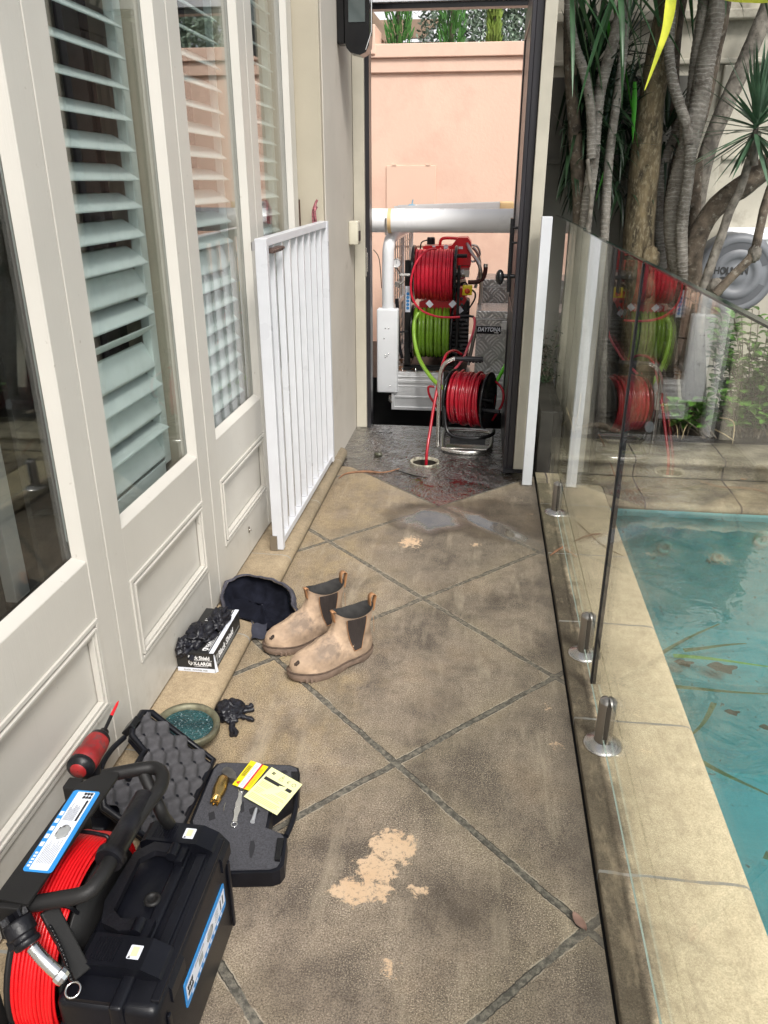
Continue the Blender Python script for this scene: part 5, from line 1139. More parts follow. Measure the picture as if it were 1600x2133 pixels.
# lid, swung open and leaning back on the step
hx, hz = -.668, .046; yA, yB = 1.285, 1.600
ang = R(138); du = Vector((math.cos(ang), 0, math.sin(ang))); dn = Vector((math.sin(ang), 0, -math.cos(ang)))
LW = .25
def Lp(u, v, w_): return Vector((hx, 0, hz)) + du * u + Vector((0, v, 0)) + dn * w_
ML2 = Matrix((du, Vector((0, 1, 0)), -dn)).transposed().to_4x4()
ML2 = Matrix(((du.x, 0, dn.x, hx), (0, 1, 0, 0), (du.z, 0, dn.z, hz), (0, 0, 0, 1)))
lidp = [(.004, yA), (.19, yA), (.215, yA + .03), (.215, yA + .085), (.175, yA + .10), (.175, yA + .20), (.225, yA + .215), (.235, yA + .24), (.235, yB - .02), (.215, yB), (.004, yB)]
mb = MB(); mb.prism(lidp, -.022, -.006, ML2); lb = mb.build('case_lid', M_blackp, t, bevel=.004)
mb = MB(); pts = [Lp(u, v, -.002) for u, v in lidp]; mb.tube([Lp(u + (.004 if u > .1 else 0), v + (.004 if v > yB - .03 else -.004 if v < yA + .03 else 0), .003) for u, v in lidp], .0085, 8, closed=True); mb.build('lid_rim', M_blackp, lb)
mb = MB(); mb.tube(cr([Lp(.213, yA + .06, -.012), Lp(.245, yA + .09, -.012), Lp(.25, yA + .15, -.012), Lp(.24, yA + .21, -.012)], 6), .007, 10); mb.build('carry_handle', M_blackp, lb)
mb = MB(); parts('latch', [lambda q: q.box(.232, .250, yB - .085, yB - .045, -.03, .012, ML2), lambda q: q.box(.205, .235, yA + .02, yA + .06, -.02, .014, ML2)], M_blackg, lb, bevel=.003); mb = MB(); mb.tube([Lp(.006, yA + .02, .004), Lp(.006, yB - .02, .004)], .006, 8)
def inside(u, v):
    c = False; n = len(lidp)
    for i in range(n):
        a, b = lidp[i], lidp[(i + 1) % n]
        if (a[1] > v) != (b[1] > v) and u < (b[0] - a[0]) * (v - a[1]) / (b[1] - a[1]) + a[0]: c = not c
    return c
mb = MB(); nu, nv = 96, 120; vs = []; idx = {}
for j in range(nv + 1):
    for i in range(nu + 1):
        u = .008 + .222 * i / nu; v = yA + .005 + (yB - yA - .01) * j / nv
        h = .0135 * (math.sin(u / .031 * math.pi) * math.sin(v / .031 * math.pi)) ; idx[i, j] = len(vs); vs.append(Lp(u, v, .006 + h + .0008 * noise.noise(Vector((u * 300, v * 300, 0)))))
fs = [(idx[i, j], idx[i + 1, j], idx[i + 1, j + 1], idx[i, j + 1]) for i in range(nu) for j in range(nv) if inside(.008 + .222 * (i + .5) / nu, yA + .005 + (yB - yA - .01) * (j + .5) / nv)]
mb.add(vs, fs, True); mb.build('convoluted_foam', mat('grey_eggcrate_foam', (.065, .063, .068), .95, var=.2, vs=60, bump=.3, bs=400), lb)
# things lying in the foam
zf = zt + .004
t = thing('brass_nozzle', G(455, 1645, zf), 'brass drain nozzle lying in the grey foam of the small case', 'nozzle')
a, b = P(466, 1621, Z=zf + .014), P(448, 1670, Z=zf + .012); M = (b - a).normalized().to_track_quat('Z', 'Y').to_matrix().to_4x4(); M.translation = a; L = (b - a).length
mb = MB(); mb.lathe([(.001, -.004), (.012, -.002), (.0165, L * .08), (.0170, L * .30), (.0185, L * .45), (.0175, L * .6), (.013, L * .80), (.0135, L * .86), (.010, L * .88), (.0105, L), (.006, L), (.001, L * .95)], M, 8); mb.build('body', M_brass, t)
mb = MB()
for k in range(6): an = k * math.pi / 3; mb.bar(M @ Vector((.0115 * math.cos(an), .0115 * math.sin(an), L * .88)), M @ Vector((.010 * math.cos(an), .010 * math.sin(an), L * 1.04)), .0028, 6)
mb.build('jets', M_brass, t)
t = thing('steel_elbow', G(475, 1613, zf), 'dull grey steel chisel head lying in the foam behind the brass nozzle', 'steel fitting')
mb = MB(); q = pxpoly([(462, 1616), (466, 1607), (474, 1604), (484, 1608), (492, 1617), (494, 1630), (480, 1628), (470, 1622)], zf + .006); mb.prism(q[::-1], zf, zf + .018); mb.build('head', mat('cast_steel', (.20, .19, .18), .4, .8, var=.3, vs=40), t, bevel=.004)
t = thing('ring_spanner', G(495, 1680, zf), 'silver double ended ring spanner lying on the grey foam', 'spanner')
mb = MB(); c0, c1 = P(503, 1646, Z=zf + .003), P(488, 1718, Z=zf + .003); d = c1 - c0; nrm = Vector((-d.y, d.x, 0)).normalized()
for c_ in (c0, c1): mb.lathe([(.0058, 0), (.0058, .005), (.0088, .005), (.0088, 0)], Matrix.Translation((c_.x, c_.y, zf)), 20)
ws = [.006, .0045, .0055, .008, .0065, .008, .0055, .0045, .006]; L_ = []; R_ = []
for k, w_ in enumerate(ws): q = c0 + d * (.08 + .84 * k / 8); L_.append(((q + nrm * w_).x, (q + nrm * w_).y)); R_.append(((q - nrm * w_).x, (q - nrm * w_).y))
mb.prism(R_ + L_[::-1], zf + .0005, zf + .0045); mb.build('spanner', M_chrome, t, bevel=.0008)
t = thing('plastic_vial', G(528, 1700, zf), 'small clear plastic vial lying on the grey foam', 'vial')
mb = MB(); a, b = P(534, 1684, Z=zf + .005), P(526, 1712, Z=zf + .005); mb.tube([a, a + (b - a) * .2, a + (b - a) * .85, b], [.003, .0042, .005, .0062], 12); mb.build('vial', mat('frosted_plastic', (.35, .36, .38), .2, var=.1), t)
t = thing('needle', G(467, 1682, zf), 'thin bright cleaning needle lying on the grey foam left of the spanner', 'needle')
mb = MB(); mb.tube([P(470, 1672, Z=zf + .002), P(467, 1680, Z=zf + .002), P(466, 1690, Z=zf + .002)], [.0012, .002, .0008], 6); mb.build('needle', M_chrome, t)
# instruction cards
def card(name, pts, z0, m, label):
    q = [P(px, py, Z=z) for (px, py), z in zip(pts, z0)]
    t = thing(name, q[0], label, 'card')
    n_ = (q[1] - q[0]).cross(q[3] - q[0]).normalized(); n_ = -n_ if n_.z < 0 else n_
    mb = MB(); mb.add(q + [p_ - n_ * .0006 for p_ in q], [(0, 1, 2, 3), (7, 6, 5, 4)] + [(k, (k + 1) % 4 + 0, (k + 1) % 4 + 4, k + 4) for k in range(4)]); mb.build('sheet', m, t)
    return t, q, n_
def onq(q, n_, u, v, h=.0004): return q[0] * (1 - u) * (1 - v) + q[1] * u * (1 - v) + q[2] * u * v + q[3] * (1 - u) * v + n_ * h
def rows(q, n_, u0, u1, v0, v1, h=.0004): return [onq(q, n_, u, v, h) for u, v in ((u0, v0), (u1, v0), (u1, v1), (u0, v1))]
zq = zf + .010
t, q, n_ = card('warning_card', [(523, 1584), (559, 1597), (519, 1647), (484, 1634)], [zq + .004, zq + .004, zq, zq], M_yel, 'yellow warning card with white and red stripes lying on the foam case')
for u0, u1, m in ((.33, .62, M_lab), (.62, .72, M_redp)):
    mb = MB(); mb.add(rows(q, n_, u0, u1, 0, 1), [(0, 1, 2, 3)]); mb.build('stripe', m, t)
mb = MB()
for k in range(3): mb.add(rows(q, n_, .08 + k * .07, .115 + k * .07, .18, .62), [(0, 1, 2, 3)])
for k in range(3): mb.add(rows(q, n_, .76 + k * .06, .775 + k * .06, .15, .9), [(0, 1, 2, 3)])
for k in range(5): mb.add(rows(q, n_, .37 + k * .045, .38 + k * .045, .08, .92, .0006), [(0, 1, 2, 3)])
mb.build('print', M_blk, t)
mb = MB(); mb.add([onq(q, n_, .08, .88), onq(q, n_, .28, .93), onq(q, n_, .26, .78)], [(0, 1, 2)]); mb.build('warning_mark', M_redp, t)
t, q, n_ = card('instruction_sheet', [(566, 1598), (630, 1634), (577, 1698), (508, 1659)], [zq + .006, zq + .003, zq - .004, zq + .004], M_paleyel, 'pale yellow printed instruction sheet lying over the foam case')
mb = MB(); mb.add(rows(q, n_, .06, .90, .28, .37), [(0, 1, 2, 3)])
pu = (q[1] - q[0]).normalized(); Mq = frame(onq(q, n_, .18, .12, .0006), pu, n_.cross(pu)); emblem(mb, Mq, .009)
def ringq(u, v, r_, w_):
    c_ = onq(q, n_, u, v, .0006); K = 18; e1 = pu; e2 = n_.cross(pu); vs = [c_ + (e1 * math.cos(6.283 * k / K) + e2 * math.sin(6.283 * k / K)) * rr_ for rr_ in (r_, r_ - w_) for k in range(K)]
    mb.add(vs, [(k, (k + 1) % K, K + (k + 1) % K, K + k) for k in range(K)])
ringq(.84, .14, .0058, .0013)
tri = [onq(q, n_, .40, .20, .0006), onq(q, n_, .46, .04, .0006), onq(q, n_, .52, .20, .0006)]
for k in range(3): mb.bar(tri[k], tri[(k + 1) % 3], .0004, 4)
mb.bar(onq(q, n_, .46, .10, .0006), onq(q, n_, .46, .16, .0006), .0005, 4); mb.bar(onq(q, n_, .64, .14, .0006), onq(q, n_, .70, .10, .0006), .0009, 4); mb.bar(onq(q, n_, .64, .14, .0006), onq(q, n_, .69, .18, .0006), .0009, 4)
mb.build('print', M_blk, t)
mb = MB(); rn = random.Random(5)
for k in range(14):
    v = .43 + k * .038
    if k in (4, 9): continue
    mb.add(rows(q, n_, .07, rn.uniform(.8, .93), v, v + .012), [(0, 1, 2, 3)])
mb.build('small_print', mat('small_print_green', (.36, .37, .16), .6), t)
# ------------------------------------------------------------------ impact driver on the step
t = thing('impact_driver', (-.855, 1.30, .05), 'worn red and black cordless impact driver standing on the step against the door', 'impact driver')
a, b, tip = P(168, 1598, X=-.85), P(212, 1532, X=-.852), P(247, 1460, X=-.855)
ax = (b - a).normalized(); M = ax.to_track_quat('Z', 'Y').to_matrix().to_4x4(); M.translation = a; L = (b - a).length
mb = MB(); mb.lathe([(.022, .0), (.031, .006), (.0315, .03), (.031, L * .35), (.0285, L * .45), (.029, L * .7), (.027, L * .82)], M, 22); mb.build('housing', mat('worn_red_plastic', (.30, .016, .018), .42, var=.3, vs=20, dirt=(.07, .05, .05), ds=30, dt=.54), t)
mb = MB(); mb.lathe([(.001, -.013), (.020, -.012), (.021, -.009), (.0305, -.006), (.0315, .008), (.030, .0095)], M, 22); mb.build('rear_bumper', M_rubber, t); mb = MB()
mb.lathe([(.0262, L * .8), (.025, L * .92), (.018, L * 1.0), (.012, L * 1.06), (.011, L * 1.14), (.001, L * 1.15)], M, 20); mb.build('nose', M_rubber, t)
mb = MB(); mb.lathe([(.001, -.0145), (.0185, -.0135), (.019, -.0122)], M, 22); cp = mb.build('end_cap', MATS['worn_red_plastic'], t)
mb = MB(); mb.bar(b + ax * .01, b + (tip - b) * .55, .0045, 8); mb.build('bit_holder', M_blackg, t)
mb = MB(); mb.tube([b + (tip - b) * .55, b + (tip - b) * .9, tip], [.0042, .0035, .001], 8); mb.build('bit', M_redpl, t)
mb = MB(); hb = a + ax * .05; mb.tube(cr([hb + Vector((0, 0, -.015)), hb + Vector((0, -.006, -.06)), hb + Vector((0, -.014, -.13)), (hb.x, hb.y - .01, .11)], 5), .017, 12); mb.build('handle', M_rubber, t)
mb = MB(); mb.rbox(hb.x - .035, hb.x + .035, hb.y - .06, hb.y + .05, .052, .115, .01); mb.build('battery', M_blackp, t)
# ------------------------------------------------------------------ drain lid, gloves, box, hat
c = P(388, 1510, Z=.066); r_ = (P(458, 1512, Z=.066) - P(318, 1506, Z=.066)).length / 2 * .93
t = thing('drain_cover', (c.x, c.y, .05), 'round brass rimmed drain lid filled with wet green gravel resting on the step', 'drain lid')
Mt = Matrix.Translation((c.x + .004, c.y, .066)) @ Matrix.Rotation(R(5), 4, 'Y')
mb = MB(); mb.lathe([(r_ * .93, -.014), (r_, -.010), (r_, .006), (r_ * .98, .009), (r_ * .90, .010), (r_ * .87, .008), (r_ * .80, .002), (r_ * .79, -.004), (r_ * .78, -.012)], Mt, 56); mb.build('rim', mat('tarnished_brass', (.19, .18, .115), .5, .35, var=.35, vs=25, dirt=(.09, .085, .06), ds=18, dt=.55), t)
mb = MB(); mb.grid(lambda u, v: Mt @ Vector((r_ * .80 * v * math.cos(2 * math.pi * u), r_ * .80 * v * math.sin(2 * math.pi * u), -.003 + .0016 * noise.noise(Vector((v * 22 * math.cos(6.283 * u), v * 22 * math.sin(6.283 * u), 0))))), 60, 20); mb.build('gravel_infill', M_gravel, t)
def crumple(mb, c, rx, ry, rz, seed, amp=.42, fq=2.4, nu=44, nv=26):
    c = Vector(c); vs = []
    for j in range(nv + 1):
        for i in range(nu):
            th = math.pi * j / nv; ph = 2 * math.pi * i / nu; d = Vector((math.sin(th) * math.cos(ph), math.sin(th) * math.sin(ph), math.cos(th)))
            n1 = noise.noise(d * fq + Vector((seed, 0, 0))); n2 = 1 - abs(noise.noise(d * fq * 2.1 + Vector((0, seed, 3)))) * 2; n3 = 1 - abs(noise.noise(d * fq * 4.6 + Vector((seed, seed, 3)))) * 2
            k = .82 + amp * n1 + .22 * n2 + .10 * n3; q = Vector((c.x + d.x * rx * k, c.y + d.y * ry * k, c.z + d.z * rz * k)); q.z = max(q.z, c.z - rz * .8); vs.append(q)
    mb.add(vs, [(j * nu + i, (j + 1) * nu + i, (j + 1) * nu + (i + 1) % nu, j * nu + (i + 1) % nu) for j in range(nv) for i in range(nu)], True)
M_nit = mat('black_nitrile', (.010, .010, .016), .42, var=.4, vs=50, bump=.55, bs=70)
g = P(482, 1485, Z=.012)
def finger(mb, a, b, r0, seed):
    a, b = Vector(a), Vector(b); L = [a + (b - a) * k / 9 + Vector((noise.noise(Vector((k * .7, seed, 0))) * .006, noise.noise(Vector((k * .7, seed, 5))) * .006, 0)) for k in range(10)]
    mb.tube(L, [r0 * (1 + .28 * math.sin(k * 2.3 + seed)) for k in range(10)], 8)
mb = MB(); crumple(mb, (g.x - .008, g.y + .012, .016), .040, .042, .020, 3); crumple(mb, (g.x + .002, g.y - .018, .014), .030, .028, .016, 9)
for k, (px, py) in enumerate(((524, 1470), (528, 1500), (525, 1478), (490, 1532), (482, 1530), (508, 1465), (450, 1462), (462, 1500))): q = P(px, py, Z=.009); finger(mb, (g.x, g.y, .013), (q.x, q.y, .009), .0075, k * 3.1)
tag(mb.build('rubber_glove', M_nit, loc=(g.x, g.y, 0)), 'crumpled black rubber glove lying on the paving beside the drain lid', 'glove')
# glove box
t = thing('glove_box', (-.85, 2.14, .05), 'black and white printed glove box standing open on the step', 'glove box')
bx0, bx1, by0, by1, bz0, bz1 = -.915, -.797, 2.0, 2.275, .052, .122
mb = MB(); mb.box(bx0, bx1, by0, by1, bz0, bz1); mb.build('carton', M_blk, t, bevel=.001)
mb = MB(); mb.box(bx1 - .014, bx1 + .0004, by0, by1, bz1 + .0002, bz1 + .0012); mb.box(bx0 - .004, bx1 + .001, by0 - .0035, by0 - .0026, bz0 - .001, bz0 + .013); mb.build('white_band', M_lab, t)
mb = MB(); mb.box(bx0 - .004, bx1 + .001, by0 - .0024, by0 - .0006, bz0 - .001, bz1); fl_ = mb.build('end_flap', M_blk, t)
mb = MB(); mb.add([(bx1 + .0015, by0 - .003, bz1 - .004), (bx1 + .0015, by0 + .003, bz1 - .004), (bx1 + .010, by0 + .006, bz0), (bx1 + .003, by0 - .003, bz0)], [(0, 1, 2, 3)]); mb.build('side_flap', M_lab, t)
yt = by0 - .0038
text('Black Shield', .0185, XZ(bx0 + .034, yt + .0008, bz0 + .046), M_wht, fl_, bold=.0004, sx=.80)
text('X-LARGE', .0175, XZ(bx0 + .050, yt + .0008, bz0 + .0245), M_wht, fl_, bold=.0005, sx=.84)
text('BLACK   POWDER FREE', .0075, XZ(bx0 + .016, yt - .0002, bz0 + .0035), M_grey, fl_, bold=.0002)
mb = MB()
mb.box(bx0 + .035, bx0 + .112, yt + .0006, yt + .0010, bz0 + .0425, bz0 + .0435); mb.box(bx0 + .052, bx0 + .098, yt + .0006, yt + .0010, bz0 + .0200, bz0 + .0212)
def shield(mb, M, s):
    o_ = [(-.5, .5), (0, .6), (.5, .5), (.45, -.1), (0, -.6), (-.45, -.1)]; i_ = [(x * .6, y * .6) for x, y in o_]; K = 6
    mb.add([(x * s, y * s, 0) for x, y in o_ + i_], [(k, (k + 1) % K, K + (k + 1) % K, K + k) for k in range(K)], False, M); mb.add([(0, .36 * s, 0), (.27 * s, .28 * s, 0), (.2 * s, -.1 * s, 0), (0, -.3 * s, 0)], [(0, 1, 2, 3)], False, M)
shield(mb, XZ(bx0 + .041, yt + .0008, bz0 + .031), .016); mb.build('flap_print', M_wht, fl_)
# print on the top and the side
Mt_ = Matrix(((0, -1, 0, bx1 - .022), (1, 0, 0, by0 + .012), (0, 0, 1, bz1 + .0006), (0, 0, 0, 1)))
mb = MB(); shield(mb, Mt_ @ Matrix.Translation((.010, .010, .0)), .018); mb.box(.0, .26, -.0035, -.0022, 0, .0004, Mt_)
shield(mb, Mt_ @ Matrix.Translation((.185, .006, 0)), .018)
for k in range(4): mb.box(.105 + k * .011, .112 + k * .011, .004 + (k % 2) * .005, .022 + (k % 2) * .003, 0, .0004, Mt_ @ Matrix.Rotation(.1, 4, 'Z'))
mb.box(.024, .085, .001, .0025, 0, .0004, Mt_); mb.build('top_print', M_wht, t)
text('X-LARGE', .0165, Mt_ @ Matrix.Translation((.022, .005, .0003)), M_wht, t, bold=.0004, sx=.85)
text('Black Shield', .024, Mt_ @ Matrix.Translation((.10, .055, .0003)), M_wht, t, bold=.0004, sx=.8)
text('X-LARGE', .009, Mt_ @ Matrix.Translation((.2, .003, .0003)), M_wht, t, bold=.0003)
Ms_ = YZ(bx1 + .0006, by0 + .012, bz0)
text('Black Shield', .034, Ms_ @ Matrix.Translation((.03, .026, .0003)), M_wht, t, bold=.0004, sx=.95)
mb = MB(); mb.box(.0, .25, .016, .0185, 0, .0004, Ms_); mb.box(.02, .20, .010, .0115, 0, .0004, Ms_); shield(mb, Ms_ @ Matrix.Translation((.012, .034, 0)), .03); mb.build('side_print', M_grey, t)
mb = MB(); crumple(mb, (-.868, 2.085, .138), .045, .062, .026, 5, .5); crumple(mb, (-.835, 2.17, .142), .030, .065, .024, 8, .5); crumple(mb, (-.905, 2.02, .125), .032, .032, .030, 12, .5)
for k, (x, y, z) in enumerate(((-.87, 1.985, .10), (-.89, 1.99, .12), (-.81, 2.21, .15), (-.85, 2.24, .14))): finger(mb, (-.86, 2.08, .135), (x, y, z), .010, k * 2.2)
for v_i, v in enumerate(mb.v): mb.v[v_i] = (max(v[0], -.917), v[1], v[2])
tag(mb.build('rubber_glove', M_nit, loc=(-.86, 2.1, .125)), 'tangle of black rubber gloves pulled out on top of the glove box', 'gloves')
# hat
hc = P(530, 1262, Z=.07)
t = thing('hat', (hc.x, hc.y, .03), 'charcoal cloth hat lying on its side with the dark inside showing', 'hat')
hz = frame((0, 0, 0), (1, 0, 0), (0, 1, 0))
def hatpt(u, v, off=0):
    # u around, v from the rim (0) to the crown bottom (1)
    a = 2 * math.pi * u; k = math.cos(v * math.pi / 2) ** .6 if v < 1 else 0
    n1 = noise.noise(Vector((math.cos(a) * 1.6, math.sin(a) * 1.6, v * 2 + 4))) * .22; n2 = (1 - 2 * abs(noise.noise(Vector((math.cos(a) * 3.4, math.sin(a) * 3.4, v * 3 + 9))))) * .045
    r1, r2 = .138 + off, .094 + off
    q = Vector((r1 * k * (1 + (n1 + n2) * (1 - .85 * v)) * math.cos(a), r2 * k * (1 + (n1 + n2) * (1 - .85 * v)) * math.sin(a), -.064 * math.sin(v * math.pi / 2) - off + .012 * noise.noise(Vector((math.cos(a) * 3, math.sin(a) * 3, 1)))))
    q += Vector((0, 0, .016 * noise.noise(q * 26) + .007 * noise.noise(q * 60))) * min(1, v * 3); return q
tilt = Matrix.Translation((hc.x + .012, hc.y + .0, .088)) @ Matrix.Rotation(R(-27), 4, 'Z') @ Matrix.Rotation(R(34), 4, 'X') @ Matrix.Rotation(R(14), 4, 'Y')
def hg(u, v, off=0):
    q = tilt @ hatpt(u, v, off); fz = .052 if q.x < -.76 else .003 if q.x > -.74 else .003 + .049 * (-.74 - q.x) / .02
    q.z = max(q.z, fz + (.004 if off == 0 else 0)); q.x = max(q.x, -.915); return q
mb = MB(); mb.grid(lambda u, v: hg(u, v, .005), 60, 18); mb.build('crown', M_cloth, t)
mb = MB(); mb.grid(lambda u, v: hg(u, v * .995, 0), 60, 18, flip=True); mb.build('lining', M_clothd, t)
mb = MB()
def band(u, v):
    a = 2 * math.pi * u; q0 = hatpt(u, 0, .006); ln = 1.0 + v * .14; rise = .014 * math.sin(v * math.pi * .9) - .022 * v * (1 + .3 * math.sin(a * 3 + 1)); q = tilt @ Vector((q0.x * ln, q0.y * ln, q0.z + rise))
    fz = .054 if q.x < -.76 else .004; q.z = max(q.z, fz); q.x = max(q.x, -.912); return q
mb.grid(band, 72, 6); mb.build('brim', mat('grey_brim_cloth', (.075, .072, .088), .92, var=.25, vs=30, bump=.5, bs=260, spec=.2), t)
mb = MB(); mb.grid(lambda u, v: Vector((hc.x + .02 + u * .05, hc.y - .105 - v * .035 + u * .02, .055 - v * .04 + .006 * math.sin(u * 6))), 8, 6); mb.build('side_flap', M_cloth, t)
# ------------------------------------------------------------------ boots
def boot(ox, oy, ang, label, lean=0):
    t = thing('work_boot', (ox, oy, 0), label, 'boot', 'pair of tan elastic sided work boots')
    Mb = Matrix.Translation((ox, oy, 0)) @ Matrix.Rotation(ang, 4, 'Z')       # x: heel (0) to toe (.315)
    def outline(heel, toe, hw, z, k=40, foot=1.0, dz=None):
        pts = []
        for i in range(k):
            a = 2 * math.pi * i / k; c_, s_ = math.cos(a), math.sin(a)
            cx_ = (heel + toe) / 2; rx = (toe - heel) / 2
            ex = 2.35; sx_ = abs(c_) ** (2 / ex) * (1 if c_ > 0 else -1); sy_ = abs(s_) ** (2 / ex) * (1 if s_ > 0 else -1)
            x = cx_ + rx * sx_; u = (x - 0) / .315
            w_ = 1 + foot * (.11 * math.exp(-((u - .74) / .18) ** 2) - .17 * math.exp(-((u - .38) / .17) ** 2) - .08 * math.exp(-((u - .0) / .15) ** 2))
            y = hw * w_ * sy_ + foot * .010 * math.sin(u * 3.1 - .4) * 1
            zz = z if dz is None else z + dz(x)
            pts.append(Vector((x, y, zz)))
        return pts
    def loft(mb, rings, close_top=False, close_bot=False):
        k = len(rings[0]); vs = [p for r_ in rings for p in r_]
        fs = [(j * k + i, j * k + (i + 1) % k, (j + 1) * k + (i + 1) % k, (j + 1) * k + i) for j in range(len(rings) - 1) for i in range(k)]
        mb.add(vs, fs, True, Mb)
        if close_bot: mb.add(rings[0], [tuple(range(k))[::-1]], False, Mb)
        if close_top: mb.add(rings[-1], [tuple(range(k))], False, Mb)
    spring = lambda x: .010 * max(0, (x - .22) / .1) ** 1.6          # toe spring
    mb = MB(); loft(mb, [outline(.006, .318, .051, .001, dz=lambda x: spring(x) + (.012 * math.exp(-((x - .105) / .022) ** 2))), outline(.0, .324, .054, .010, dz=spring), outline(-.002, .325, .0545, .020, dz=spring), outline(.001, .321, .0525, .030, dz=spring), outline(.008, .312, .048, .034, dz=spring)], True, True)
    for k in range(13):
        x = .135 + k * .0145
        for s_ in (-1, 1):
            w_ = .052 * (1 + .11 * math.exp(-((x / .315 - .74) / .18) ** 2) - .17 * math.exp(-((x / .315 - .38) / .17) ** 2)) * (1 if x < .26 else max(.3, 1 - ((x - .26) / .062) ** 2))
            mb.box(x - .004, x + .004, s_ * w_ - .004, s_ * w_ + .004, .0005 + spring(x), .016 + spring(x), Mb)
    mb.build('sole', M_sole, t, bevel=.0015)
    mb = MB(); wl = outline(.000, .3225, .0535, .031, k=60, dz=spring); mb.tube([Mb @ q_ for q_ in wl], .0028, 6, closed=True); mb.build('welt', mat('dark_welt', (.10, .065, .045), .8, var=.3, vs=60), t)
    lv = [(.004, .316, .0495, .030), (.003, .316, .0505, .042), (.003, .313, .0500, .055), (.004, .306, .0480, .068), (.006, .290, .0450, .080), (.008, .262, .0415, .090), (.010, .228, .0395, .100), (.011, .196, .0385, .112), (.011, .172, .0385, .126), (.009, .156, .0390, .142), (.006, .148, .0405, .160), (.003, .146, .0420, .178), (.001, .147, .0425, .194)]
    rings = []
    for h_, to, hw, z in lv:
        o_ = outline(h_, to, hw, z, k=72, foot=max(0, 1 - (z - .04) / .12), dz=(lambda x, z=z: spring(x) * max(0, 1 - (z - .03) / .09) + (0 if z < .17 else (.018 * ((x - .07) / .075) ** 2 - .012) * (z - .17) / .02)))
        for p_ in o_:                                             # wrinkles and dents across the vamp
            nn = noise.noise(Vector((p_.x * 26, p_.y * 20, z * 30 + ang * 9))); cr_ = math.sin(p_.x * 140 + 3 * noise.noise(Vector((p_.y * 30, z * 30, 1)))) * math.exp(-((p_.x - .195) / .035) ** 2) * (1 if .06 < z < .13 else 0)
            d = Vector((p_.x - .1, p_.y, 0)).normalized() if z > .1 else Vector((0, p_.y, 0)).normalized(); p_ += (0 if z > .17 else 1) * d * (.0042 * nn + .0018 * noise.noise(p_ * 70)) + (0 if z > .17 else 1) * Vector((0, 0, .0065 * cr_))
        rings.append(o_)
    mb = MB(); loft(mb, rings); up = mb.build('upper', M_leather, t)
    top = rings[-1]; c_ = sum(top, Vector()) / len(top)
    mb = MB(); inr = [[c_ + (p_ - c_) * .99 + Vector((0, 0, .001)) for p_ in top], [c_ + (p_ - c_) * .92 + Vector((0, 0, -.001)) for p_ in top], [c_ + (p_ - c_) * .78 + Vector((0, 0, -.06)) for p_ in top], [c_ + (p_ - c_) * .62 + Vector((0, 0, -.12)) for p_ in top]]
    loft(mb, inr); mb.add(inr[-1], [tuple(range(72))], False, Mb); mb.build('lining', mat('boot_lining', (.035, .033, .032), .9, var=.3, vs=40), t)
    # elastic gussets on both sides
    for s_ in (1, -1):
        def gp_(u, v, s_=s_):
            z = .184 - v * .118; half = .036 * (1 - .60 * v ** 2.2); x = .084 + (u - .5) * 2 * half
            # find the surface half width at this height
            for a_, b_ in zip(lv, lv[1:]):
                if a_[3] <= z <= b_[3] + 1e-6:
                    f = (z - a_[3]) / (b_[3] - a_[3]); he = a_[0] + (b_[0] - a_[0]) * f; to = a_[1] + (b_[1] - a_[1]) * f; hw = a_[2] + (b_[2] - a_[2]) * f; break
            else: he, to, hw = lv[-1][0], lv[-1][1], lv[-1][2]
            cx_, rx = (he + to) / 2, (to - he) / 2; c_ = max(-1, min(1, (x - cx_) / rx)); y = hw * (1 - abs(c_) ** 2.35) ** (1 / 2.35)
            ft = max(0, 1 - (z - .04) / .12); uu = x / .315; y *= 1 + ft * (.11 * math.exp(-((uu - .74) / .18) ** 2) - .17 * math.exp(-((uu - .38) / .17) ** 2) - .08 * math.exp(-(uu / .15) ** 2))
            y = s_ * y + ft * .010 * math.sin(uu * 3.1 - .4)
            return Mb @ Vector((x, y + s_ * (.0040 + .0006 * math.sin(u * 40)), z - .004))
        mb = MB(); mb.grid(gp_, 16, 12, flip=s_ < 0); mb.build('elastic_gusset', M_elastic, t)
        mb = MB(); sg = [gp_(0, v / 10) for v in range(11)] + [gp_(u / 6, 1) for u in range(1, 6)] + [gp_(1, v / 10) for v in range(10, -1, -1)]; mb.tube(sg, .0012, 5); mb.build('gusset_seam', M_strap, t)
    for x, h_ in ((-.001, .030), (.149, .012)):
        mb = MB(); z = .196
        pts_ = [(x, 0, z - .03), (x + (-.006 if x < .1 else .004), 0, z), (x + (-.010 if x < .1 else .008), 0, z + h_ * .8), (x + .002, 0, z + h_), (x + (.010 if x < .1 else -.006), 0, z + h_ * .6), (x + (.008 if x < .1 else -.006), 0, z - .015)]
        c2 = cr(pts_, 5); vs = []
        for p_ in c2: vs += [p_ + Vector((0, -.010, 0)), p_ + Vector((0, .010, 0))]
        mb.add(vs, [(2 * k, 2 * k + 1, 2 * k + 3, 2 * k + 2) for k in range(len(c2) - 1)], True, Mb); tb_ = mb.build('pull_tab', M_strap, t)
        so_ = tb_.modifiers.new('s', 'SOLIDIFY'); so_.thickness = .0018
    Mt2 = Mb @ Matrix.Translation((.297, .014, .0705)) @ Matrix.Rotation(R(38), 4, 'Y'); mb = MB(); mb.ell((0, 0, 0), .013, .015, .0045, Mt2, amp=.25, fq=3)
    mb.build('worn_toe_patch', mat('scuffed_toe', (.055, .035, .025), .8, var=.5, vs=60), t)
    mb = MB(); mb.tube([Mb @ Vector((.20 + .028 * math.cos(a), .050 * math.sin(a) * 1.02, .083 + .012 * math.cos(a))) for a in []] or [Mb @ Vector((.012, .030, .16)), Mb @ Vector((.012, .032, .10))], .0008, 5); mb.build('stitching', M_strap, t)
    return t
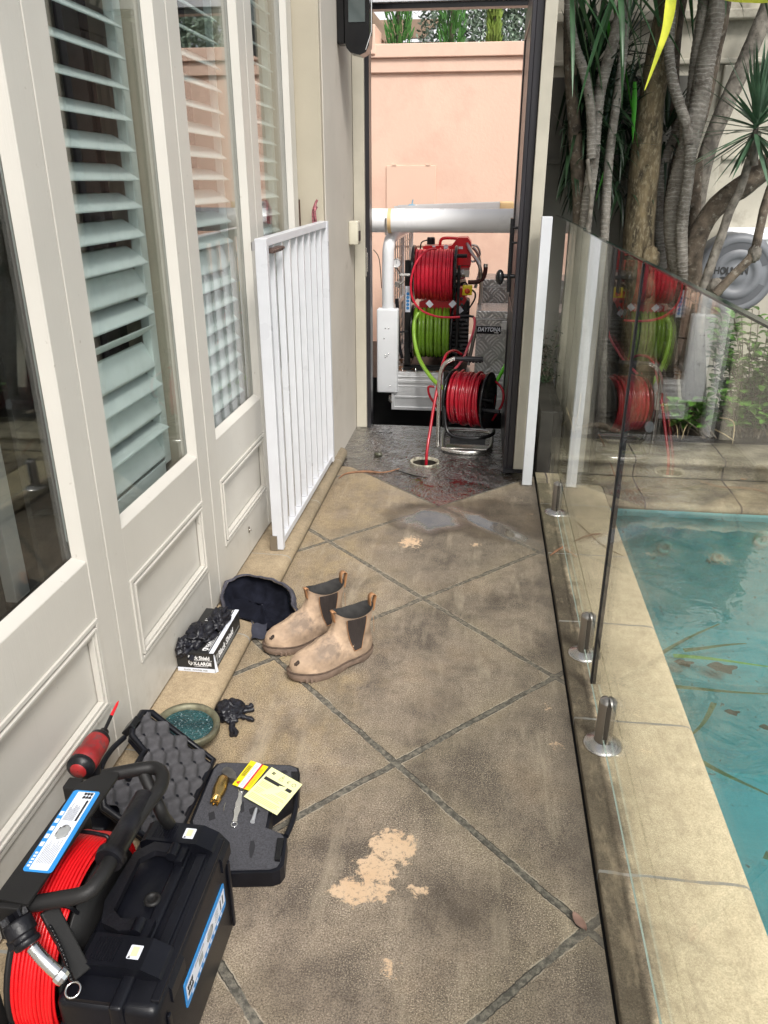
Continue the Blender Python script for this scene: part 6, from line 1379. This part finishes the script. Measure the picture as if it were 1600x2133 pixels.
h2 = P(762, 1392, Z=.0); t2 = P(612, 1428, Z=.0)
b2a = Vector((-.325, 2.262, 0)); b2b = Vector((-.578, 2.052, 0)); an2 = math.atan2(b2b.y - b2a.y, b2b.x - b2a.x)
boot(b2a.x, b2a.y, an2, 'nearer scuffed tan work boot with dark elastic sides, heel to the right')
b1b = Vector((-.695, 2.195, 0)); an1 = an2 + .02; b1a = b1b - Vector((math.cos(an1), math.sin(an1), 0)) * .325
boot(b1a.x, b1a.y, an1, 'farther scuffed tan work boot partly hidden behind the nearer one')
# ------------------------------------------------------------------ small litter
def leafmesh(mb, c, ang, L, W, curl=.004, z=.004):
    c = Vector(c); ca, sa = math.cos(ang), math.sin(ang); n = 8; vs = []
    for k in range(n + 1):
        u = k / n; w_ = W * math.sin(math.pi * min(1, u * 1.02 + .01)) ** .7; x = (u - .5) * L
        for s_ in (-1, 0, 1): vs.append(c + Vector((ca * x - sa * w_ * s_, sa * x + ca * w_ * s_, z + curl * (abs(s_) + (2 * u - 1) ** 2 * .8))))
    mb.add(vs, [(3 * k + j, 3 * k + j + 1, 3 * k + j + 4, 3 * k + j + 3) for k in range(n) for j in (0, 1)], True)
lp = P(1207, 1925, Z=.004); mb = MB(); leafmesh(mb, lp, -1.05, .050, .011); tag(mb.build('fallen_leaf', M_deadp, loc=lp), 'single pinkish brown dead leaf on the paving beside the coping', 'leaf')
def twig(name, pts, r, m, label, cat='twig'):
    mb = MB(); q = cr(pts, 6); mb.tube(q, [r * (1 - .6 * abs(2 * i / (len(q) - 1) - 1)) for i in range(len(q))], 6); tag(mb.build(name, m, loc=q[0]), label, cat)
g0 = lambda px, py, z=.006: P(px, py, Z=z)
twig('dead_frond', [g0(706, 996), g0(722, 986), g0(760, 982), g0(800, 984), g0(832, 976)], .007, M_deadleaf, 'curved brown dead frond lying at the edge of the wet slab', 'dead frond')
twig('dead_frond', [g0(822, 978), g0(860, 990), g0(890, 995)], .0045, M_blackm, 'thin dark wet stem lying in the dirty water', 'stem')
twig('dead_frond', [g0(1146, 1157, .02), g0(1160, 1147, .02), g0(1180, 1135, .02)], .006, M_deadleaf, 'brown dead leaf blade on the coping left of the glass', 'dead leaf')
twig('dead_frond', [g0(1203, 1087, .02), g0(1228, 1110, .022), g0(1262, 1140, .02), g0(1300, 1158, .02)], .0045, M_deadpale, 'long pale dead blade crossing the coping behind the glass', 'dead leaf')
twig('dead_frond', [g0(1195, 1128, .024), g0(1225, 1115, .028), g0(1252, 1111, .024)], .005, M_deadleaf, 'shorter brown dead blade crossing the long one behind the glass', 'dead leaf')
p_ = g0(788, 948); mb = MB(); mb.ell((p_.x, p_.y, .01), .024, .012, .012, amp=.5, fq=3); tag(mb.build('debris', mat('wet_debris', (.07, .07, .045), .4), loc=(p_.x, p_.y, 0)), 'small wet lump of debris on the dark slab left of the drain', 'debris')
# leaf matter under the water
mb = MB(); rn = random.Random(11)
fronds = [((1335, 1390), (1500, 1300)), ((1405, 1370), (1600, 1385)), ((1350, 1430), (1600, 1440)), ((1370, 1480), (1440, 1530)), ((1430, 1560), (1600, 1660)), ((1420, 1350), (1560, 1345)), ((1490, 1465), (1420, 1540)), ((1590, 1785), (1700, 1850))]
for k, (a, b) in enumerate(fronds):
    zz = -.62 if k < 6 else -.55; A_, B2 = P(*a, Z=zz), P(*b, Z=zz - .02); d = (B2 - A_); L = d.length; ang = math.atan2(d.y, d.x); w_ = .013 if k != 7 else .016
    mb = MB(); n = 12; vs = []
    for i in range(n + 1):
        u = i / n; q = A_ + d * u + Vector((-math.sin(ang), math.cos(ang), 0)) * .02 * math.sin(u * 3 + k)
        for s_ in (-1, 1): vs.append(q + Vector((-math.sin(ang), math.cos(ang), .2)) * w_ * s_ * (1 - .7 * u))
    mb.add(vs, [(2 * i, 2 * i + 1, 2 * i + 3, 2 * i + 2) for i in range(n)], True)
    if k == 0: kk = []
    tag(mb.build('sunken_frond', M_leafy if k in (1,) else mat('sunken_frond_brown', (.26, .24, .05), .6, var=.4, vs=9), loc=A_), None, 'frond', 'fronds floating under the pool water')
    bpy.context.scene.collection.objects[-1]
FR = [o for o in bpy.data.objects if o.name.startswith('sunken_frond')]
for o, lb in zip(FR, ['sunken frond under the water slanting up to the right, topmost of the tangle', 'bright yellow green end of a frond floating under the pool water', 'long level sunken frond reaching the right edge of the photo below the bright one', 'short sunken frond pointing down to the right beside the coping', 'long sunken frond slanting down to the right in the lower pool', 'sunken frond lying level beneath the topmost slanting one', 'short sunken frond crossing back to the left under the tangle', 'brown sunken frond at the lower right edge of the pool']): o['label'] = lb
for k, (px, py, rr_) in enumerate(((1505, 1395, .042), (1425, 1385, .028), (1525, 1488, .02), (1598, 1520, .02))):
    q = P(px, py, Z=-.66); mb = MB(); mb.grid(lambda u, v: q + Vector((rr_ * 1.5 * v * math.cos(6.283 * u) * (1 + .3 * math.sin(u * 19)), rr_ * v * math.sin(6.283 * u) * (1 + .3 * math.sin(u * 25)), .01 * v)), 24, 3)
    tag(mb.build('sunken_leaf', mat('rotten_leaf', (.035, .04, .02), .7), loc=q), ['largest dark rotten leaf under the pool water', 'dark rotten leaf under the water near the coping, left of the largest', 'small dark leaf below the largest one under the pool water', 'small dark leaf under the water at the right edge'][k], 'sunken leaf')
# ================================================================== PLANTING
def trunk(mb, pts, wpx, Y, ring=False, seed=0):
    """pts in photograph pixels with optional own depth; wpx diameter in pixels from base to tip"""
    q = cr([P(p[0], p[1], Y=(p[2] if len(p) > 2 else Y)) for p in pts], 10 if ring else 7); n = len(q)
    L = [0]
    for a, b in zip(q, q[1:]): L.append(L[-1] + (b - a).length)
    if ring:      # resample every 9 mm for the leaf scars
        out = []; s_ = 0; i = 0
        while s_ < L[-1]:
            while L[i + 1] < s_: i += 1
            f = (s_ - L[i]) / (L[i + 1] - L[i]); out.append(q[i].lerp(q[i + 1], f)); s_ += .009
        q = out; n = len(q)
    rr = []
    for i in range(n):
        u = i / (n - 1); w_ = wpx[0] + (wpx[-1] - wpx[0]) * u if len(wpx) == 2 else (wpx[0] * (1 - u) ** 2 + wpx[1] * 2 * u * (1 - u) + wpx[2] * u * u)
        r_ = w_ / 2 * Y / 1613 * 1.02
        if ring: r_ *= 1 + .075 * ((i % 3) / 2 - .5)
        else: r_ *= 1 + .10 * noise.noise(Vector((u * 9, seed, 0))) + .05 * noise.noise(Vector((u * 30, seed, 4)))
        rr.append(r_)
    mb.tube(q, rr, 14)
def sword(mb, base, d, L, W, droop=.5, n=7, side=None):
    base = Vector(base); d = Vector(d).normalized(); s_ = d.cross(Vector((0, 0, 1)))
    if s_.length < .1: s_ = Vector((1, 0, 0))
    s_ = s_.normalized(); p_ = base.copy(); vs = []
    for k in range(n + 1):
        u = k / n; w_ = W * (.55 + .45 * math.sin(min(1, u * 2.2) * math.pi / 2)) * (1 - u ** 2.2) + .0004
        up = s_.cross(d).normalized()
        vs += [p_ - s_ * w_ + up * w_ * .35, p_, p_ + s_ * w_ + up * w_ * .35]
        p_ = p_ + d * (L / n); d = (d + Vector((0, 0, -droop / n * (.4 + u)))).normalized()
    mb.add(vs, [(3 * k + j, 3 * k + j + 1, 3 * k + j + 4, 3 * k + j + 3) for k in range(n) for j in (0, 1)], True)
def head(mb, c, nleaf, L, W, seed, up=.25, droop=.7, spread=1.0, elmin=-30, elmax=85):
    rn = random.Random(seed)
    for k in range(nleaf):
        a = k * 2.39996 + rn.uniform(-.25, .25); el = R(elmin + (elmax - elmin) * (k / nleaf) ** .9 + rn.uniform(-8, 8))
        d = Vector((math.cos(a) * math.cos(el), math.sin(a) * math.cos(el), math.sin(el)))
        tip = Vector(c) + d * L * 1.08
        if c[1] > 4.0 and (min(tip.x, c[0]) < .33 or tip.y > 5.12) and tip.z < 2.8: continue
        sword(mb, Vector(c) + Vector((0, 0, .09 * k / nleaf)) + d * .012, d, L * rn.uniform(.72, 1.08), W * rn.uniform(.8, 1.15), droop * rn.uniform(.5, 1.3))
# left many stemmed cordyline
t = thing('cordyline_tree', P(1215, 900, Y=4.72), 'cluster of slender ringed cordyline stems at the left end of the planter', 'tree')
mb = MB(); trunk(mb, [(1195, 905), (1200, 700), (1206, 560), (1209, 440), (1202, 330), (1192, 200), (1186, 100), (1188, -30), (1190, -220)], (34, 24, 17), 4.72, False, 3); mb.build('trunk', M_barkb, t)
mb = MB(); trunk(mb, [(1216, 905), (1214, 700), (1213, 560), (1222, 440), (1236, 330), (1242, 250), (1252, 180), (1274, 100), (1299, 0), (1325, -160)], (28, 22, 18), 4.66, True); mb.build('trunk', M_ring, t)
mb = MB(); trunk(mb, [(1232, 330), (1232, 250), (1226, 190), (1214, 140), (1198, 95), (1188, 40), (1184, -30), (1180, -200)], (17, 15), 4.62, True); mb.build('trunk', M_ring, t)
mb = MB(); trunk(mb, [(1252, 905), (1256, 700), (1256, 560), (1262, 440), (1268, 340), (1279, 250), (1296, 130), (1306, 20), (1318, -160)], (20, 17, 13), 4.70, True); mb.build('trunk', M_ring, t)
mb = MB(); trunk(mb, [(1224, 480), (1232, 420), (1228, 370), (1224, 330)], (9, 7), 4.6, True); mb.build('branch', M_barkg, t)
mb = MB()
for (px, py, Y, n, L, W, s_, dr) in ((1185, 300, 4.9, 60, .42, .012, 1, 1.0), (1210, 250, 4.9, 60, .46, .012, 2, .9), (1200, 190, 4.9, 44, .40, .012, 3, .8), (1250, 330, 4.9, 50, .36, .010, 4, .9), (1215, 240, 4.85, 56, .36, .012, 6, 1.2), (1200, 130, 4.9, 60, .42, .013, 7, .9), (1240, 160, 4.92, 50, .40, .013, 8, .9), (1205, 370, 4.9, 60, .30, .012, 21, .9), (1265, 240, 4.95, 60, .40, .012, 22, .9), (1190, 330, 4.85, 60, .30, .012, 23, .9)):
    head(mb, P(px, py, Y=Y), n, L, W, s_, droop=dr, elmin=-75)
for (px, py, Y, n, L, W, s_, dr) in ((1300, 120, 4.9, 24, .36, .009, 9, .8),): head(mb, P(px, py, Y=Y), n, L, W, s_, droop=dr, elmin=-50)

for (px, py, Y, n, L, W, s_, dr) in ((1385, 300, 5.1, 34, .30, .011, 51, 1.0), (1330, 380, 5.1, 30, .28, .010, 52, 1.0), (1300, 260, 5.08, 40, .34, .011, 53, .9), (1290, 400, 5.05, 30, .28, .010, 54, 1.0)): head(mb, P(px, py, Y=Y - .12), n, L, W, s_, droop=dr, elmin=-75)
mb.build('fronds', M_leafd, t)
mb = MB(); 
for (px, py, Y, n, L, W, s_, dr) in ((1190, -30, 4.4, 34, .55, .016, 11, 1.0), (1290, -40, 4.3, 34, .55, .016, 12, .9), (1150, 20, 4.6, 16, .40, .012, 13, .8), (1180, -220, 4.6, 50, .6, .016, 14, .8), (1325, -180, 4.6, 60, .6, .016, 15, .8)):
    head(mb, P(px, py, Y=Y), n, L, W, s_, droop=dr, elmin=-70)
mb.build('fronds', M_leafm, t)
mb = MB(); 
for a, b, W in (((1270, -20), (1335, 330), .018), ((1262, 20), (1275, 130), .014), ((1322, 170), (1318, 300), .016), ((1256, 370), (1262, 430), .010), ((1268, 330), (1240, 420), .008)):
    A_, B_2 = P(*a, Y=4.75), P(*b, Y=4.8); sword(mb, A_, B_2 - A_, (B_2 - A_).length, W, .1)
mb.build('fronds', M_leafb, t)
# big mossy trunk
t = thing('mossy_tree', P(1335, 900, Y=4.85), 'thick mossy brown tree trunk, the widest in the planter', 'tree')
mb = MB(); trunk(mb, [(1322, 910), (1326, 760), (1328, 640), (1330, 560), (1330, 500), (1338, 400), (1349, 280), (1362, 180), (1378, 90), (1392, 0), (1405, -120), (1420, -260)], (72, 52, 31), 4.85, False, 7)
for k, (px, py, r_) in enumerate(((1352, 540, .055), (1312, 560, .05), (1345, 600, .05))): mb.ell(P(px, py, Y=4.78), r_, r_, r_ * 1.3, amp=.3, fq=3, seed=k)
mb.build('trunk', M_bark, t)
# dracaena with many ringed stems
t = thing('dracaena_tree', P(1440, 900, Y=4.8), 'spreading dracaena with many pale ringed stems in the middle of the planter', 'tree')
S = [([(1452, 905), (1440, 760), (1432, 640), (1425, 580), (1408, 500), (1408, 420), (1424, 345), (1440, 280), (1456, 215), (1472, 120), (1488, 50), (1500, -40), (1512, -200)], (46, 44, 22), 4.80, True, M_ring),
     ([(1436, 300), (1428, 255), (1415, 215), (1402, 170), (1394, 110), (1396, 50), (1402, -30), (1410, -180)], (18, 16), 4.74, True, M_ring),
     ([(1430, 330), (1432, 250), (1444, 200), (1452, 120), (1462, 50), (1470, -30), (1480, -180)], (26, 18), 4.84, True, M_ring),
     ([(1440, 300), (1462, 230), (1480, 150), (1498, 60), (1512, -30), (1525, -180)], (26, 24), 4.86, False, M_barkb),
     ([(1425, 590), (1420, 500), (1424, 440), (1434, 370), (1440, 300)], (22, 20), 4.70, True, M_ring),
     ([(1380, 560), (1372, 450), (1382, 350), (1402, 290), (1420, 240)], (17, 15), 4.95, True, M_ring),
     ([(1395, 905), (1388, 700), (1385, 560), (1404, 400), (1420, 300), (1400, 180), (1408, 60), (1425, -40)], (38, 20), 5.02, False, M_barkb),
     ([(1452, 905), (1448, 700), (1446, 560), (1444, 430), (1450, 330)], (30, 26), 4.98, False, M_barkb)]
for pts, w_, Y, ring, m in S: mb = MB(); trunk(mb, pts, w_, Y, ring, len(pts)); mb.build('trunk', m, t)
mb = MB(); head(mb, P(1500, -190, Y=4.8), 60, .6, .017, 31, droop=.7, elmin=-60); head(mb, P(1410, -180, Y=4.7), 60, .6, .017, 32, droop=.7, elmin=-60); head(mb, P(1560, -120, Y=4.4), 50, .6, .017, 33, droop=.7); head(mb, P(1600, -300, Y=4.0), 60, .6, .017, 34); head(mb, P(1480, -350, Y=4.2), 60, .6, .017, 35)
mb.build('fronds', M_leafm, t)
t = thing('frangipani_tree', P(1450, 900, Y=4.7), 'leaning grey branched tree spreading towards the right of the planter', 'tree')
S = [([(1452, 905), (1442, 720), (1440, 600), (1446, 520), (1470, 460), (1508, 415), (1552, 385), (1600, 345), (1680, 270)], (36, 34, 40), 4.72, M_barkb),
     ([(1440, 560), (1452, 420), (1476, 310), (1510, 225), (1552, 130), (1590, 40), (1630, -60)], (30, 27), 5.06, M_barkg),
     ([(1466, 600), (1478, 560), (1500, 500), (1520, 440), (1540, 400), (1556, 350), (1572, 300)], (18, 13), 4.52, M_barkg),
     ([(1490, 612), (1526, 575), (1568, 530), (1582, 480), (1596, 420), (1625, 340)], (17, 15), 4.45, M_barkb),
     ([(1500, 600), (1475, 612), (1460, 640), (1458, 720), (1462, 900)], (15, 22), 4.5, M_barkg)]
for k, (pts, w_, Y, m) in enumerate(S): mb = MB(); trunk(mb, pts, w_, Y, False, 20 + k); mb.build('trunk' if k in (0, 4) else 'branch', m, t)
mb = MB(); c = P(1490, 600, Y=4.5); mb.ell(c, .045, .04, .05, amp=.3, fq=3); mb.build('knot', M_barkg, t); mb = MB(); mb.ell(P(1572, 528, Y=4.45), .032, .032, .045, amp=.3, fq=3); mb.build('knot', M_barkg, t)
# yucca head at the right edge
c = P(1572, 285, Y=4.5); t = thing('yucca', c, 'spiky yucca head of narrow green blades at the right edge of the photo', 'yucca')
mb = MB(); head(mb, c, 78, .33, .013, 41, droop=.25, elmin=-55, elmax=88)
for k in range(8): rn = random.Random(k); sword(mb, c, (rn.uniform(-.6, .2), -.4, 1.6), .42, .010, .1)
mb.build('blades', mat('yucca_blade', (.075, .15, .085), .4, var=.35, vs=9), t)
mb = MB(); mb.tube([P(1571, 345, Y=4.5), c, c + Vector((0, 0, .05))], [.02, .018, .01], 8); mb.build('stem', M_barkg, t)
# hanging yellow leaf
t = thing('yellow_leaf', P(1390, 0, Y=3.4), 'long bright yellow strap leaf hanging down in front of the mossy trunk', 'leaf')
mb = MB(); A_, B_2 = P(1402, -90, Y=3.4), P(1342, 188, Y=3.45); n = 14; vs = []
path = cr([P(1404, -90, Y=3.4), P(1398, 0, Y=3.4), P(1388, 60, Y=3.41), P(1368, 120, Y=3.42), P(1343, 188, Y=3.44)], 6)
for i, q in enumerate(path):
    u = i / (len(path) - 1); w_ = .018 * (1 - max(0, u - .35) / .65) ** .9 + .001; vs += [q + Vector((-w_, 0, 0)), q + Vector((0, w_ * .5, .0)), q + Vector((w_, 0, 0))]
mb.add(vs, [(3 * k + j, 3 * k + j + 1, 3 * k + j + 4, 3 * k + j + 3) for k in range(len(path) - 1) for j in (0, 1)], True); mb.build('blade', M_leafy, t)
t = thing('overhead_leaf', P(1560, -5, Y=2.6), 'yellow green leaf edge crossing the top right corner of the photo', 'leaf')
mb = MB(); path = [P(1480, -14, Y=2.6), P(1520, -1, Y=2.6), P(1560, 2, Y=2.58), P(1600, 2, Y=2.56), P(1660, -10, Y=2.55)]; vs = []
for q in cr(path, 4): vs += [q + Vector((0, 0, -.004)), q + Vector((0, -.02, .03))]
mb.add(vs, [(2 * k, 2 * k + 1, 2 * k + 3, 2 * k + 2) for k in range(len(vs) // 2 - 1)], True); mb.build('blade', M_leafy, t)
# shrubs
def ovleaf(mb, c, d, up, L, W):
    c, d = Vector(c), Vector(d).normalized(); s_ = d.cross(Vector(up)).normalized(); n_ = s_.cross(d); vs = []; n = 5
    for k in range(n + 1):
        u = k / n; w_ = W * math.sin(math.pi * (.04 + .93 * u)) ** .75 * (.75 + .5 * u)
        for j in (-1, 0, 1): vs.append(c + d * L * u + s_ * w_ * j + n_ * (abs(j) * w_ * .35 - .25 * L * u * u))
    mb.add(vs, [(3 * k + j, 3 * k + j + 1, 3 * k + j + 4, 3 * k + j + 3) for k in range(n) for j in (0, 1)], True)
def shrub(name, box, nst, nl, L, W, m, label, cat, seed, stem=M_barkb):
    (px0, py0, px1, py1, Ya, Yb, bx, by) = box; rn = random.Random(seed); c0 = P(bx, by, Y=(Ya + Yb) / 2); t = thing(name, c0, label, cat)
    mb = MB(); mf = MB()
    for i in range(nst):
        e = P(rn.uniform(px0, px1), rn.uniform(py0, py1), Y=rn.uniform(Ya, Yb)); a = c0 + Vector((rn.uniform(-.12, .12), rn.uniform(-.08, .08), 0)); mid = (a + e) / 2 + Vector((rn.uniform(-.05, .05), rn.uniform(-.05, .05), .03)); q = cr([a, mid, e], 6); mb.tube(q, [.004 * (1 - .6 * k / len(q)) for k in range(len(q))], 5)
        for k in range(nl):
            u = .35 + .65 * k / nl; p_ = q[min(len(q) - 1, int(u * len(q)))]; a_ = k * 2.4 + rn.uniform(-.4, .4); d = Vector((math.cos(a_), math.sin(a_), rn.uniform(-.1, .9)))
            ovleaf(mf, p_ + d * .004, d, (0, 0, 1), L * rn.uniform(.7, 1.15), W * rn.uniform(.8, 1.15))
    mb.build('stems', stem, t); mf.build('leaves', m, t); return t
shrub('leafy_shrub', (1478, 640, 1640, 900, 4.25, 4.6, 1560, 905), 74, 15, .060, .021, M_leafs, 'bright green leafy shrub filling the right end of the planter', 'shrub', 4)
shrub('leafy_shrub', (1380, 815, 1490, 885, 4.18, 4.40, 1440, 905), 13, 9, .060, .023, M_leafs, 'low pale green plant with rounded leaves at the planter edge below the trunks', 'plant', 8)
shrub('dark_shrub', (1110, 672, 1205, 800, 4.72, 5.0, 1160, 900), 30, 14, .040, .012, M_leafd, 'dark small leaved shrub in the shade behind the white gate post', 'shrub', 12)
t = thing('dead_fronds', P(1440, 905, Y=4.25), 'pale dried fronds drooping over the planter edge', 'dead fronds')
mb = MB()
for a, m_, b in (((1500, 870), (1528, 880), (1526, 925)), ((1490, 895), (1510, 905), (1530, 918)), ((1445, 860), (1428, 890), (1420, 915)), ((1400, 870), (1410, 890), (1412, 912)), ((1180, 850), (1190, 880), (1198, 905)), ((1170, 885), (1195, 870), (1215, 905)), ((1210, 820), (1205, 860), (1192, 900))):
    q = cr([P(*a, Y=4.3), P(*m_, Y=4.2), P(*b, Y=4.16)], 6); mb.tube(q, [.005 * (1 - .7 * k / len(q)) for k in range(len(q))], 5)
mb.build('blades', M_deadpale, t)
t = thing('drain_pipe_stub', P(1330, 890, Y=4.3), 'short dark plastic pipe end lying on the planter soil behind the glass', 'pipe')
a, b = P(1320, 889, Y=4.40), P(1352, 889, Y=4.28); mb = MB(); mb.tube([a, b], .030, 20); mb.build('pipe', mat('dark_plum_plastic', (.05, .025, .03), .5), t)
mb = MB(); mb.tube([b, b + (b - a).normalized() * .004], .031, 20); mb.build('cap', M_greyp2, t)
twig('tree_root', [P(1190, 895, Y=4.3), P(1240, 885, Y=4.35), P(1275, 895, Y=4.3), P(1310, 905, Y=4.28)], .02, M_barkb, 'gnarled brown root lying along the planter behind the glass', 'root')
tag(None) if 0 else None
mb = MB(); q = [P(1248, 905, Y=4.15), P(1262, 935, Z=.11), P(1272, 965, Y=4.128), P(1285, 1000, Z=.02)]; mb.tube(cr(q, 6), .004, 5); tag(mb.build('hanging_twig', M_deadleaf, loc=q[0]), 'thin brown twig hanging over the stone planter edge', 'twig')
tag_ = [o for o in bpy.data.objects if o.name == 'dead_leaf']
mb = MB(); q = P(1550, 1000, Z=.016); leafmesh(mb, q, .4, .04, .012); tag(mb.build('fallen_leaf', mat('orange_dead_leaf', (.45, .22, .08), .7), loc=q), 'small orange dead leaf on the far coping behind the glass', 'leaf')
# round retractable hose reel on the wall
c = P(1528, 570, Y=5.05); t = thing('wall_hose_reel', c, 'large round grey retractable hose reel on the wall behind the branches', 'hose reel')
Mh = Matrix.Translation(c) @ Matrix.Rotation(R(90), 4, 'X') @ Matrix.Scale(1, 4); rr_ = .232
mb = MB(); mb.lathe([(.001, .07), (rr_ * .22, .07), (rr_ * .24, .066), (rr_ * .40, .066), (rr_ * .42, .072), (rr_ * .60, .072), (rr_ * .62, .064), (rr_ * .78, .062), (rr_ * .80, .068), (rr_ * .95, .055), (rr_, .03), (rr_, -.12), (rr_ * .9, -.15)], Mh, 56); bd = mb.build('drum_cover', M_greyp, t)
mb = MB(); mb.lathe([(rr_ * .61, .0655), (rr_ * .77, .0655)], Mh, 24, R(20), R(160)); mb.lathe([(rr_ * .61, .0655), (rr_ * .77, .0655)], Mh, 24, R(200), R(340)); mb.build('rim_groove', M_greyp2, bd)
text('HOLMAN', .056, XZ(c.x - .135, c.y - .0725, c.z + .005), M_blk, bd, bold=.002, sx=.82)
mb = MB(); Me = XZ(c.x - .075, c.y - .0725, c.z - .045); mb.lathe([(.001, 0), (.035, 0)], Me @ Matrix.Scale(1.2, 4, (1, 0, 0)), 24); el_ = mb.build('badge', M_blk, bd)
text('20', .038, XZ(c.x - .098, c.y - .0735, c.z - .058), M_lab, el_, bold=.001)
mb = MB(); mb.box(c.x - .05, c.x + .24, c.y + .15, 5.298, c.z + .14, c.z + .25); mb.rbox(c.x - .02, c.x + .22, c.y - .02, c.y + .2, c.z + .19, c.z + .232, .01); mb.build('wall_bracket', M_aluP, t)
# grey scrolled bracket behind the leaves
c = P(1300, 300, Y=5.2); t = thing('scroll_ornament', c, 'grey scrolled iron ornament on the wall behind the cordyline leaves', 'wall ornament')
mb = MB(); pts = [(c.x + .075 * math.exp(-.16 * a) * math.cos(a), 5.19, c.z + .075 * math.exp(-.16 * a) * math.sin(a)) for a in [k * .3 for k in range(28)]]; mb.tube(pts, .016, 10); mb.build('scroll', M_greyp, t)
mb = MB(); mb.tube([(c.x - .16 + .06 * math.exp(-.16 * a) * math.cos(a), 5.19, c.z + .03 + .07 * math.exp(-.16 * a) * math.sin(a)) for a in [k * .3 for k in range(24)]], .014, 10); mb.bar((c.x - .25, 5.2, c.z - .07), (c.x + .12, 5.2, c.z - .07), .014); mb.build('bracket', M_greyp, t)
